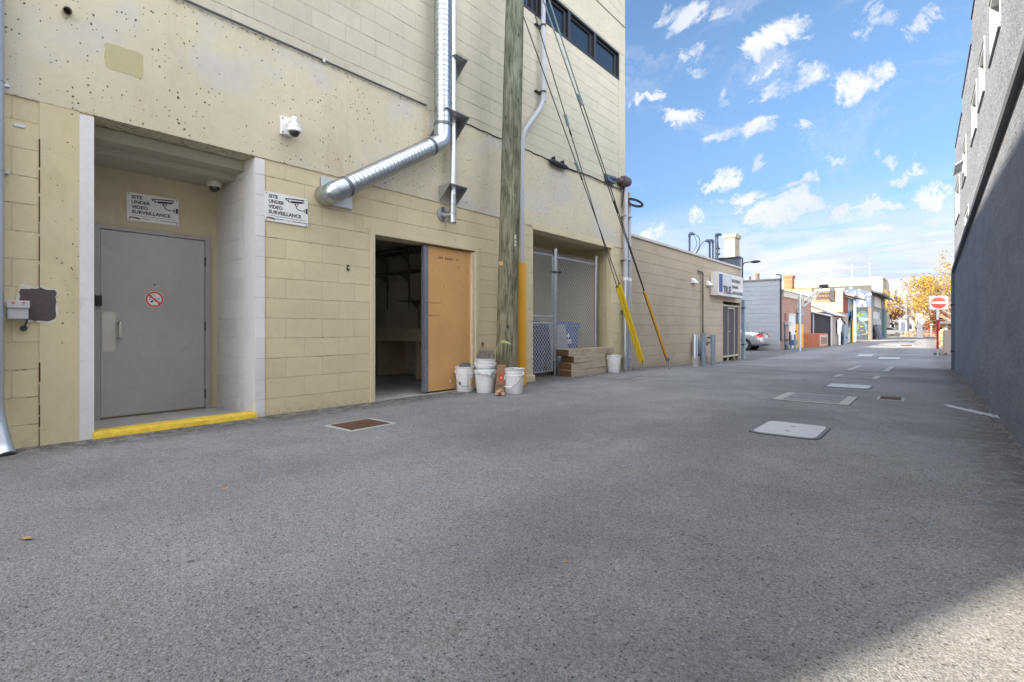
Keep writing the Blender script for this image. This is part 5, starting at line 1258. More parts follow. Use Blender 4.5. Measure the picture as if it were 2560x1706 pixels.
# scraped white mark
mb = MB(); a_ = G(2368, 1015); b_ = G(2520, 1049); rr = random.Random(5)
for i in range(420):
    f = rr.random(); q = a_.lerp(b_, f); q = q + Vector((rr.gauss(0, .010 + .02*f), rr.gauss(0, .02 + .03*(1-abs(f-.5))), 0)); L = rr.uniform(.015, .07); th = rr.gauss(0, .35); d_ = ((b_ - a_).normalized() * math.cos(th) + Vector((.4, .9, 0)) * math.sin(th)).normalized(); n_ = Vector((-d_.y, d_.x, 0)) * rr.uniform(.003, .010)
    q.z = .0035 + i*.00001; mb.face([q - d_*L - n_*.3, q + n_*-1, q + d_*L, q + n_])
build(mb, 'scraped_paint_mark', M('scraped_white', (0.62, 0.63, 0.65), .8, var=.3, scale=40), None, label='scraped white paint mark on the asphalt beside the slate wall', cat='paint mark', keep=False)
# leaf litter and small grit
mb = MB(); rr = random.Random(12)
def leaf(x, y, L, lift=.004):
    z_ = gz(x, y) + lift; a_ = rr.uniform(0, 6.28); u = Vector((math.cos(a_), math.sin(a_), rr.uniform(-.1, .25))) * L; v = Vector((-math.sin(a_), math.cos(a_), rr.uniform(-.2, .3))) * L * rr.uniform(.18, .4)
    c_ = Vector((x, y, z_ + .003)); mb.face([c_ - u, c_ - v*.8 , c_ + u*.9, c_ + v])
for i in range(800):
    k = rr.random()
    if k < .55: x, y = -DL + abs(rr.gauss(0, .16)) + .05, rr.uniform(.5, 12)
    elif k < .75: x, y = .50 - abs(rr.gauss(0, .15)) - .0164*5, rr.uniform(3, 16)
    else: x, y = rr.uniform(-5.3, .3), rr.uniform(1.2, 14)
    leaf(x, y, rr.uniform(.008, .022))
for i in range(50): leaf(rr.uniform(-10, -5.7), rr.uniform(4, 6.5), rr.uniform(.012, .03), .01)
for (px, py, L) in ((66, 1350, .05), (560, 1225, .03), (1058, 1158, .03), (1170, 1142, .03), (2200, 1342, .03), (2215, 1303, .03), (1520, 1010, .02), (2384, 1160, .03)):
    q = G(px, py); leaf(q.x, q.y, L, .006)
build(mb, 'leaf_litter', M('dry_leaf', (0.34, 0.20, 0.08), .8, var=.5, scale=9), None, kind='stuff', keep=True)
mb = MB()
for i in range(500):
    x = -DL + abs(rr.gauss(0, .10)) + .02; y = rr.uniform(-1, 30); z_ = gz(x, y); s_ = rr.uniform(.003, .010); mb.ball((x, y, z_ + s_*.4), s_, sc=(1, 1.2, .7)) if i < 160 else mb.box(x, x + s_*1.4, y, y + s_*1.2, z_, z_ + s_*.7)
for i in range(1100):
    y = rr.uniform(2.5, 17); x = .634 - .0164*y - abs(rr.gauss(0, .07)) - .02; z_ = gz(x, y); s_ = rr.uniform(.003, .012); mb.box(x, x + s_*1.4, y, y + s_*1.2, z_, z_ + s_*.7)
build(mb, 'grit', M('pale_grit', (0.22, 0.20, 0.18), .9, var=.5, scale=30), None, kind='stuff', keep=True)

# ------------------------------------------------------------------ tan building
YT1 = YL(1853.5); ZT = 3.12
tn = thing('tan_building', (-9, 15, -.2), 'long low tan block building with a pale coping next along the alley', 'building')
xt = -DL - .015; ytd0 = YL(1808.5); ytd1 = YL(1851)
zdt = onx(1808, 753, -DL)[1]
mb = MB(); mb.box(xt - .25, xt, Y1B + .003, ytd0, -.8, ZT).box(xt - .25, xt, ytd0, ytd1, zdt, ZT).box(xt - .25, xt, ytd1, YT1, -.8, ZT); build(mb, 'wall', mTan, tn)
mb = MB(); mb.box(-20, xt - .251, YT1 - .25, YT1 - .002, -.8, ZT); build(mb, 'end_wall', mTan, tn)
mb = MB(); mb.box(-20, xt - .251, Y1B + .003, YT1 - .26, ZT - .35, ZT - .2); build(mb, 'roof', mRoofDark, tn)
mb = MB()
y_ = Y1B + .20
while y_ < YT1: y2 = min(y_ + 1.25, YT1 + .02); mb.box(xt - .27, xt + .035, y_, y2 - .006, ZT, ZT + .065); y_ = y2
build(mb, 'coping', mCoping, tn, bevel=.004)
mb = MB(); mb.box(xt - .24, xt - .005, Y1B + .004, Y1B + .19, ZT, ZT + .40); build(mb, 'end_pier', mTan, tn)
mb = MB(); mb.box(xt - .26, xt + .01, Y1B + .003, Y1B + .22, ZT + .40, ZT + .47); build(mb, 'end_pier_cap', mCoping, tn)
mb = MB(); mb.box(-20, -DL - .02, YT1 - .20, YT1 - .0, ZT - .1, 3.52); build(mb, 'end_parapet', M('slate_parapet', (0.115, 0.135, 0.165), .7, var=.08, scale=2), tn)
mb = MB(); mb.box(-20, -DL - .0, YT1 - .22, YT1 + .02, 3.52, 3.585); build(mb, 'parapet_flashing', mRoofDark, tn)
# screen door
sc_ = MB(); zd0 = gz(-DL, 19.5) + .02; dpt = xt - .09
ym = [ytd0 + .03, ytd0 + (ytd1-ytd0)*.36, ytd0 + (ytd1-ytd0)*.74, ytd1 - .02]
for y_ in ym: sc_.box(dpt, dpt + .05, y_, y_ + .035, zd0, zdt - .10)
sc_.box(dpt, dpt + .05, ytd0 + .03, ytd1, zdt - .16, zdt - .10).box(dpt - .002, dpt + .045, ytd0 + .03, ytd1, zd0 + .13, zd0 + .19).box(dpt, dpt + .045, ym[1] + .035, ym[2], zdt - .24, zdt - .19)
sd_o = build(sc_, 'screen_door', M('beige_door_frame', (0.40, 0.36, 0.27), .5), tn, bevel=.003)
mb = MB(); mb.box(dpt + .008, dpt + .014, ytd0 + .03, ytd1, zd0 + .16, zdt - .12); build(mb, 'insect_screen', M('dark_screen', (0.055, 0.05, 0.048), .7, var=.1, scale=3), sd_o)
mb = MB(); mb.box(dpt - .4, dpt - .38, ytd0, ytd1, zd0 - .1, zdt); build(mb, 'dark_lobby', mBlack, tn)
mb = MB(); mb.ball((dpt + .07, ym[1] + .06, zd0 + 1.02), .03); build(mb, 'door_knob', mSteel, sd_o, smooth=True)
# lit letter sign
sx = xt + .0; ys0, ys1 = YL(1796, -DL + .24), YL(1857, -DL + .24); s0t = onx(1796, 679, -DL + .24)[1]; s0b = onx(1796, 738, -DL + .24)[1]
sg = thing('box_sign', (-DL, ys0, s0b), 'white box sign with raised lettering over the screen door of the tan building', 'sign')
xs_ = -DL + .24
build(MB().box(-DL - .01, xs_, ys0, ys1, s0b, s0t), 'sign_box', M('sign_box_white', (0.62, 0.60, 0.56), .5, var=.05), sg, bevel=.01)
wS = ys1 - ys0; hS = s0t - s0b
build(MB().box(xs_, xs_ + .004, ys0 + .025*wS, ys0 + .15*wS, s0b + .16*hS, s0t - .08*hS), 'blue_panel', M('sign_blue', (0.008, 0.03, 0.17), .4), sg)
build(MB().box(xs_, xs_ + .004, ys0 + .025*wS, ys0 + .15*wS, s0b + .135*hS, s0b + .16*hS), 'red_stripe', mRed, sg)
build(MB().box(xs_, xs_ + .006, ys0 + .155*wS, ys0 + .50*wS, s0b + .06*hS, s0t - .06*hS), 'grey_panel', M('sign_pale_grey', (0.50, 0.50, 0.50), .5), sg)
mLet = M('sign_letter', (0.035, 0.035, 0.05), .5)
def raised(body, size, oy, oz, nm, sx_): 
    o = text(body, size, mLet, sg, nm, (xs_ + .012, oy, oz), YA, ZA, ext=0, fit=sx_*wS, bold=.03)
    return o
raised('TRUE', hS*.46, ys0 + .17*wS, s0b + .12*hS, 'large_lettering', .31)
for i, (s_, f) in enumerate((('ENGINEERING', .36), ('PLANNING', .27), ('LAND SURVEYING', .46))):
    raised(s_, hS*.19, ys0 + .515*wS, s0b + (.68 - .275*i)*hS, 'small_lettering', f)
mb = MB(); mb.box(-DL, xs_ - .02, ys0 + .02, ys1 - .02, s0t, s0t + .01); build(mb, 'top_flashing', mGalvD, sg)
# vents, pipe, bollards, meter, downspout
def hood(px0, px1, py0, py1, label):
    y0_, y1_ = YL(px0), YL(px1); z1_ = onx((px0+px1)/2, py0, -DL)[1]; z0_ = onx((px0+px1)/2, py1, -DL)[1]
    mb = MB(); mb.poly([(xt, y0_, z0_), (xt + .13, y0_, z0_ + .01), (xt + .10, y0_, z0_ + .06), (xt + .02, y0_, z1_), (xt, y0_, z1_)], (0, y1_ - y0_, 0))
    t = build(mb, 'vent_hood', mWhitePl, None, bevel=.004, label=label, cat='vent', group='white vent hoods on the tan wall'); return t
hood(1729, 1737.5, 696, 709, 'white vent hood on the tan wall, left of the slim vertical pipe')
hood(1766, 1774, 702.5, 715, 'white vent hood on the tan wall, between the slim pipe and the sign')
yp = YL(1753.5); zp1 = onx(1753, 683, -DL)[1]; mb = MB(); mb.sweep(fillet([(xt, yp - .28, zp1 + .04), (xt + .06, yp - .25, zp1 + .03), (xt + .06, yp, zp1), (xt + .06, yp, .55), (xt + .06, yp + .4, .42)], .08), .028, 10); build(mb, 'vertical_vent_pipe', M('rusty_grey_pipe', (0.16, 0.14, 0.12), .6, .4, var=.35, scale=5), None, smooth=True, label='slim rusty vertical pipe down the tan wall into the gas meter', cat='pipe')
def bollard(px, pyb, pyt, r_, label, sleeve=False, D_=None):
    q = G(px, pyb); dep = (q - Vector((0, 0, CAMZ))).dot(FW); h_ = (pyb - pyt) / 1280 * dep
    t = thing('bollard', q, label, 'bollard', 'bollards guarding the gas meter')
    mb = MB(); mb.lathe(q, [(r_, -.05), (r_, h_ - .02), (r_*.9, h_ - .004), (r_*.5, h_)], 18); build(mb, 'post', mGalvD if sleeve else mBollard, t, smooth=True)
    if sleeve: build(MB().lathe(q, [(r_ + .012, -.05), (r_ + .012, h_*.29), (r_ + .002, h_*.295)], 18), 'concrete_sleeve', mConc, t, smooth=True)
bollard(1737.5, 917, 837, .070, 'bare steel bollard with concrete sleeve, left of three at the gas meter', True)
bollard(1758.5, 916, 833, .068, 'tall blue-grey bollard in the middle at the gas meter')
bollard(1782.5, 915, 837, .066, 'blue-grey bollard on the right, between gas meter and screen door')
gy = YL(1747); gzz = gz(-DL, gy); mm = thing('gas_meter', (xt + .12, gy, gzz), 'grey gas meter with pipework behind the bollards on the tan wall', 'gas meter')
mb = MB(); mb.lathe((xt + .14, YL(1732.0), gzz), [(.05, .28), (.11, .32), (.13, .45), (.13, .62), (.10, .75), (.05, .80)], 16, sx=.7); build(mb, 'regulator', mMast, mm, smooth=True)
mb = MB(); mb.box(xt + .05, xt + .22, YL(1743), YL(1749), gzz + .22, gzz + .50); mb.lathe((xt + .13, YL(1746), gzz), [(.04, .05), (.07, .08), (.07, .2), (.05, .24)], 12); build(mb, 'meter_body', mMast, mm, bevel=.02)
mb = MB(); mb.cyl((xt + .12, YL(1730), gzz + .62), (xt + .12, YL(1770), gzz + .62), .022, 8).cyl((xt + .12, YL(1762), gzz + .78), (xt + .12, YL(1773), gzz + .78), .03, 8).cyl((xt + .12, YL(1728.5), gzz - .05), (xt + .12, YL(1728.5), gzz + .35), .02, 8); build(mb, 'pipework', mDark, mm, smooth=True)
mb = MB(); c_ = Vector((xt + .15, YL(1769.5), gzz)); mb.lathe(c_, [(.03, 0), (.07, .05), (.09, .16), (.09, .2), (.05, .22), (.09, .24), (.085, .29), (.03, .33)], 14); build(mb, 'white_valve_cover', mWhitePl, mm, smooth=True)
yd = YL(1856.5, -DL + .06); zz0 = gz(-DL, yd); t = thing('downspout', (-DL + .05, yd, zz0), 'square blue-grey downspout at the far corner of the tan building', 'downspout')
build(MB().box(-DL - .01, -DL + .10, YT1 + .02, YT1 + .17, zz0 - .02, s0b - .0), 'pipe', M('blue_grey_metal', (0.23, 0.30, 0.37), .45, .3, var=.08), t, bevel=.01)
build(MB().box(-DL - .02, -DL + .11, YT1 - .03, YT1 + .18, zz0 + .55, zz0 + .59).box(-DL - .02, -DL + .11, YT1 - .03, YT1 + .18, zz0 + 1.9, zz0 + 1.94), 'strap', mDark, t)
# service masts and cables on the tan roof
def at_plane(px, py, X): d = ray(px, py); t_ = X / d.x; return Vector((X, d.y*t_, CAMZ + d.z*t_))
XM = -DL - .55
tops = [(1724, 592, .032, 1), (1774.5, 609, .036, -1), (1782.5, 608, .032, -1), (1788.5, 592, .018, 1), (1793.5, 593, .034, 1)]
lab = ['leftmost dark service mast with looped wires on the tan roof', 'thick hooked mast left of the pair by the chimney, on the tan roof', 'short mast with a round cowl on the tan roof', 'thin mast just left of the tallest one on the tan roof', 'tallest right-hand mast with clamps on the tan roof']
for i, (px, py, r_, s_) in enumerate(tops):
    p = at_plane(px, py, XM); t = thing('service_mast', (XM, p.y, ZT - .2), lab[i], 'mast', 'service masts on the tan roof')
    build(MB().cyl((XM, p.y, ZT - .2), (XM, p.y, p.z), r_, 12), 'mast', mMast, t, smooth=True)
    u = RT * s_
    mb = MB(); hp = [p - ZA*.02, p + ZA*.05, p + ZA*.09 + u*.03, p + ZA*.10 + u*.09, p + ZA*.07 + u*.15]; mb.sweep(hp, [r_*1.15, r_*1.4, r_*1.7, r_*1.6, r_*.8], 12); build(mb, 'weatherhead', mMast, t, smooth=True)
    if i == 4:
        for dz_ in (-.42, -.62): build(MB().cyl(p + ZA*dz_ - u*.04, p + ZA*dz_ + u*.09, .032, 8), 'clamp', mDark, t)
pa = at_plane(1724, 592, XM); pb2 = at_plane(1774, 609, XM); t = thing('roof_cable', pa, 'looped black cables hanging between the masts over the tan roof', 'cable')
mb = MB(); mb.sweep(fillet([pa + ZA*.1 + RT*.15, pa + RT*.34 - ZA*.05, pa + RT*.30 - ZA*.4, pa + RT*.08 - ZA*.7, pa + RT*.05 - ZA*.95], .3), .010, 6)
mb.sweep(fillet([pa + ZA*.1 + RT*.12, pa + RT*.26 - ZA*.25, pa + RT*.10 - ZA*.5, pa - RT*.08 - ZA*.7, pa - RT*.08 - ZA*.95], .3), .007, 6)
mb.sweep(fillet([pa + RT*.08 - ZA*.72, pa + RT*.30 - ZA*.42, pa.lerp(pb2, .55) - ZA*.12, pb2 - RT*.15 + ZA*.10], .4), .011, 6)
mb.sweep(fillet([pb2 + RT*.3, pb2 + RT*.35 - ZA*.4, pb2 + RT*.15 - ZA*.8], .3), .007, 6); build(mb, 'cable_run', mBlack, t, smooth=True)
# flood lamp on the end parapet
p = ony(1857, 652, YT1 + .05); p = Vector((p[0], YT1 + .05, p[1])); t = thing('wall_lamp', p, 'small black gooseneck lamp on the end parapet of the tan building', 'lamp')
build(MB().cyl((-DL + .02, YT1 + .05, s0t - .1), (-DL + .02, YT1 + .05, 3.55), .03, 8), 'pipe', mDark, t)
mb = MB(); mb.sweep(fillet([(-DL + .02, YT1 + .05, 3.2), (-DL + .06, YT1 + .05, 3.36), (-DL + .35, YT1 + .05, 3.38)], .1), .018, 8); build(mb, 'arm', mDark, t)
mb = MB(); mb.ball((-DL + .48, YT1 + .05, 3.37), .12, sc=(1.5, .7, .45)); build(mb, 'lamp_head', mDark, t, smooth=True)

# ------------------------------------------------------------------ slate building on the right
RX = lambda y: .634 - .0164 * y
rb = thing('slate_building', (3, 5, 0), 'tall slate grey stucco building filling the right edge', 'building')
dw = Vector((-.0164, 1, 0)).normalized(); nw = Vector((-dw.y, dw.x, 0))     # nw points into the alley (-X)
def W3(y, d, z): return Vector((RX(y), y, z)) + nw * d
def wbox(mb, y0_, y1_, d0, d1, z0_, z1_):
    P_ = [W3(y0_, d0, z0_), W3(y1_, d0, z0_), W3(y1_, d1, z0_), W3(y0_, d1, z0_)]; mb.poly(P_, (0, 0, z1_ - z0_)); return mb
steps = [(-12, 11.2, 5.97), (11.2, 13.75, 5.58), (13.75, 16.4, 5.30), (16.4, 17.0, 4.87)]
# windows: (y0, y1, z0, z1)
wins = [(7.30, 8.36, 4.10, 4.80), (9.0, 9.86, 4.05, 4.70), (10.25, 11.25, 3.95, 4.62), (12.6, 13.7, 3.78, 4.50), (14.7, 16.3, 3.45, 4.25), (11.9, 12.9, 2.72, 3.08), (4.9, 6.0, 4.15, 4.85), (2.4, 3.5, 4.15, 4.85)]
def rects(y0_, y1_, z0_, z1_, holes):
    ysx = sorted(set([y0_, y1_] + [h for w_ in holes for h in w_[:2] if y0_ < h < y1_])); out = []
    for a_, b_ in zip(ysx, ysx[1:]):
        zs_ = [(w_[2], w_[3]) for w_ in holes if w_[0] <= a_ + 1e-6 and w_[1] >= b_ - 1e-6]; zs_.sort(); z_ = z0_
        for (p, q) in zs_: out.append((a_, b_, z_, p)); z_ = q
        out.append((a_, b_, z_, z1_))
    return out
def zled(y): return 2.99 + (2.37 - 2.99) * (y - 5.7) / 11.3
mb = MB()
for (a_, b_, zt) in steps:
    for (p, q, z0_, z1_) in rects(a_, b_, -.8, zt, wins): wbox(mb, p, q, -.3, 0, z0_, z1_)
build(mb, 'stucco_wall', mStucco, rb)
mb = MB()
for i, (a_, b_, zt) in enumerate(steps): wbox(mb, a_, b_, -.34, .015, zt, zt + .04)
build(mb, 'parapet_cap', mRoofDark, rb)
mb = MB(); P_ = [W3(-12, -.301, -.8), W3(17, -.301, -.8), Vector((14, 17, -.8)), Vector((14, -12, -.8))]
mb.poly([W3(16.75, -.301, -.8), W3(17, -.301, -.8), Vector((14, 17, -.8)), Vector((14, 16.75, -.8))], (0, 0, 5.6)); mb.poly([W3(-12, -.301, -.8), W3(-11.75, -.301, -.8), Vector((14, -11.75, -.8)), Vector((14, -12, -.8))], (0, 0, 6.7)); mb.box(13.8, 14, -11.7, 16.7, -.8, 4.8)
build(mb, 'end_wall', mStucco, rb)
mb = MB(); mb.poly([W3(-11.7, -.301, 4.6), W3(16.7, -.301, 4.6), Vector((13.7, 16.7, 4.6)), Vector((13.7, -11.7, 4.6))], (0, 0, .15)); build(mb, 'roof', mRoofDark, rb)
# ledge following the fall of the alley
mb = MB(); ringv = []
for y_ in [-12 + i*1.0 for i in range(30)]:
    zz = zled(y_); ringv.append([mb.bm.verts.new(W3(y_, d_, zz + dz_)) for d_, dz_ in ((0, -.04), (.055, -.04), (.06, .03), (.04, .05), (0, .055))])
for i in range(len(ringv)-1):
    for k in range(4): mb.bm.faces.new((ringv[i][k], ringv[i+1][k], ringv[i+1][k+1], ringv[i][k+1]))
mb.bm.faces.new(ringv[0]); mb.bm.faces.new(ringv[-1][::-1]); build(mb, 'ledge', M('slate_trim', (0.085, 0.09, 0.10), .7, var=.08), rb)
mFr = M('white_window_frame', (0.44, 0.46, 0.48), .45, var=.04); mTrim = M('pale_trim', (0.27, 0.285, 0.30), .6, var=.05); mGlassB = M('blue_window_glass', (0.03, 0.05, 0.08), .08, var=0, spec=.9)
for i, (a_, b_, z0_, z1_) in enumerate(wins):
    fr = MB(); 
    wbox(fr, a_ + .002, a_ + .035, -.12, .004, z0_, z1_); wbox(fr, b_ - .035, b_ - .002, -.12, .002, z0_, z1_); wbox(fr, a_ + .035, b_ - .035, -.12, .002, z1_ - .05, z1_); wbox(fr, a_ + .035, b_ - .035, -.12, .004, z0_, z0_ + .03); wbox(fr, (a_+b_)/2 - .02, (a_+b_)/2 + .02, -.12, -.06, z0_ + .04, z1_ - .05)
    wo_ = build(fr, 'window', mFr, rb, bevel=.003)
    mb = MB(); wbox(mb, a_ + .035, b_ - .035, -.11, -.095, z0_ + .03, z1_ - .05); build(mb, 'pane', mGlassB, wo_)
    mb = MB(); wbox(mb, a_ - .02, b_ + .02, .0, .022, z0_ - .035, z0_ - .002); build(mb, 'sill', mTrim, wo_)
    mb = MB(); wbox(mb, a_ - .03, a_ - .0, .0, .012, z0_ - .0, z1_ + .02); wbox(mb, a_, b_ + .02, .0, .012, z1_ + .002, z1_ + .02); build(mb, 'trim', mTrim, wo_)
    if i == 3:
        mb = MB(); mb.poly([W3(a_ + .1, .02, z0_ + .30), W3(b_ - .1, .02, z0_ + .30), W3(b_ - .1, .15, z0_ + .22), W3(a_ + .1, .15, z0_ + .22)], (0, 0, .02)); build(mb, 'open_sash', mFr, wo_)
t = thing('downspout', W3(17.05, .03, gz(.3, 17)), 'slate blue downspout at the far end of the slate building', 'downspout')
mb = MB(); wbox(mb, 16.72, 16.9, .002, .07, gz(.3, 17) - .02, zled(16.8) - .06); build(mb, 'pipe', M('slate_blue_pipe', (0.10, 0.13, 0.18), .5, var=.1), t)
mb = MB(); wbox(mb, 16.70, 16.92, .0, .078, .35, .39); wbox(mb, 16.70, 16.92, .0, .078, 1.5, 1.54); build(mb, 'strap', mDark, t)

# ------------------------------------------------------------------ far side of the lot: grey and salmon block buildings
XS = -6.6; YG = 30.8
def YX(px, X): return onx(px, 820, X)[0]
def PX_(px, py, X): y_, z_ = onx(px, py, X); return Vector((X, y_, z_))
def PY_(px, py, Y): x_, z_ = ony(px, py, Y); return Vector((x_, Y, z_))
mGreyB = block_mat('grey_blue_block', (0.34, 0.355, 0.375), axis='x', bw=.5, rh=.25, dirt=.1, jvis=.5, var=.04, wear=False)
mSalmon = block_mat('salmon_block', (0.34, 0.20, 0.15), bw=.42, rh=.21, dirt=.15, jvis=.5, var=.06, wear=False)
g1 = thing('grey_block_building', (-13, YG, 0), 'pale blue-grey painted block building behind the silver car', 'building')
zg = PY_(1950, 696, YG).z
build(MB().box(-22, XS, YG, YG + .3, -.9, zg - .1), 'front_wall', mGreyB, g1)
build(MB().box(-22, XS + .02, YG - .04, YG + .34, zg - .1, zg), 'coping', mRoofDark, g1)
ys1_ = YX(2028, XS); zs = PX_(1954, 742, XS).z; zf = PX_(1954, 727, XS).z
s1 = thing('salmon_building', (-11, 35, 0), 'low salmon block building with a cream fascia and a white door', 'building')
yp_ = YG + .31
mb = MB(); mb.box(XS - .25, XS - .002, YG + .301, ys1_, -.9, zs); mb.box(-22, XS - .251, ys1_ - .25, ys1_, -.9, zs); build(mb, 'wall', mSalmon, s1)
build(MB().box(XS - .3, XS + .08, YG + .8, ys1_ + .1, zs, zf), 'fascia', M('cream_fascia', (0.50, 0.45, 0.37), .7, var=.15, scale=3, dirt=.3), s1)
build(MB().box(-22, XS + .12, YG + .31, ys1_ + .15, zf, zf + .05), 'roof', mGalvD, s1)
mb = MB(); mb.box(-22, -8.2, YG + .35, YG + 7, zf + .05, zg - .15); build(mb, 'raised_roof', mRoofDark, g1)
# parts on the salmon wall
def rectX(px0, px1, py0, py1, X, d, refpx=None):
    y0_, y1_ = YX(px0, X), YX(px1, X); r_ = refpx or px0; z1_ = PX_(r_, py0, X).z; z0_ = PX_(r_, py1, X).z
    return (X, X + d, y0_, y1_, z0_, z1_)
fr = rectX(1972, 1987.5, 783.5, 873, XS, .03); zgd = gz(XS, 34)
dr = build(MB().box(*fr[:4], zgd, fr[5]), 'white_door', M('white_door_paint', (0.60, 0.60, 0.57), .5, var=.06), s1)
build(MB().box(XS + .03, XS + .05, fr[2], fr[3], fr[5] - .12, fr[5] + .0), 'door_header', mCoping, dr); build(MB().ball((XS + .07, fr[3] - .15, zgd + 1), .05), 'handle', mDark, dr)
fr = rectX(1961.5, 1965, 783, 803, XS, .02); build(MB().box(*fr), 'louvre', M('rust_louvre', (0.18, 0.06, 0.04), .7), s1)
yv0, yv1 = YX(1995, XS), YX(2003.5, XS); build(MB().box(XS, XS + .03, yv0, yv1, zgd, PX_(1996, 785, XS).z), 'door_casing', M('white_door_paint', (0,0,0)), s1)
def simple(nm, mbb, mat, label, cat, group=None, **k): return build(mbb, nm, mat, None, label=label, cat=cat, group=group, **k)
# conduit, meter, electrical cabinet, orange guard
yq = YX(1953, XS + .06); simple('vertical_conduit', MB().sweep(fillet([(XS + .05, yq, gz(XS, 31) + .5), (XS + .05, yq, zg + .2), (XS - .2, yq + .1, zg + .25)], .1), .04, 8), mDark, 'black conduit up the corner between the grey and salmon walls', 'conduit', smooth=True)
t = thing('gas_meter', (XS + .3, YX(1963, XS), gz(XS, 32)), 'grey gas meter and pipes at the corner of the salmon wall', 'gas meter')
yq = YX(1962.5, XS + .15); z0_ = gz(XS, 32)
mb = MB(); mb.cyl((XS + .15, yq, z0_ + .6), (XS + .15, yq, PX_(1962, 812, XS).z), .05, 8); build(mb, 'riser', mMast, t, smooth=True)
mb = MB(); mb.box(XS + .02, XS + .26, YX(1959.5, XS), YX(1967, XS), PX_(1962, 814, XS).z, PX_(1962, 804.5, XS).z); build(mb, 'junction_box', mGalvD, t, bevel=.02)
mb = MB(); mb.lathe((XS + .35, YX(1966, XS + .35), z0_), [(.07, .02), (.13, .1), (.15, .28), (.14, .38), (.07, .44)], 14, sx=.7); mb.box(XS + .2, XS + .5, YX(1963, XS), YX(1970, XS), z0_ + .22, z0_ + .52); build(mb, 'meter_body', mMast, t)
mb = MB(); mb.cyl((XS + .2, YX(1953, XS), z0_ + .55), (XS + .2, YX(1968, XS), z0_ + .55), .04, 8).cyl((XS + .2, YX(1953, XS), z0_), (XS + .2, YX(1953, XS), z0_ + .6), .04, 8).cyl((XS + .2, YX(1965, XS), z0_ + .3), (XS + .2, YX(1965, XS), z0_ + 1.0), .05, 8); build(mb, 'pipework', mDark, t, smooth=True)
fr = rectX(1988.5, 1995, 788, 810, XS, .28); simple('meter_cabinet', MB().box(*fr), M('slate_cabinet', (0.13, 0.15, 0.18), .5), 'slate metal cabinet on the salmon wall above an orange guard', 'cabinet', bevel=.02)
fr = rectX(1988.3, 1998, 810, 871, XS, .25); simple('cable_guard', MB().poly([(XS, fr[2], zgd), (XS + .2, fr[2] + .08, zgd), (XS + .25, fr[3] - .1, zgd), (XS, fr[3], zgd)], (0, 0, fr[5] - zgd)), mGuardO, 'orange cable guard on the salmon wall behind the street pole', 'cable guard')
fr = rectX(1990.5, 1998, 773, 781, XS, .3); simple('wall_floodlight', MB().poly([(XS, fr[2], fr[4]), (XS + .1, fr[2], fr[5]), (XS + .4, fr[2], fr[4] + .1), (XS + .3, fr[2], fr[4] - .12)], (0, fr[3]-fr[2], 0)), mGalvD, 'grey floodlight high on the salmon wall left of the pole', 'floodlight')
t = thing('street_pole', G(1999.5, 879), 'thin grey metal pole with a light arm in front of the salmon building', 'pole')
gp_ = G(1999.5, 879); zt_ = PX_(1999.5, 737, gp_.x).z
build(MB().cyl(gp_ - ZA*.1, (gp_.x, gp_.y, zt_), .065, 10), 'pole', mGalvD, t, smooth=True)
q = Vector((gp_.x, gp_.y, PX_(2003, 768, gp_.x).z)); build(MB().box(q.x - .12, q.x + .14, q.y, q.y + .5, q.z, q.z + .45), 'box', M('weathered_box', (0.40, 0.36, 0.27), .7), t, bevel=.02)
q1 = q + Vector((.1, .3, .3)); q2 = q1 + RT*1.0 + ZA*.75
mb = MB(); mb.sweep([q1, q2], .05, 8); mb.sweep([q1 - ZA*.3, q2 - ZA*.2], .03, 8); build(mb, 'arm', mGalvD, t, smooth=True)
build(MB().box(q2.x - .15, q2.x + .25, q2.y - .12, q2.y + .12, q2.z - .1, q2.z + .1), 'lamp_head', mDark, t, bevel=.02)
for i, (px, pyb, pyt, r_, lb) in enumerate(((1978, 873.5, 837, .065, 'left slate bollard in front of the white door of the salmon building'), (1987.5, 877, 837, .065, 'right slate bollard in front of the salmon building'))):
    q = G(px, pyb); dep = (q - Vector((0, 0, CAMZ))).dot(FW); simple('bollard', MB().lathe(q, [(r_, -.05), (r_, (pyb - pyt)/1280*dep - .02), (r_*.6, (pyb - pyt)/1280*dep)], 14), mBollard, lb, 'bollard', 'bollards by the salmon building', smooth=True)
# orange plant box
a_ = G(2014, 866.5); c_ = G(2046.5, 869); e_ = G(2058.5, 867); h_ = (868.5 - 834.5)/1280*(c_ - Vector((0,0,CAMZ))).dot(FW)
t = thing('air_conditioning_box', c_, 'rust orange metal cabinet with a louvred end beside the salmon wall', 'cabinet')
xw = max(c_.x, -5.6); yn = c_.y
build(MB().box(XS + .01, xw, yn, e_.y + 1.2, gz(xw, yn) - .03, gz(xw, yn) + h_), 'cabinet_body', M('rust_orange_paint', (0.36, 0.125, 0.065), .6, var=.12, scale=3, dirt=.15), t, bevel=.02)
y0_, y1_ = yn + .3, e_.y + .9; zb0 = gz(xw, yn)
fl_ = build(MB().box(xw, xw + .02, y0_ - .2, y1_ + .2, zb0 + .1, zb0 + h_ - .1), 'end_panel', M('peach_panel', (0.50, 0.34, 0.24), .6), t)
mb = MB()
for k in range(9): zz = zb0 + .2 + k*(h_ - .4)/9; mb.box(xw + .02, xw + .035, y0_ + .1, y1_ - .1, zz, zz + (h_-.4)/18)
build(mb, 'louvre', mDark, fl_)
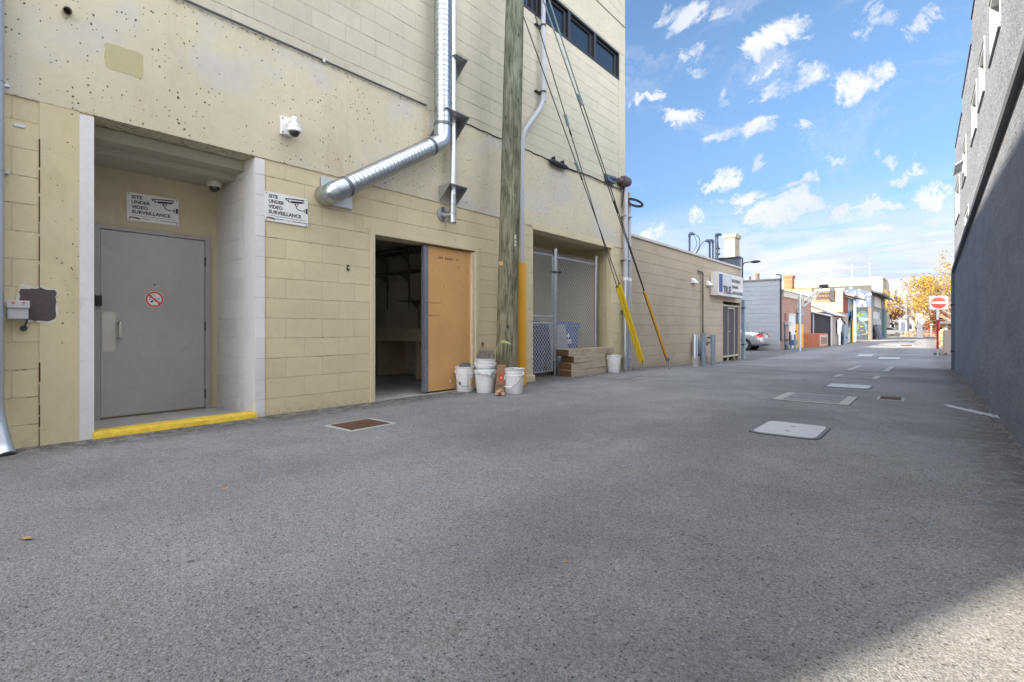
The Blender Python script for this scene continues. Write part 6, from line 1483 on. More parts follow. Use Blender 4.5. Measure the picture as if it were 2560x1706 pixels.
# canopy box with orange band above the salmon roof
YC_ = 42.5; p0 = PY_(1958, 731, YC_); p1 = PY_(2028.5, 727, YC_)
t = thing('roof_sign_box', (p0.x, YC_, p0.z), 'white canopy box with an orange band above the salmon building roof', 'canopy')
zt_ = PY_(2028, 721.5, YC_).z; zm_ = PY_(2028, 728.5, YC_).z; zb_ = PY_(2028, 738.5, YC_).z
build(MB().box(p0.x, p1.x, YC_, YC_ + 1.2, zm_, zt_ - .0), 'orange_band', M('orange_band_paint', (0.36, 0.20, 0.06), .5), t); build(MB().box(p0.x, p1.x + .02, YC_ - .02, YC_ + 1.2, zb_, zm_ - .002), 'white_fascia', M('fascia_white', (0.42, 0.41, 0.40), .6), t)
# ------------------------------------------------------------------ dark lean-to
YLn = 40.75; XL0 = PY_(2029.5, 820, YLn).x; XL1 = -5.55; zr0 = PY_(2031, 780, YLn).z; zr1 = PY_(2074, 789, YLn).z
ln = thing('lean_to_shed', (-6.2, YLn, 0), 'dark grey lean-to shed with a sloping metal roof beyond the orange cabinet', 'shed')
zb0 = gz(-6, 41) - .1
mb = MB(); mb.poly([(XL0 - .3, YLn, zb0), (XL1, YLn, zb0), (XL1, YLn, zr1), (XL0 - .3, YLn, zr0 + .1)], (0, .1, 0)); build(mb, 'front_panel', M('charcoal_board', (0.055, 0.055, 0.065), .7, var=.1, scale=3), ln)
YP = YX(2107.5, XL1)
mb = MB(); mb.box(XL1 - .2, XL1, YLn + .1, YP, zb0, zr1 - .05); build(mb, 'side_wall', M('stained_render', (0.26, 0.215, 0.18), .85, var=.3, scale=1.2, bump=.02, bscale=6, dirt=.6, dirtcol=(.07, .055, .045)), ln)
zh = PY_(2029, 764, YLn).z; XH = PY_(2029, 764, YLn).x - .6
mb = MB(); mb.poly([(XH, YLn - .15, zh + .25), (XL1 + .25, YLn - .15, zr1 + .06), (XL1 + .25, YLn - .15, zr1), (XH, YLn - .15, zh + .12)], (0, YP - YLn + .1, 0)); build(mb, 'roof', M('pale_sheet_roof', (0.42, 0.41, 0.40), .6, .2, var=.1), ln)
mb = MB(); mb.cyl((XH, YLn - .2, zr0 + .15), (XL1 + .12, YLn - .2, zr1 - .06), .06, 8); build(mb, 'gutter', M('pale_gutter', (0.50, 0.52, 0.55), .5), ln, smooth=True)
mb = MB(); mb.cyl((XL1 + .06, YLn - .06, zb0), (XL1 + .06, YLn - .06, zr1), .06, 8); mb.cyl((XL0 + .1, YLn - .06, zb0), (XL0 + .1, YLn - .06, zr0), .05, 8); build(mb, 'gutter_pipe', mPvc, ln, smooth=True)
fr = rectX(2091.5, 2103, 797.5, 835, XL1 + .05, .05); mb = MB(); n = 14; P0_ = []; 
for i in range(n + 1): y_ = fr[2] + (fr[3]-fr[2])*i/n; P0_.append((XL1 + .10 + .06*math.sin(i*2.1), y_))
va = [[mb.bm.verts.new((x, y, z_ + .08*math.sin(y*3))) for x, y in P0_] for z_ in (fr[4], fr[5])]
for i in range(n): mb.bm.faces.new((va[0][i], va[0][i+1], va[1][i+1], va[1][i]))
simple('hanging_sheet', mb, mWhitePl, 'white sheet hanging on the stained wall beyond the lean-to shed', 'sheet', smooth=True)
q = PX_(2098, 836, XL1 + .12); simple('white_drain_pipe', MB().cyl((q.x, q.y, gz(-5.5, q.y) - .02), (q.x, q.y, q.z + .05), .09, 10), mWhitePl, 'short white drain pipe under the hanging sheet', 'pipe', smooth=True)
for (px, lb) in ((2110.5, 'nearer of two pale posts at the peach building corner'), (2113.8, 'farther of two posts at the peach building corner')):
    q = PX_(px, 820, XL1 + .35); simple('guard_post', MB().cyl((q.x, q.y, gz(q.x, q.y) - .02), (q.x, q.y, gz(q.x, q.y) + 1.45), .13, 10), mBollard, lb, 'bollard', 'posts at the peach building corner', smooth=True)
mb = MB(); q = PX_(2106.5, 820, XL1 + .2); z_ = gz(q.x, q.y)
mb.cyl(q*1.0 + ZA*(z_ - q.z), q + ZA*(z_ + 1.0 - q.z), .12, 8); mb.ball(Vector((q.x, q.y - .3, z_ + .5)), .3, jitter=.5); mb.cyl(Vector((q.x, q.y - .5, z_ + 1.9)), Vector((q.x, q.y + 1.4, z_ + 1.6)), .05, 6); mb.cyl(Vector((q.x, q.y + 1.2, z_ )), Vector((q.x, q.y + 1.2, z_ + 1.6)), .05, 6)
simple('meter_cluster', mb, mDark, 'dark cluster of meters and pipes at the end of the stained wall', 'meter')
# ------------------------------------------------------------------ peach building
pch = thing('peach_building', (-12, YP, 0), 'sunlit peach rendered building with a white coping beyond the lean-to', 'building')
zp = PY_(2107, 726, YP).z; zc_ = PY_(2107, 721, YP).z
XPK = -5.56
mPeach = M('peach_render', (0.33, 0.23, 0.155), .85, var=.1, scale=1.2, bump=.01, bscale=8, dirt=.3, dirtcol=(.28, .19, .13))
build(MB().box(-24, XPK, YP, YP + .3, -1, zp), 'front_wall', mPeach, pch)
build(MB().box(-24, XPK + .1, YP - .08, YP + .45, zp, zc_), 'coping', M('white_coping', (0.40, 0.40, 0.40), .6), pch)
q = [PY_(px, 820, YP - .3).x for px in (2035, 2079)]; zq = PY_(2060, 739, YP - .3).z
mb = MB(); n = 12
pts = []
for i in range(n*16 + 1): a_ = i*2*math.pi/16; f = i/(n*16); pts.append((q[0] + (q[1]-q[0])*f + .0*math.cos(a_), YP - .30 + .28*math.cos(a_), zq + .34*math.sin(a_)))
pts = [(p[0] + .10*math.sin(i*2*math.pi/16 + .8), p[1], p[2]) for i, p in enumerate(pts)]
mb.sweep(pts, .016, 4); simple('razor_wire', mb, mDark, 'coil of razor wire strung in front of the peach wall', 'razor wire')
q1 = PY_(2080.5, 736, YP); simple('wall_sconce', MB().box(q1.x - .15, q1.x + .15, YP - .2, YP - .001, q1.z - .55, q1.z + .6), mDark, 'black wall fitting at the end of the razor wire', 'wall light', bevel=.03)
# painted street fronts between the peach and the mural wall
YM = YX(2176, -5.45); 
fb = thing('painted_shopfront_building', (-7, 55, 0), 'narrow run of painted back walls with a red shuttered window under a pitched eave', 'building')
def strip(px0, px1, mat, nm, d=0.0, top=None, bot=None):
    y0_, y1_ = YX(px0, XPK), YX(px1, XPK); zb_ = -1 if bot is None else bot; return build(MB().box(XPK - .3, XPK + d, y0_, y1_ - .005, zb_, top), nm, mat, fb)
ze_ = PX_(2110, 741, XPK).z; zmid = PX_(2113, 782, XPK).z
strip(2107.9, 2120, M('red_brick', (0.27, 0.10, 0.065), .8, var=.2, scale=5), 'brick_wall', top=ze_, bot=zmid); strip(2107.9, 2120, M('stained_render', (0,0,0)), 'lower_wall', d=.02, top=zmid - .01)
strip(2120, 2129, M('pale_blue_paint', (0.30, 0.37, 0.46), .7, var=.35, scale=1.4), 'blue_painted_wall', top=ze_); strip(2129, 2139.5, M('pale_grey_paint', (0.20, 0.20, 0.19), .7, var=.25, scale=1.6), 'grey_painted_wall', top=ze_)
mb = MB()
for px in (2109.5, 2112.8, 2116.2): y0_, y1_ = YX(px, XPK), YX(px + 2.0, XPK); mb.box(XPK, XPK + .06, y0_, y1_, PX_(2112, 781, XPK).z, PX_(2112, 757, XPK).z)
build(mb, 'red_shutter', M('shutter_red', (0.25, 0.02, 0.015), .5), fb)
mb = MB(); mb.poly([(XPK + .7, YP + .3, ze_ + .05), (XPK - 1.4, YP + .3, ze_ + .75), (XPK - 1.4, YP + .3, ze_ + .6), (XPK + .7, YP + .3, ze_ - .1)], (0, YX(2141, XPK) - YP - .3, 0)); build(mb, 'eave_roof', M('brown_shingle', (0.16, 0.13, 0.11), .9, var=.3, scale=8), fb)
mb = MB(); rr = random.Random(4)
for k in range(7):
    y0_ = YX(2120.5 + k*1.1, XPK); z_ = rr.uniform(.6, 2.2); mb.face([(XPK + .012, y0_ + rr.uniform(-.3,.3) + a_*math.cos(th), z_ + .5*math.sin(th)) for a_, th in [(.5 + rr.uniform(-.15,.15), i*math.pi/4) for i in range(8)]])
build(mb, 'painted_shape', M('deep_blue_paint', (0.06, 0.15, 0.32), .6), fb)
mb = MB(); y0_, y1_ = YX(2124.5, XPK), YX(2129.5, XPK); mb.poly([(XPK + .02, y0_, PX_(2126, 778, XPK).z), (XPK + .02, y1_, PX_(2126, 774, XPK).z), (XPK + .02, y1_, PX_(2126, 757, XPK).z), (XPK + .02, y0_, PX_(2126, 761, XPK).z)], (.03, 0, 0)); build(mb, 'banner', M('pale_orange_banner', (0.50, 0.33, 0.20), .7), fb)
mb = MB()
for px in (2133.5, 2137.5): q = PX_(px, 820, XPK + .2); mb.cyl((q.x, q.y, -.4), (q.x, q.y, ze_ + .2), .10, 8)
build(mb, 'service_pipe', mGalvD, fb, smooth=True)
fr = rectX(2129.5, 2134.5, 799, 854, XPK + .10, .10); simple('cable_guard', MB().box(fr[0], fr[1], fr[2], fr[3], gz(XPK, fr[2]) - .02, fr[5]), mGuardO, 'far orange cable guard on the painted wall before the mural', 'cable guard')
# ------------------------------------------------------------------ mural building
YMu = 65.5; xm0 = PY_(2108, 820, YMu).x; xm1 = PY_(2178.5, 820, YMu).x; ztm = PY_(2178, 713.5, YMu).z; zmm = PY_(2170, 769, YMu).z
mu = thing('mural_building', (-10, YMu, 0), 'shaded olive grey building whose end wall carries a star mural over a green swirl mural', 'building')
build(MB().box(-22, xm1, YMu, YMu + .4, -1, ztm), 'end_wall', M('shaded_olive_wall', (0.055, 0.055, 0.05), .8, var=.08), mu)  # shade is put into this wall colour; the sun still reaches it
xl0 = PY_(2139, 820, YMu).x; xl1 = PY_(2170, 820, YMu).x; zg_ = gz(-5, YMu)
def MP(px, py, d=.05): p = PY_(px, py, YMu); return Vector((p.x, YMu - d, p.z))
def mpoly(pts, d, mat, nm): mb = MB(); 
def mshape(lst, d, mat, nm):
    mb = MB()
    for pts in lst: mb.face([MP(px, py, d) for px, py in pts])
    return build(mb, nm, mat, mu)
build(MB().box(xl0, xl1, YMu - .03, YMu - .001, zg_ - .05, zmm), 'mural_panel', M('mural_shaded_teal', (0.006, 0.016, 0.022), .7, var=.15, scale=1), mu)  # mural paint darkened to stand in for shade
build(MB().box(xl1 + .02, xm1 + .02, YMu - .15, YMu - .002, zg_ - .05, zmm), 'timber_boarding', M('old_boards', (0.11, 0.09, 0.07), .85, var=.3, scale=5), mu)
def blob(cx, cy, rx, ry, a0=0, n=18, wob=.12, seed=0): return [(cx + rx*math.cos(t)*(1+wob*math.sin(3*t+seed)), cy + ry*math.sin(t)*(1+wob*math.cos(2*t+seed))) for t in [a0 + i*2*math.pi/n for i in range(n)]]
def band(cx, cy, rx, ry, w_, a0, a1, n=14): 
    o = [(cx + rx*math.cos(t), cy + ry*math.sin(t)) for t in [a0 + (a1-a0)*i/n for i in range(n+1)]]; i_ = [(cx + (rx-w_)*math.cos(t), cy + (ry-w_)*math.sin(t)) for t in [a1 + (a0-a1)*i/n for i in range(n+1)]]; return o + i_
mBl = M('mural_blue', (0.02, 0.075, 0.11), .7); mGr = M('mural_green', (0.075, 0.10, 0.012), .7); mPa = M('mural_pale', (0.13, 0.18, 0.16), .7); mGy = M('mural_grey', (0.018, 0.02, 0.03), .7)  # same painted-in shade: these mural tones are darkened too
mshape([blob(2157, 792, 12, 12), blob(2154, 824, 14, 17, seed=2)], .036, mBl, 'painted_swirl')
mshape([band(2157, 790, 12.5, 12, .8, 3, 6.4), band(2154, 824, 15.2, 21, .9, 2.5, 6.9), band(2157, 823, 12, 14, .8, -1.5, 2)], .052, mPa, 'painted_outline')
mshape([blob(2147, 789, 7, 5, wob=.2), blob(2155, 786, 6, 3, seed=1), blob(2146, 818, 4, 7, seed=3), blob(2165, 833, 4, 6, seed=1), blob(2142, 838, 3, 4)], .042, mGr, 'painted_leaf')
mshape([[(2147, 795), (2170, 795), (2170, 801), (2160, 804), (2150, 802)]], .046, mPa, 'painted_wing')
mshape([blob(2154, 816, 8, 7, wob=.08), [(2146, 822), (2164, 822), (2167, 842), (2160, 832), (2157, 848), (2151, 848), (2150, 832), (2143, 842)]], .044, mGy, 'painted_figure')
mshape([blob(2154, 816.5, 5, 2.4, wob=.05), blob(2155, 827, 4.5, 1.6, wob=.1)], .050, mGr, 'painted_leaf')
# upper mural: night blue field, stars, a plain pale abstract shape
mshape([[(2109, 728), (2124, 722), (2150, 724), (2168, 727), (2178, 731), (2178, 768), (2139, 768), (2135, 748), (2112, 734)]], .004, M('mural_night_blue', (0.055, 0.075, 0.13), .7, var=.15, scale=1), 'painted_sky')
def star(cx, cy, r_): return [(cx + (r_ if i % 2 == 0 else r_*.42)*math.sin(i*math.pi/5), cy - (r_ if i % 2 == 0 else r_*.42)*math.cos(i*math.pi/5)*.95) for i in range(10)]
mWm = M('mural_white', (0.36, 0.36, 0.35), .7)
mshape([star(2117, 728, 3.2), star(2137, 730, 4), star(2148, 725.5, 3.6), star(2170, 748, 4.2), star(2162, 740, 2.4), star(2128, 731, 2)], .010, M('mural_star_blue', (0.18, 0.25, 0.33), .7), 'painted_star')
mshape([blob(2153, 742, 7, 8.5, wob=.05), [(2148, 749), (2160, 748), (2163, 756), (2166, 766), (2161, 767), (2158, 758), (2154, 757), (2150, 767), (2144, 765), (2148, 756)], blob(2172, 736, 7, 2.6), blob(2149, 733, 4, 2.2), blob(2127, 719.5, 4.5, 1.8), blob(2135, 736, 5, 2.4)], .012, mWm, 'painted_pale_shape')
mshape([[(2150.5, 741.5), (2156.5, 741), (2156, 743.6), (2151, 744)]], .016, mRed, 'painted_red_mark')
# its long alley side, timber and poles
ytl = YX(2214, xm1 + .1); zsf = PX_(2182, 716, xm1).z
build(MB().box(xm1 - .3, xm1 + .0, YMu + .41, ytl, -1, ztm - .6), 'alley_wall', M('weathered_grey_wall', (0.19, 0.19, 0.19), .8, var=.35, scale=1.0, dirt=.4), mu)
mb = MB(); mb.poly([(xm1 + .9, YMu + .2, ztm - .75), (xm1 - 1.2, YMu + .2, ztm - .1), (xm1 - 1.2, YMu + .2, ztm - .3), (xm1 + .9, YMu + .2, ztm - .95)], (0, ytl - YMu, 0)); build(mb, 'eave_roof', mRoofDark, mu)
mb = MB()
for (a_, b_, c_, d_) in ((2185, 2199, 742, 768),): y0_, y1_ = YX(a_, xm1), YX(b_, xm1); mb.box(xm1, xm1 + .12, y0_, y1_, PX_(2187, d_, xm1).z, PX_(2187, c_, xm1).z)
build(mb, 'white_board', M('white_board_paint', (0.42, 0.42, 0.42), .6), mu)
mb = MB()
for (a_, b_) in ((2183, 2187), (2188, 2190.5), (2191.5, 2193.5), (2195, 2197)): y0_, y1_ = YX(a_, xm1), YX(b_, xm1); mb.box(xm1, xm1 + .08, y0_, y1_, PX_(2187, 798, xm1).z, PX_(2187, 780, xm1).z)
build(mb, 'window_frame', M('pale_frame', (0.42, 0.44, 0.46), .6), mu)
mb = MB(); y0_, y1_ = YX(2204, xm1), YX(2210, xm1); mb.box(xm1, xm1 + .3, y0_, y1_, -.3, PX_(2206, 775, xm1).z); build(mb, 'teal_panel', M('teal_panel', (0.07, 0.15, 0.16), .6), mu)
mb = MB()
for px in (2185.5, 2192.5): y0_ = YX(px, xm1 + .1); mb.box(xm1, xm1 + .3, y0_, y0_ + 2.6, PX_(2187, 812, xm1).z, PX_(2187, 798.5, xm1).z)
simple('meter_cabinets', mb, M('pale_cabinet', (0.32, 0.33, 0.34), .6), 'pair of pale grey electrical cabinets on the alley side of the mural building', 'cabinet')
mb = MB(); q = PX_(2192, 850, xm1 + .4); 
for k, px in enumerate((2196, 2199, 2202.5)):
    q = PX_(px, 820, xm1 + .5); z_ = gz(q.x, q.y)
    simple('leaning_pallet', MB().poly([(q.x, q.y, z_), (q.x, q.y + 1.4, z_), (q.x - .5, q.y + 1.4, z_ + 1.5), (q.x - .5, q.y, z_ + 1.5)], (.1, 0, .03)), (mDark, M('old_boards', (0,0,0)), mBlue)[k], ('dark pallet leaning on the alley side of the mural building, nearest', 'brown pallet leaning between a dark and a blue one', 'blue pallet leaning on the mural building, farthest')[k], 'pallet', 'pallets leaning on the mural building')
t = simple('roof_vent_box', MB().box(*(lambda p, q: (p.x, q.x, YMu + 2, YMu + 3.5, q.z, p.z))(PY_(2186, 709, YMu + 2), PY_(2193.5, 719, YMu + 2))), mGalvD, 'grey vent box on the roof of the mural building', 'vent')
# ------------------------------------------------------------------ long cream building behind and its roof railing
YW = 98.0; cw = thing('long_cream_building', (-30, YW, 0), 'long sunlit cream building rising behind the low roofs', 'building')
mCW = M('sunlit_cream_render', (0.29, 0.255, 0.20), .8, var=.03)
p1 = PY_(2206.5, 696, YW); build(MB().box(-75, p1.x, YW, YW + 10, -1, p1.z), 'main_wall', mCW, cw)
p2 = PY_(2215, 703, YW + 3); build(MB().box(p1.x, p2.x, YW + 3, YW + 12, -1, p2.z), 'step_block', mCW, cw)
build(MB().box(-75, p1.x + .1, YW - .1, YW + 10.1, p1.z, p1.z + .25), 'coping', mCW, cw)
mb = MB()
for px in (1884, 1932, 1984, 2025, 2076.5, 2130, 2174):
    p = PY_(px, 696, YW + 1.5); tall = (1.0, 1.0, 1.02, 1.15, 1.2, 1.25, 1.3)[0]; zt_ = PY_(px, 679 - (px - 1932)*.062 if px >= 1932 else 680, YW + 1.5).z
    mb.box(p.x - .045, p.x + .045, YW + 1.5, YW + 1.59, p1.z, zt_ + .35)
mRail = M('rail_grey', (0.20, 0.20, 0.21), .6)
build(mb, 'roof_post', mRail, cw)
a_ = PY_(1884, 683, YW + 1.5); b_ = PY_(2174, 667, YW + 1.5)
build(MB().cyl(a_, b_, .035, 6), 'roof_rail', mRail, cw)
mb = MB()
for px in (2065, 2130): p = PY_(px, 695, YW + 2); mb.box(p.x - .7, p.x + .7, YW + 2, YW + 3, p1.z, p1.z + .5)
build(mb, 'roof_hatch', mGalvD, cw)
mb = MB()
for px in (1875, 1890, 1896): p = PY_(px, 700, 60); simple('flue_stack', MB().cyl((p.x, 60, 3), (p.x, 60, PY_(px, 684 if px > 1880 else 692, 60).z), .10, 8), (M('copper_flue', (0.30, 0.10, 0.05), .6), mDark, mDark)[0 if px == 1890 else 1], {1875: 'short dark flue behind the grey coping, leftmost', 1890: 'reddish flue behind the grey coping', 1896: 'dark flue just right of the reddish one'}[px], 'flue', 'flues above the grey coping')
# dark long parapet between cream building and peach roof
p = PY_(2110, 717, 70); build(MB().box(-60, xm1 - .5, 70, 71, 2, PY_(2100, 716, 70).z), 'rear_parapet', M('shaded_olive_wall', (0,0,0)), mu)
# brick chimney behind the salmon roof
YBc = 46.0; a_ = PY_(1960, 691, YBc); b_ = PY_(1980.5, 713, YBc); t = thing('brick_chimney', (a_.x, YBc, b_.z), 'short orange brick chimney above the salmon building', 'chimney')
mBrick = block_mat('orange_brick', (0.22, 0.10, 0.05), axis='x', bw=.22, rh=.10, mortar=.012, joint=(.38, .3, .2), jvis=.9, dirt=.1, var=.3, wear=False)
build(MB().box(a_.x, b_.x, YBc, YBc + .9, 2.5, a_.z - .12), 'stack', mBrick, t); build(MB().box(a_.x - .06, b_.x + .06, YBc - .06, YBc + .96, a_.z - .12, a_.z + .06), 'cap', mBrick, t)
# pale block chimney
YCh = 31.6; a_ = PY_(1811, 588, YCh); b_ = PY_(1837, 645, YCh)
t = thing('block_chimney', (a_.x, YCh, 2), 'tall sunlit pale block chimney behind the tan building roof', 'chimney')
mChm = block_mat('pale_chimney_block', (0.31, 0.27, 0.19), axis='x', bw=.40, rh=.20, mortar=.012, joint=(.30, .22, .12), jvis=.7, dirt=.35, var=.12, wear=False)
build(MB().box(a_.x, b_.x, YCh, YCh + .95, zf, a_.z - .20), 'stack', mChm, t); build(MB().box(a_.x - .07, b_.x + .07, YCh - .07, YCh + 1.02, a_.z - .20, a_.z + .02), 'cap', mChm, t)
# ------------------------------------------------------------------ silver car
def car():
    L, Wd = 4.4, 1.74; X0 = -6.95; Yc = 28.6 + Wd/2; z0 = gz(-7, 29.3)
    t = thing('silver_car', (X0 - L/2, Yc, z0), 'silver sedan parked nose-in with its tail showing past the tan building', 'car')
    # x runs from the tail (0) to the nose (L) towards -X
    sec = [ # x, half width, z floor, z belt, z top, half top width
        (0.00, .74, .34, .62, .66, .62), (0.05, .80, .26, .78, .90, .66), (0.22, .85, .22, .86, 1.01, .68), (0.55, .87, .20, .90, 1.04, .70), (0.95, .87, .20, .92, 1.10, .66),
        (1.45, .87, .20, .92, 1.38, .56), (2.0, .87, .20, .91, 1.43, .56), (2.6, .87, .20, .90, 1.40, .56), (3.2, .87, .20, .88, 1.02, .62), (3.8, .86, .20, .80, .88, .62), (4.2, .80, .24, .66, .72, .55), (4.4, .66, .34, .52, .56, .45)]
    def ring(mb, s_):
        x, hw, zf_, zb_, zt_, ht = s_; pr = [(-hw*.86, zf_), (-hw, zf_ + .14), (-hw*1.0, (zf_+zb_)/2 + .05), (-hw*.965, zb_), (-ht, zt_ - .03), (-ht*.8, zt_), (0, zt_ + .015), (ht*.8, zt_), (ht, zt_ - .03), (hw*.965, zb_), (hw, (zf_+zb_)/2 + .05), (hw, zf_ + .14), (hw*.86, zf_)]
        return [mb.bm.verts.new((X0 - x, Yc + a_, z0 + b_)) for a_, b_ in pr]
    mb = MB(); rs = [ring(mb, s_) for s_ in sec]
    for i in range(len(rs)-1):
        for k in range(12): mb.bm.faces.new((rs[i][k], rs[i][k+1], rs[i+1][k+1], rs[i+1][k]))
        mb.bm.faces.new((rs[i][12], rs[i][0], rs[i+1][0], rs[i+1][12]))
    mb.bm.faces.new(rs[0]); mb.bm.faces.new(rs[-1][::-1])
    bd = build(mb, 'body', M('silver_car_paint', (0.50, 0.51, 0.53), .28, .75, var=.02, coat=.6), t, smooth=True)
    sub = bd.modifiers.new('sub', 'SUBSURF'); sub.levels = 2; sub.render_levels = 2
    mG = M('car_glass', (0.02, 0.035, 0.03), .05, var=0)
    build(MB().poly([(X0 - 1.0, Yc - .58, z0 + 1.115), (X0 - 1.0, Yc + .58, z0 + 1.115), (X0 - 1.42, Yc + .50, z0 + 1.375), (X0 - 1.42, Yc - .50, z0 + 1.375)], (.03, 0, .02)), 'rear_window', mG, t)
    for s_ in (1, -1): build(MB().poly([(X0 - 1.1, Yc + s_*.80, z0 + .96), (X0 - 3.0, Yc + s_*.80, z0 + .96), (X0 - 2.6, Yc + s_*.575, z0 + 1.36), (X0 - 1.5, Yc + s_*.585, z0 + 1.35)], (0, s_*.02, .01)), 'side_window', mG, t)
    for s_ in (1, -1):
        mb = MB(); mb.poly([(X0 - .02, Yc + s_*.50, z0 + .72), (X0 - .03, Yc + s_*.80, z0 + .70), (X0 - .32, Yc + s_*.885, z0 + .72), (X0 - .34, Yc + s_*.86, z0 + .84), (X0 - .10, Yc + s_*.79, z0 + .92), (X0 - .03, Yc + s_*.52, z0 + .88)], (.035, s_*.02, 0)); build(mb, 'taillight', M('taillight_red', (0.42, 0.02, 0.015), .2, coat=.5), t)
        for xx in (.85, 3.45):
            c_ = Vector((X0 - xx, Yc + s_*.76, z0 + .31)); w_ = build(MB().cyl(c_ - YA*.10, c_ + YA*.125*1, .31, 26), 'wheel', mBlack, t, smooth=True)
            mb = MB(); mb.cyl(c_ + YA*s_*.115, c_ + YA*s_*.14, .20, 20); build(mb, 'rim', mGalvD, w_, smooth=True)
            build(MB().cyl(c_ + YA*s_*.02, c_ + YA*s_*.118, .36, 24), 'wheel_arch', mBlack, t)
    build(MB().box(X0 + .0, X0 + .035, Yc - .25, Yc + .25, z0 + .66, z0 + .80), 'number_plate', M('plate_white', (0.6, 0.62, 0.64), .4), t)
    build(MB().box(X0 - .02, X0 + .03, Yc - .55, Yc + .55, z0 + .26, z0 + .34), 'bumper_trim', mDark, t)
    build(MB().box(X0 - .20, X0 - .02, Yc - .62, Yc + .62, z0 + 1.03, z0 + 1.06), 'spoiler', M('silver_car_paint', (0,0,0)), t, bevel=.012)
    mb = MB(); mb.cyl((X0 - .2, Yc - .45, z0 + .22), (X0 + .03, Yc - .45, z0 + .22), .035, 10); build(mb, 'exhaust', mGalvD, t)
car()
# ------------------------------------------------------------------ no-entry sign, pillar and street things at the far end
def noentry(px, pyb, py0, py1, wpx, label, hpost=None, big=True):
    q = G(px, pyb); dep = (q - Vector((0, 0, CAMZ))).dot(FW); s_ = dep / 1280; z = lambda py: CAMZ + (820 - py) * s_
    t = thing('no_entry_sign', q, label, 'sign', 'no entry signs'); w_ = wpx * s_ / 2; f = Vector((q.x, q.y, 0)); zt_, zb_ = z(py0), z(py1); n_ = -FW
    if big:
        build(MB().box(q.x - .025, q.x + .025, q.y - .025, q.y + .025, q.z - .1, zt_ - .05), 'post', mGalvD, t)
        build(MB().box(q.x - .036, q.x + .036, q.y - .036, q.y + .036, q.z + .27, z(800)), 'red_sleeve', M('sleeve_red', (0.40, 0.012, 0.02), .5), t)
        build(MB().box(q.x - .036, q.x + .036, q.y - .036, q.y + .036, z(800) + .005, zb_), 'white_sleeve', mWhite, t)
    else: build(MB().box(q.x - .03, q.x + .03, q.y - .03, q.y + .03, q.z - .1, zt_ - .05), 'post', mGalvD, t)
    c_ = Vector((q.x, q.y, (zt_ + zb_)/2)) + n_*.04; hh_ = (zt_ - zb_)/2
    def plq(w2, h2, d_, r_, mat, nm, th=.004):
        pts = []
        for (sx_, sz_, a0) in ((1, -1, -90), (1, 1, 0), (-1, 1, 90), (-1, -1, 180)):
            for k in range(5): a_ = R(a0 + 22.5*k); pts.append(c_ + RT*(sx_*(w2 - r_) + r_*math.cos(a_)) + ZA*(sz_*(h2 - r_) + r_*math.sin(a_)) + n_*d_)
        mb = MB(); mb.poly(pts, n_*th); build(mb, nm, mat, t)
    if big:
        plq(w_, hh_, 0, w_*.09, mGalvD, 'plate_edge'); plq(w_*.965, hh_*.955, .005, w_*.08, mWhite, 'plate')
        mb = MB(); mb.poly([c_ + RT*w_*.84*math.cos(a_) + ZA*hh_*.87*math.sin(a_) + n_*.011 for a_ in [i*2*math.pi/44 for i in range(44)]], n_*.002); build(mb, 'red_disc', M('no_entry_red', (0.72, 0.055, 0.02), .4, var=0), t)
        mb = MB(); mb.poly([c_ + RT*w_*.76*a_ + ZA*hh_*.16*b_ + n_*.0145 for a_, b_ in ((-1,-1),(1,-1),(1,1),(-1,1))], n_*.002); build(mb, 'white_bar', mWhite, t)
    else:
        mb = MB(); mb.poly([c_ + RT*w_*math.cos(a_) + ZA*hh_*math.sin(a_) for a_ in [i*2*math.pi/24 for i in range(24)]], n_*.01); build(mb, 'red_disc', M('sleeve_red', (0,0,0)), t)
        mb = MB(); mb.poly([c_ + RT*w_*.75*a_ + ZA*hh_*.22*b_ + n_*.014 for a_, b_ in ((-1,-1),(1,-1),(1,1),(-1,1))], n_*.004); build(mb, 'white_bar', mWhite, t)
noentry(2344, 891, 741, 774, 47, 'large square no entry sign on a red and white sleeved post')
noentry(2328, 846, 807.5, 815, 11, 'small distant no entry sign left of the large one', big=False)
q = G(2370, 888); s_ = (q - Vector((0, 0, CAMZ))).dot(FW)/1280
t = thing('concrete_pillar', q, 'pinkish tan square pillar beside the slate corner', 'pillar')
build(MB().box(q.x - .12, q.x + .12, q.y - .1, q.y + .14, q.z - .1, q.z + 63*s_), 'shaft', M('pinkish_pillar', (0.40, 0.32, 0.27), .8, var=.05), t, bevel=.02)
build(MB().box(q.x - .16, q.x - .121, q.y + .2, q.y + .3, q.z - .1, q.z + 62*s_), 'yellow_edge', mGuardY, t)
for i in range(6):
    rr = random.Random(i); p = q + Vector((-.3 + rr.uniform(-.15, .45), -.05 + rr.uniform(-.25, .1), 0)); 
    slab(Vector((p.x, p.y, gz(p.x, p.y) + .045)), rr.uniform(.06, .13), .07, .09, i, mStone, 'one of the broken stones piled at the foot of the tan pillar', rot=i, top=.7)['group'] = 'rubble at the pillar'
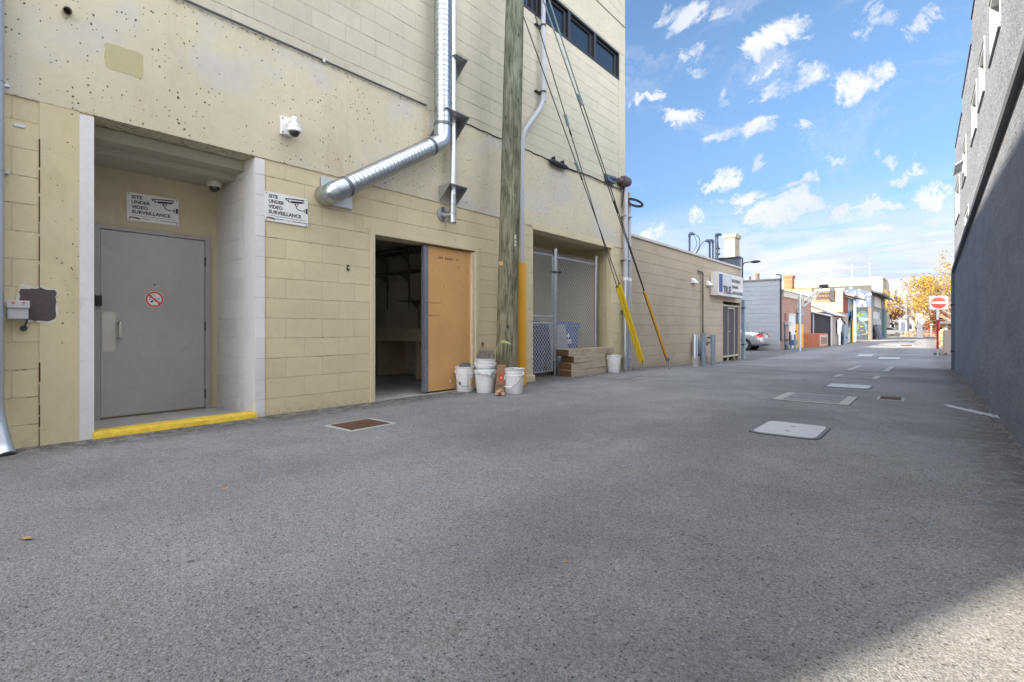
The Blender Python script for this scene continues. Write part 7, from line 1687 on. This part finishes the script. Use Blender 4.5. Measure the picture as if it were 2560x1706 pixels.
# far grey building
YFg = 135.0; a_ = PY_(2219, 737, YFg); b_ = PY_(2268, 832, YFg)
fg = thing('far_grey_building', (a_.x, YFg, 0), 'grey two storey building with paired windows closing the far end of the alley', 'building')
mFG = M('far_grey_render', (0.16, 0.18, 0.21), .8, var=.05, scale=1)
zt1_ = PY_(2235, 731, YFg).z; x_m = PY_(2235, 820, YFg).x
build(MB().box(a_.x - 4, x_m, YFg, YFg + 12, -1, PY_(2225, 737, YFg).z), 'left_wing', mFG, fg); build(MB().box(x_m + .01, b_.x, YFg - .4, YFg + 12, -1, PY_(2240, 758, YFg).z), 'main_wall', mFG, fg)
build(MB().box(x_m + .01, b_.x + .2, YFg - .6, YFg + 10, PY_(2240, 758, YFg).z, PY_(2240, 756.5, YFg).z), 'parapet', M('far_pale_trim', (0.3, 0.31, 0.33), .7), fg)
build(MB().box(x_m + 2, b_.x - 1, YFg + 1, YFg + 12, PY_(2240, 756, YFg).z, PY_(2240, 731, YFg + 1).z), 'upper_floor', M('far_white', (0.30, 0.295, 0.285), .7), fg)
for (px0, px1) in ((2237, 2246), (2249, 2258)):
    p = PY_(px0, 777, YFg - .5); q_ = PY_(px1, 791.5, YFg - .5); w_ = build(MB().box(p.x - .25, q_.x + .25, YFg - .5, YFg - .401, q_.z - .25, p.z + .25), 'window', M('far_pale_trim', (0,0,0)), fg); build(MB().box(p.x, q_.x, YFg - .56, YFg - .501, q_.z, p.z), 'pane', mGlass, w_)
for (px0, px1, mt) in ((2237, 2246, mBlack), (2252, 2262, M('navy_door', (0.04, 0.05, 0.10), .6))):
    p = PY_(px0, 806, YFg - .5); q_ = PY_(px1, 830, YFg - .5); build(MB().box(p.x, q_.x, YFg - .5, YFg - .401, q_.z, p.z), 'garage_opening', mt, fg)
p = PY_(2224, 709, YFg + 3); q_ = PY_(2249, 725, YFg + 3); mb = MB(); mb.box(p.x, q_.x, YFg + 3, YFg + 8, q_.z, p.z); build(mb, 'plant_room', mWhite, fg)
mb = MB()
for k in range(7): xk = p.x - 1 + k*1.2; mb.box(xk, xk + .7, YFg + 2, YFg + 3, q_.z - 1.6, q_.z - .2 + (k % 3)*.3)
build(mb, 'roof_plant', M('far_white', (0,0,0)), fg)
# small street things, each where it stands
def at(px, py): return G(px, py)
q = at(2232, 838); s_ = (q - Vector((0,0,CAMZ))).dot(FW)/1280
t = thing('bus_shelter', q, 'black flat roofed shelter frame beside the far grey building', 'shelter')
mb = MB(); wv = 16*s_; mb.obox(q + Vector((-wv/2, 0, (838-811)*s_)), RT, FW, ZA, wv*1.25, 2.5, .25); build(mb, 'roof', mDark, t)
mb = MB(); 
for f in (0, -1): mb.box(q.x + f*wv - .2, q.x + f*wv + .2, q.y - .2, q.y + .2, q.z, q.z + 27*s_)
mb.box(q.x - wv*.55, q.x - .2, q.y, q.y + .3, q.z, q.z + 9*s_); build(mb, 'post', mDark, t)
def plant(nm, px, pyb, hpx, wpx, mat, label, n=260, seed=0, cat='shrub', group=None):
    q = at(px, pyb); s_ = (q - Vector((0,0,CAMZ))).dot(FW)/1280; rr = random.Random(seed); mb = MB(); h_, w_ = hpx*s_, wpx*s_/2
    for i in range(n):
        while True:
            v = Vector((rr.uniform(-1,1), rr.uniform(-1,1), rr.uniform(0,1)))
            if v.x**2 + v.y**2 + ((v.z-.45)/.55)**2 < 1: break
        c_ = q + Vector((v.x*w_, v.y*w_, v.z*h_)); L = h_*.11; a_ = Vector((rr.gauss(0,1), rr.gauss(0,1), rr.gauss(0,1))).normalized()*L; b_ = a_.cross(Vector((rr.gauss(0,1), rr.gauss(0,1), rr.gauss(0,1)))).normalized()*L*.6
        mb.face([c_ - a_, c_ + b_, c_ + a_, c_ - b_])
    return build(mb, nm, mat, None, label=label, cat=cat, group=group)
def leafmat(name, cols):
    m, b, p = new_mat(name); oi = b.n('ShaderNodeNewGeometry'); r_ = b.n('ShaderNodeValToRGB'); b.l(oi.outputs['Random Per Island'], r_.inputs[0])
    el_ = r_.color_ramp.elements; el_[0].color = (*cols[0], 1); el_[0].position = 0; el_[1].color = (*cols[-1], 1); el_[1].position = 1
    for k, c in enumerate(cols[1:-1]): e = el_.new((k+1)/(len(cols)-1)); e.color = (*c, 1)
    b.l(r_.outputs[0], p.inputs['Base Color']); p.inputs['Roughness'].default_value = .7
    tr = b.n('ShaderNodeBsdfTranslucent'); b.l(r_.outputs[0], tr.inputs[0]); mx = b.n('ShaderNodeMixShader'); mx.inputs[0].default_value = .25
    b.l(p.outputs[0], mx.inputs[1]); b.l(tr.outputs[0], mx.inputs[2]); b.l(mx.outputs[0], m.node_tree.nodes['Material Output'].inputs[0]); MATS[name] = m; return m
mLG = leafmat('olive_leaves', [(0.10,0.14,0.03), (0.25,0.24,0.08), (0.35,0.28,0.12)]); mLY = leafmat('yellow_leaves', [(0.12,0.08,0.012), (0.34,0.20,0.015), (0.40,0.25,0.02), (0.15,0.15,0.03), (0.30,0.13,0.015), (0.38,0.22,0.015)]); mLO = leafmat('orange_leaves', [(0.24,0.05,0.015), (0.34,0.095,0.025), (0.38,0.16,0.05), (0.18,0.04,0.015)])
plant('shrub', 2224, 832, 14, 16, leafmat('straw_leaves', [(0.30,0.21,0.08), (0.4,0.3,0.13)]), 'straw coloured shrub beneath the far shelter', seed=1); plant('shrub', 2241, 832, 15, 14, mLG, 'green and straw shrub right of the far shelter', seed=2); plant('shrub', 2285, 833, 12, 11, leafmat('straw_leaves2', [(0.3,0.2,0.08), (0.4,0.3,0.13)]), 'straw coloured ornamental grass in the far planter', seed=3)
plant('shrub', 2357, 866, 42, 22, leafmat('dry_grass', [(0.42,0.34,0.22), (0.55,0.45,0.30), (0.25,0.2,0.12)]), 'dry tan ornamental grass behind the no entry post', n=500, seed=4)
for (px, lb) in ((2284.5, 'left white planter box at the far junction'), (2295, 'right white planter box at the far junction')):
    q = at(px, 833.5); s_ = (q - Vector((0,0,CAMZ))).dot(FW)/1280; simple('planter_box', MB().box(q.x - 2.5*s_, q.x + 2.5*s_, q.y, q.y + 2, q.z, q.z + 7*s_), mWhite, lb, 'planter', 'white planters at the far junction')
def smallsign(px, pyb, pyt, r_px, mat, label, sides=8):
    q = at(px, pyb); s_ = (q - Vector((0,0,CAMZ))).dot(FW)/1280; t = thing('road_sign', q, label, 'sign'); build(MB().cyl(q, q + ZA*(pyb - pyt)*s_, .05, 6), 'post', mGalvD, t)
    c_ = q + ZA*(pyb - pyt - r_px)*s_ - FW*.08; build(MB().poly([c_ + RT*r_px*s_*math.cos(a_) + ZA*r_px*s_*math.sin(a_) for a_ in [(i+.5)*2*math.pi/sides for i in range(sides)]], -FW*.02), 'plate', mat, t); return t, c_, s_*r_px
t_, c_, r_ = smallsign(2279, 835, 810, 4.2, mRed, 'small red octagonal stop sign at the far junction')
text('STOP', r_*.75, mWhite, t_, 'lettering', c_ - FW*.05 - RT*r_*.82 - ZA*r_*.27, RT, ZA, ext=0, sx=.95)
smallsign(2253, 834, 809, 3.6, mWhite, 'small round white sign left of the far stop sign', 16)
q = at(2226, 838); s_ = (q - Vector((0,0,CAMZ))).dot(FW)/1280
q = at(2231.5, 834); s_ = (q - Vector((0,0,CAMZ))).dot(FW)/1280; t = thing('street_lamp', q, 'slim street lamp with a disc head and an orange banner above the far shelter', 'street lamp')
build(MB().cyl(q, q + ZA*40*s_, .09, 8), 'post', mDark, t); build(MB().lathe(q + ZA*39*s_, [(.2, 0), (.5, .25), (.2, .5), (.05, .6)], 12), 'lamp_head', M('lamp_cream', (0.5, 0.45, 0.35), .5), t); build(MB().box(q.x + .15, q.x + 4*s_, q.y, q.y + .05, q.z + 28*s_, q.z + 36*s_), 'banner', M('orange_banner', (0.6, 0.25, 0.12), .7), t)
# far cars
for (px, pyb, col, lb) in ((2218, 842, (0.12, 0.13, 0.15), 'dark car nose peeking from behind the mural building'), (2308, 829, (0.25, 0.30, 0.36), 'distant grey-blue car under the trees at the junction')):
    q = at(px, pyb); s_ = (q - Vector((0,0,CAMZ))).dot(FW)/1280; t = thing('distant_car', q, lb, 'car'); mm_ = M('far_car_%s' % ('white' if px < 2300 else 'blue'), col, .35, .3, var=0)
    mb = MB(); Lc = 3.9; mb.poly([q + Vector((-Lc/2, 0, .3)), q + Vector((Lc/2, 0, .3)), q + Vector((Lc/2, 0, .8)), q + Vector((Lc*.3, 0, .95)), q + Vector((Lc*.12, 0, 1.4)), q + Vector((-Lc*.25, 0, 1.42)), q + Vector((-Lc*.42, 0, .98)), q + Vector((-Lc/2, 0, .85))], (0, 1.7, 0)); build(mb, 'body', mm_, t, bevel=.12)
    mb = MB(); mb.poly([q + Vector((Lc*.25, -.02, .98)), q + Vector((Lc*.11, -.02, 1.34)), q + Vector((-Lc*.24, -.02, 1.35)), q + Vector((-Lc*.38, -.02, 1.0))], (0, 1.74, 0)); build(mb, 'window', mGlass, t)
    for f in (-.3, .3): build(MB().cyl(q + Vector((Lc*f, -.03, .32)), q + Vector((Lc*f, 1.73, .32)), .32, 16), 'wheel', mBlack, t)
# pale wall and low buildings at far right, seen under the trees
bg1 = thing('far_white_building', (8, 150, 0), 'low white buildings with grey pitched roofs under the autumn trees', 'building')
for k, (a_, b_, t_, Yk) in enumerate(((2272, 2300, 790, 170), (2296, 2340, 797, 160), (2336, 2400, 785, 120))):
    p = PY_(a_, t_, Yk); q_ = PY_(b_, 828, Yk); build(MB().box(p.x, q_.x, Yk, Yk + 8, -1, p.z), 'wall', M('far_white', (0,0,0)), bg1)
    mb = MB(); mb.poly([(p.x - .5, Yk - .5, p.z), (q_.x + .5, Yk - .5, p.z), ((p.x + q_.x)/2, Yk - .5, p.z + 2.2)], (0, 9, 0)); build(mb, 'roof', M('far_roof_grey', (0.16, 0.16, 0.19), .8), bg1)
    mb = MB()
    for j in range(3): xx = p.x + (q_.x - p.x)*(j + .5)/3; mb.box(xx - .5, xx + .5, Yk - .05, Yk - .001, .6, 1.9)
    build(mb, 'window', mGlass, bg1)
q = at(2345, 834); simple('red_awning', MB().box(q.x - 1.2, q.x + .8, q.y, q.y + 1, 1.0, 1.9), mRed, 'bright red panel behind the no entry post', 'awning')
a_ = at(2352, 842); simple('brick_planter', MB().box(a_.x - 5, a_.x + 8, a_.y, a_.y + 1, a_.z, a_.z + .8), M('brown_brick', (0.26, 0.15, 0.10), .8, var=.2), 'low brown brick wall under the autumn trees', 'wall')
mb = MB(); q = at(2362, 850); s_ = (q - Vector((0,0,CAMZ))).dot(FW)/1280; zt_ = CAMZ + (820-811)*s_
t = thing('kiosk', q, 'kiosk with a flat dark roof on a pale column, right of the no entry sign', 'kiosk'); build(MB().box(q.x - 10*s_, q.x + 16*s_, q.y - 1, q.y + 3, zt_, zt_ + .3), 'roof', mRoofDark, t, bevel=.05); build(MB().box(q.x + 1*s_, q.x + 5*s_, q.y, q.y + 1, q.z, zt_), 'column', mCoping, t)
# ------------------------------------------------------------------ trees
def tree(nm, base, h_, spread, mat, label, seed, leaves=2600, lsize=.13, fill=1.0, bare=0.0, lean=(0, 0), trunk_r=.18, barkcol=(0.16, 0.12, 0.09), nb=5, droop=0.0, cat='tree'):
    rr = random.Random(seed); t = thing(nm, base, label, cat, 'autumn trees at the far end of the alley'); tips = []
    mb = MB()
    def branch(p, d, L, r_, lev):
        n = 5; pts = [p]; rad = [r_]; dd = Vector(d)
        for i in range(n):
            dd = (dd + Vector((rr.gauss(0, .12), rr.gauss(0, .12), rr.gauss(.02 - droop*.1, .08)))).normalized(); pts.append(pts[-1] + dd*L/n); rad.append(max(.008, r_*(1 - .62*(i+1)/n)))
        mb.sweep(pts, rad, 6 if lev < 2 else 4, cap=False)
        if lev >= 2: tips.extend(pts[2:])
        if lev < 4:
            for k in range(nb if lev < 2 else 3):
                f = rr.randint(2, n); a_ = rr.uniform(0, 6.28); sp = rr.uniform(.45, .95); u = dd.cross(Vector((rr.gauss(0,1), rr.gauss(0,1), rr.gauss(0,1)))).normalized()
                nd = (dd*math.cos(sp) + u*math.sin(sp) + Vector((lean[0], lean[1], 0))*.2).normalized(); branch(pts[f], nd, L*rr.uniform(.55, .78)*(spread if lev == 0 else 1), rad[f]*.68, lev + 1)
    branch(Vector(base), Vector((lean[0]*.1, lean[1]*.1, 1)), h_*.40, trunk_r, 0)
    build(mb, 'trunk', M('bark_%s' % nm, barkcol, .9, var=.2), t, smooth=True)
    mb = MB()
    if leaves:
        for i in range(leaves):
            p = rr.choice(tips); 
            if bare and mnoise.noise(p*.35 + Vector((seed, 0, 0))) + (p.x - base[0])*bare < -.05: continue
            c_ = p + Vector((rr.gauss(0,.22), rr.gauss(0,.22), rr.gauss(-.02,.16)))*fill; a_ = Vector((rr.gauss(0,1), rr.gauss(0,1), rr.gauss(0,.6))).normalized()*lsize*rr.uniform(.6,1.4); b_ = a_.cross(Vector((rr.gauss(0,1), rr.gauss(0,1), rr.gauss(0,1)))).normalized()*lsize*.55
            mb.face([c_ - a_, c_ + b_, c_ + a_, c_ - b_])
        build(mb, 'crown', mat, t)
    return t
def tbase(px, Y): p = PY_(px, 820, Y); return Vector((p.x, Y, gz(p.x, Y)))
tree('yellow_tree', tbase(2388, 70), 10.2, .8, mLY, 'spreading golden yellow autumn tree whose left limbs are nearly bare', 21, 6500, .09, .8, bare=.14, lean=(-.4, 0), trunk_r=.20)
tree('yellow_tree', tbase(2402, 80), 13.5, .85, mLY, 'second golden tree, mostly hidden by the slate wall', 5, 4200, .12, 1.0, lean=(-.2, 0))
tree('orange_tree', tbase(2356, 84), 5.2, .9, mLO, 'low orange leaved tree behind the no entry sign', 8, 3500, .11, 1.0, lean=(-.2, 0))
tree('orange_tree', tbase(2334, 104), 5.5, .9, mLO, 'farther orange tree left of the no entry sign', 31, 2600, .13, 1.1)
tree('orange_tree', tbase(2219, 112), 8.5, .7, mLO, 'narrow orange tree against the left of the far grey building', 14, 1500, .17, .8)
tree('yellow_tree', tbase(2300, 92), 9.5, 1.0, mLY, 'thin yellow tree in front of the far grey building', 17, 900, .15, 1.0, lean=(-.5, 0))
tree('bare_tree', tbase(2299, 88), 8.5, 1.0, None, 'leafless pale tree with a sunlit trunk at the junction', 3, 0, barkcol=(0.36, 0.28, 0.22), nb=6)
tree('bare_tree', tbase(2284, 105), 9.0, 1.0, None, 'leafless pale tree just left of the sunlit trunk', 9, 0, barkcol=(0.34, 0.26, 0.20), nb=6)
q = tbase(2298, 86); simple('white_banner_post', MB().box(q.x - .25, q.x + .35, q.y, q.y + .2, q.z, q.z + 3.2), mWhite, 'tall narrow white sign panel beside the pale tree trunk', 'sign')
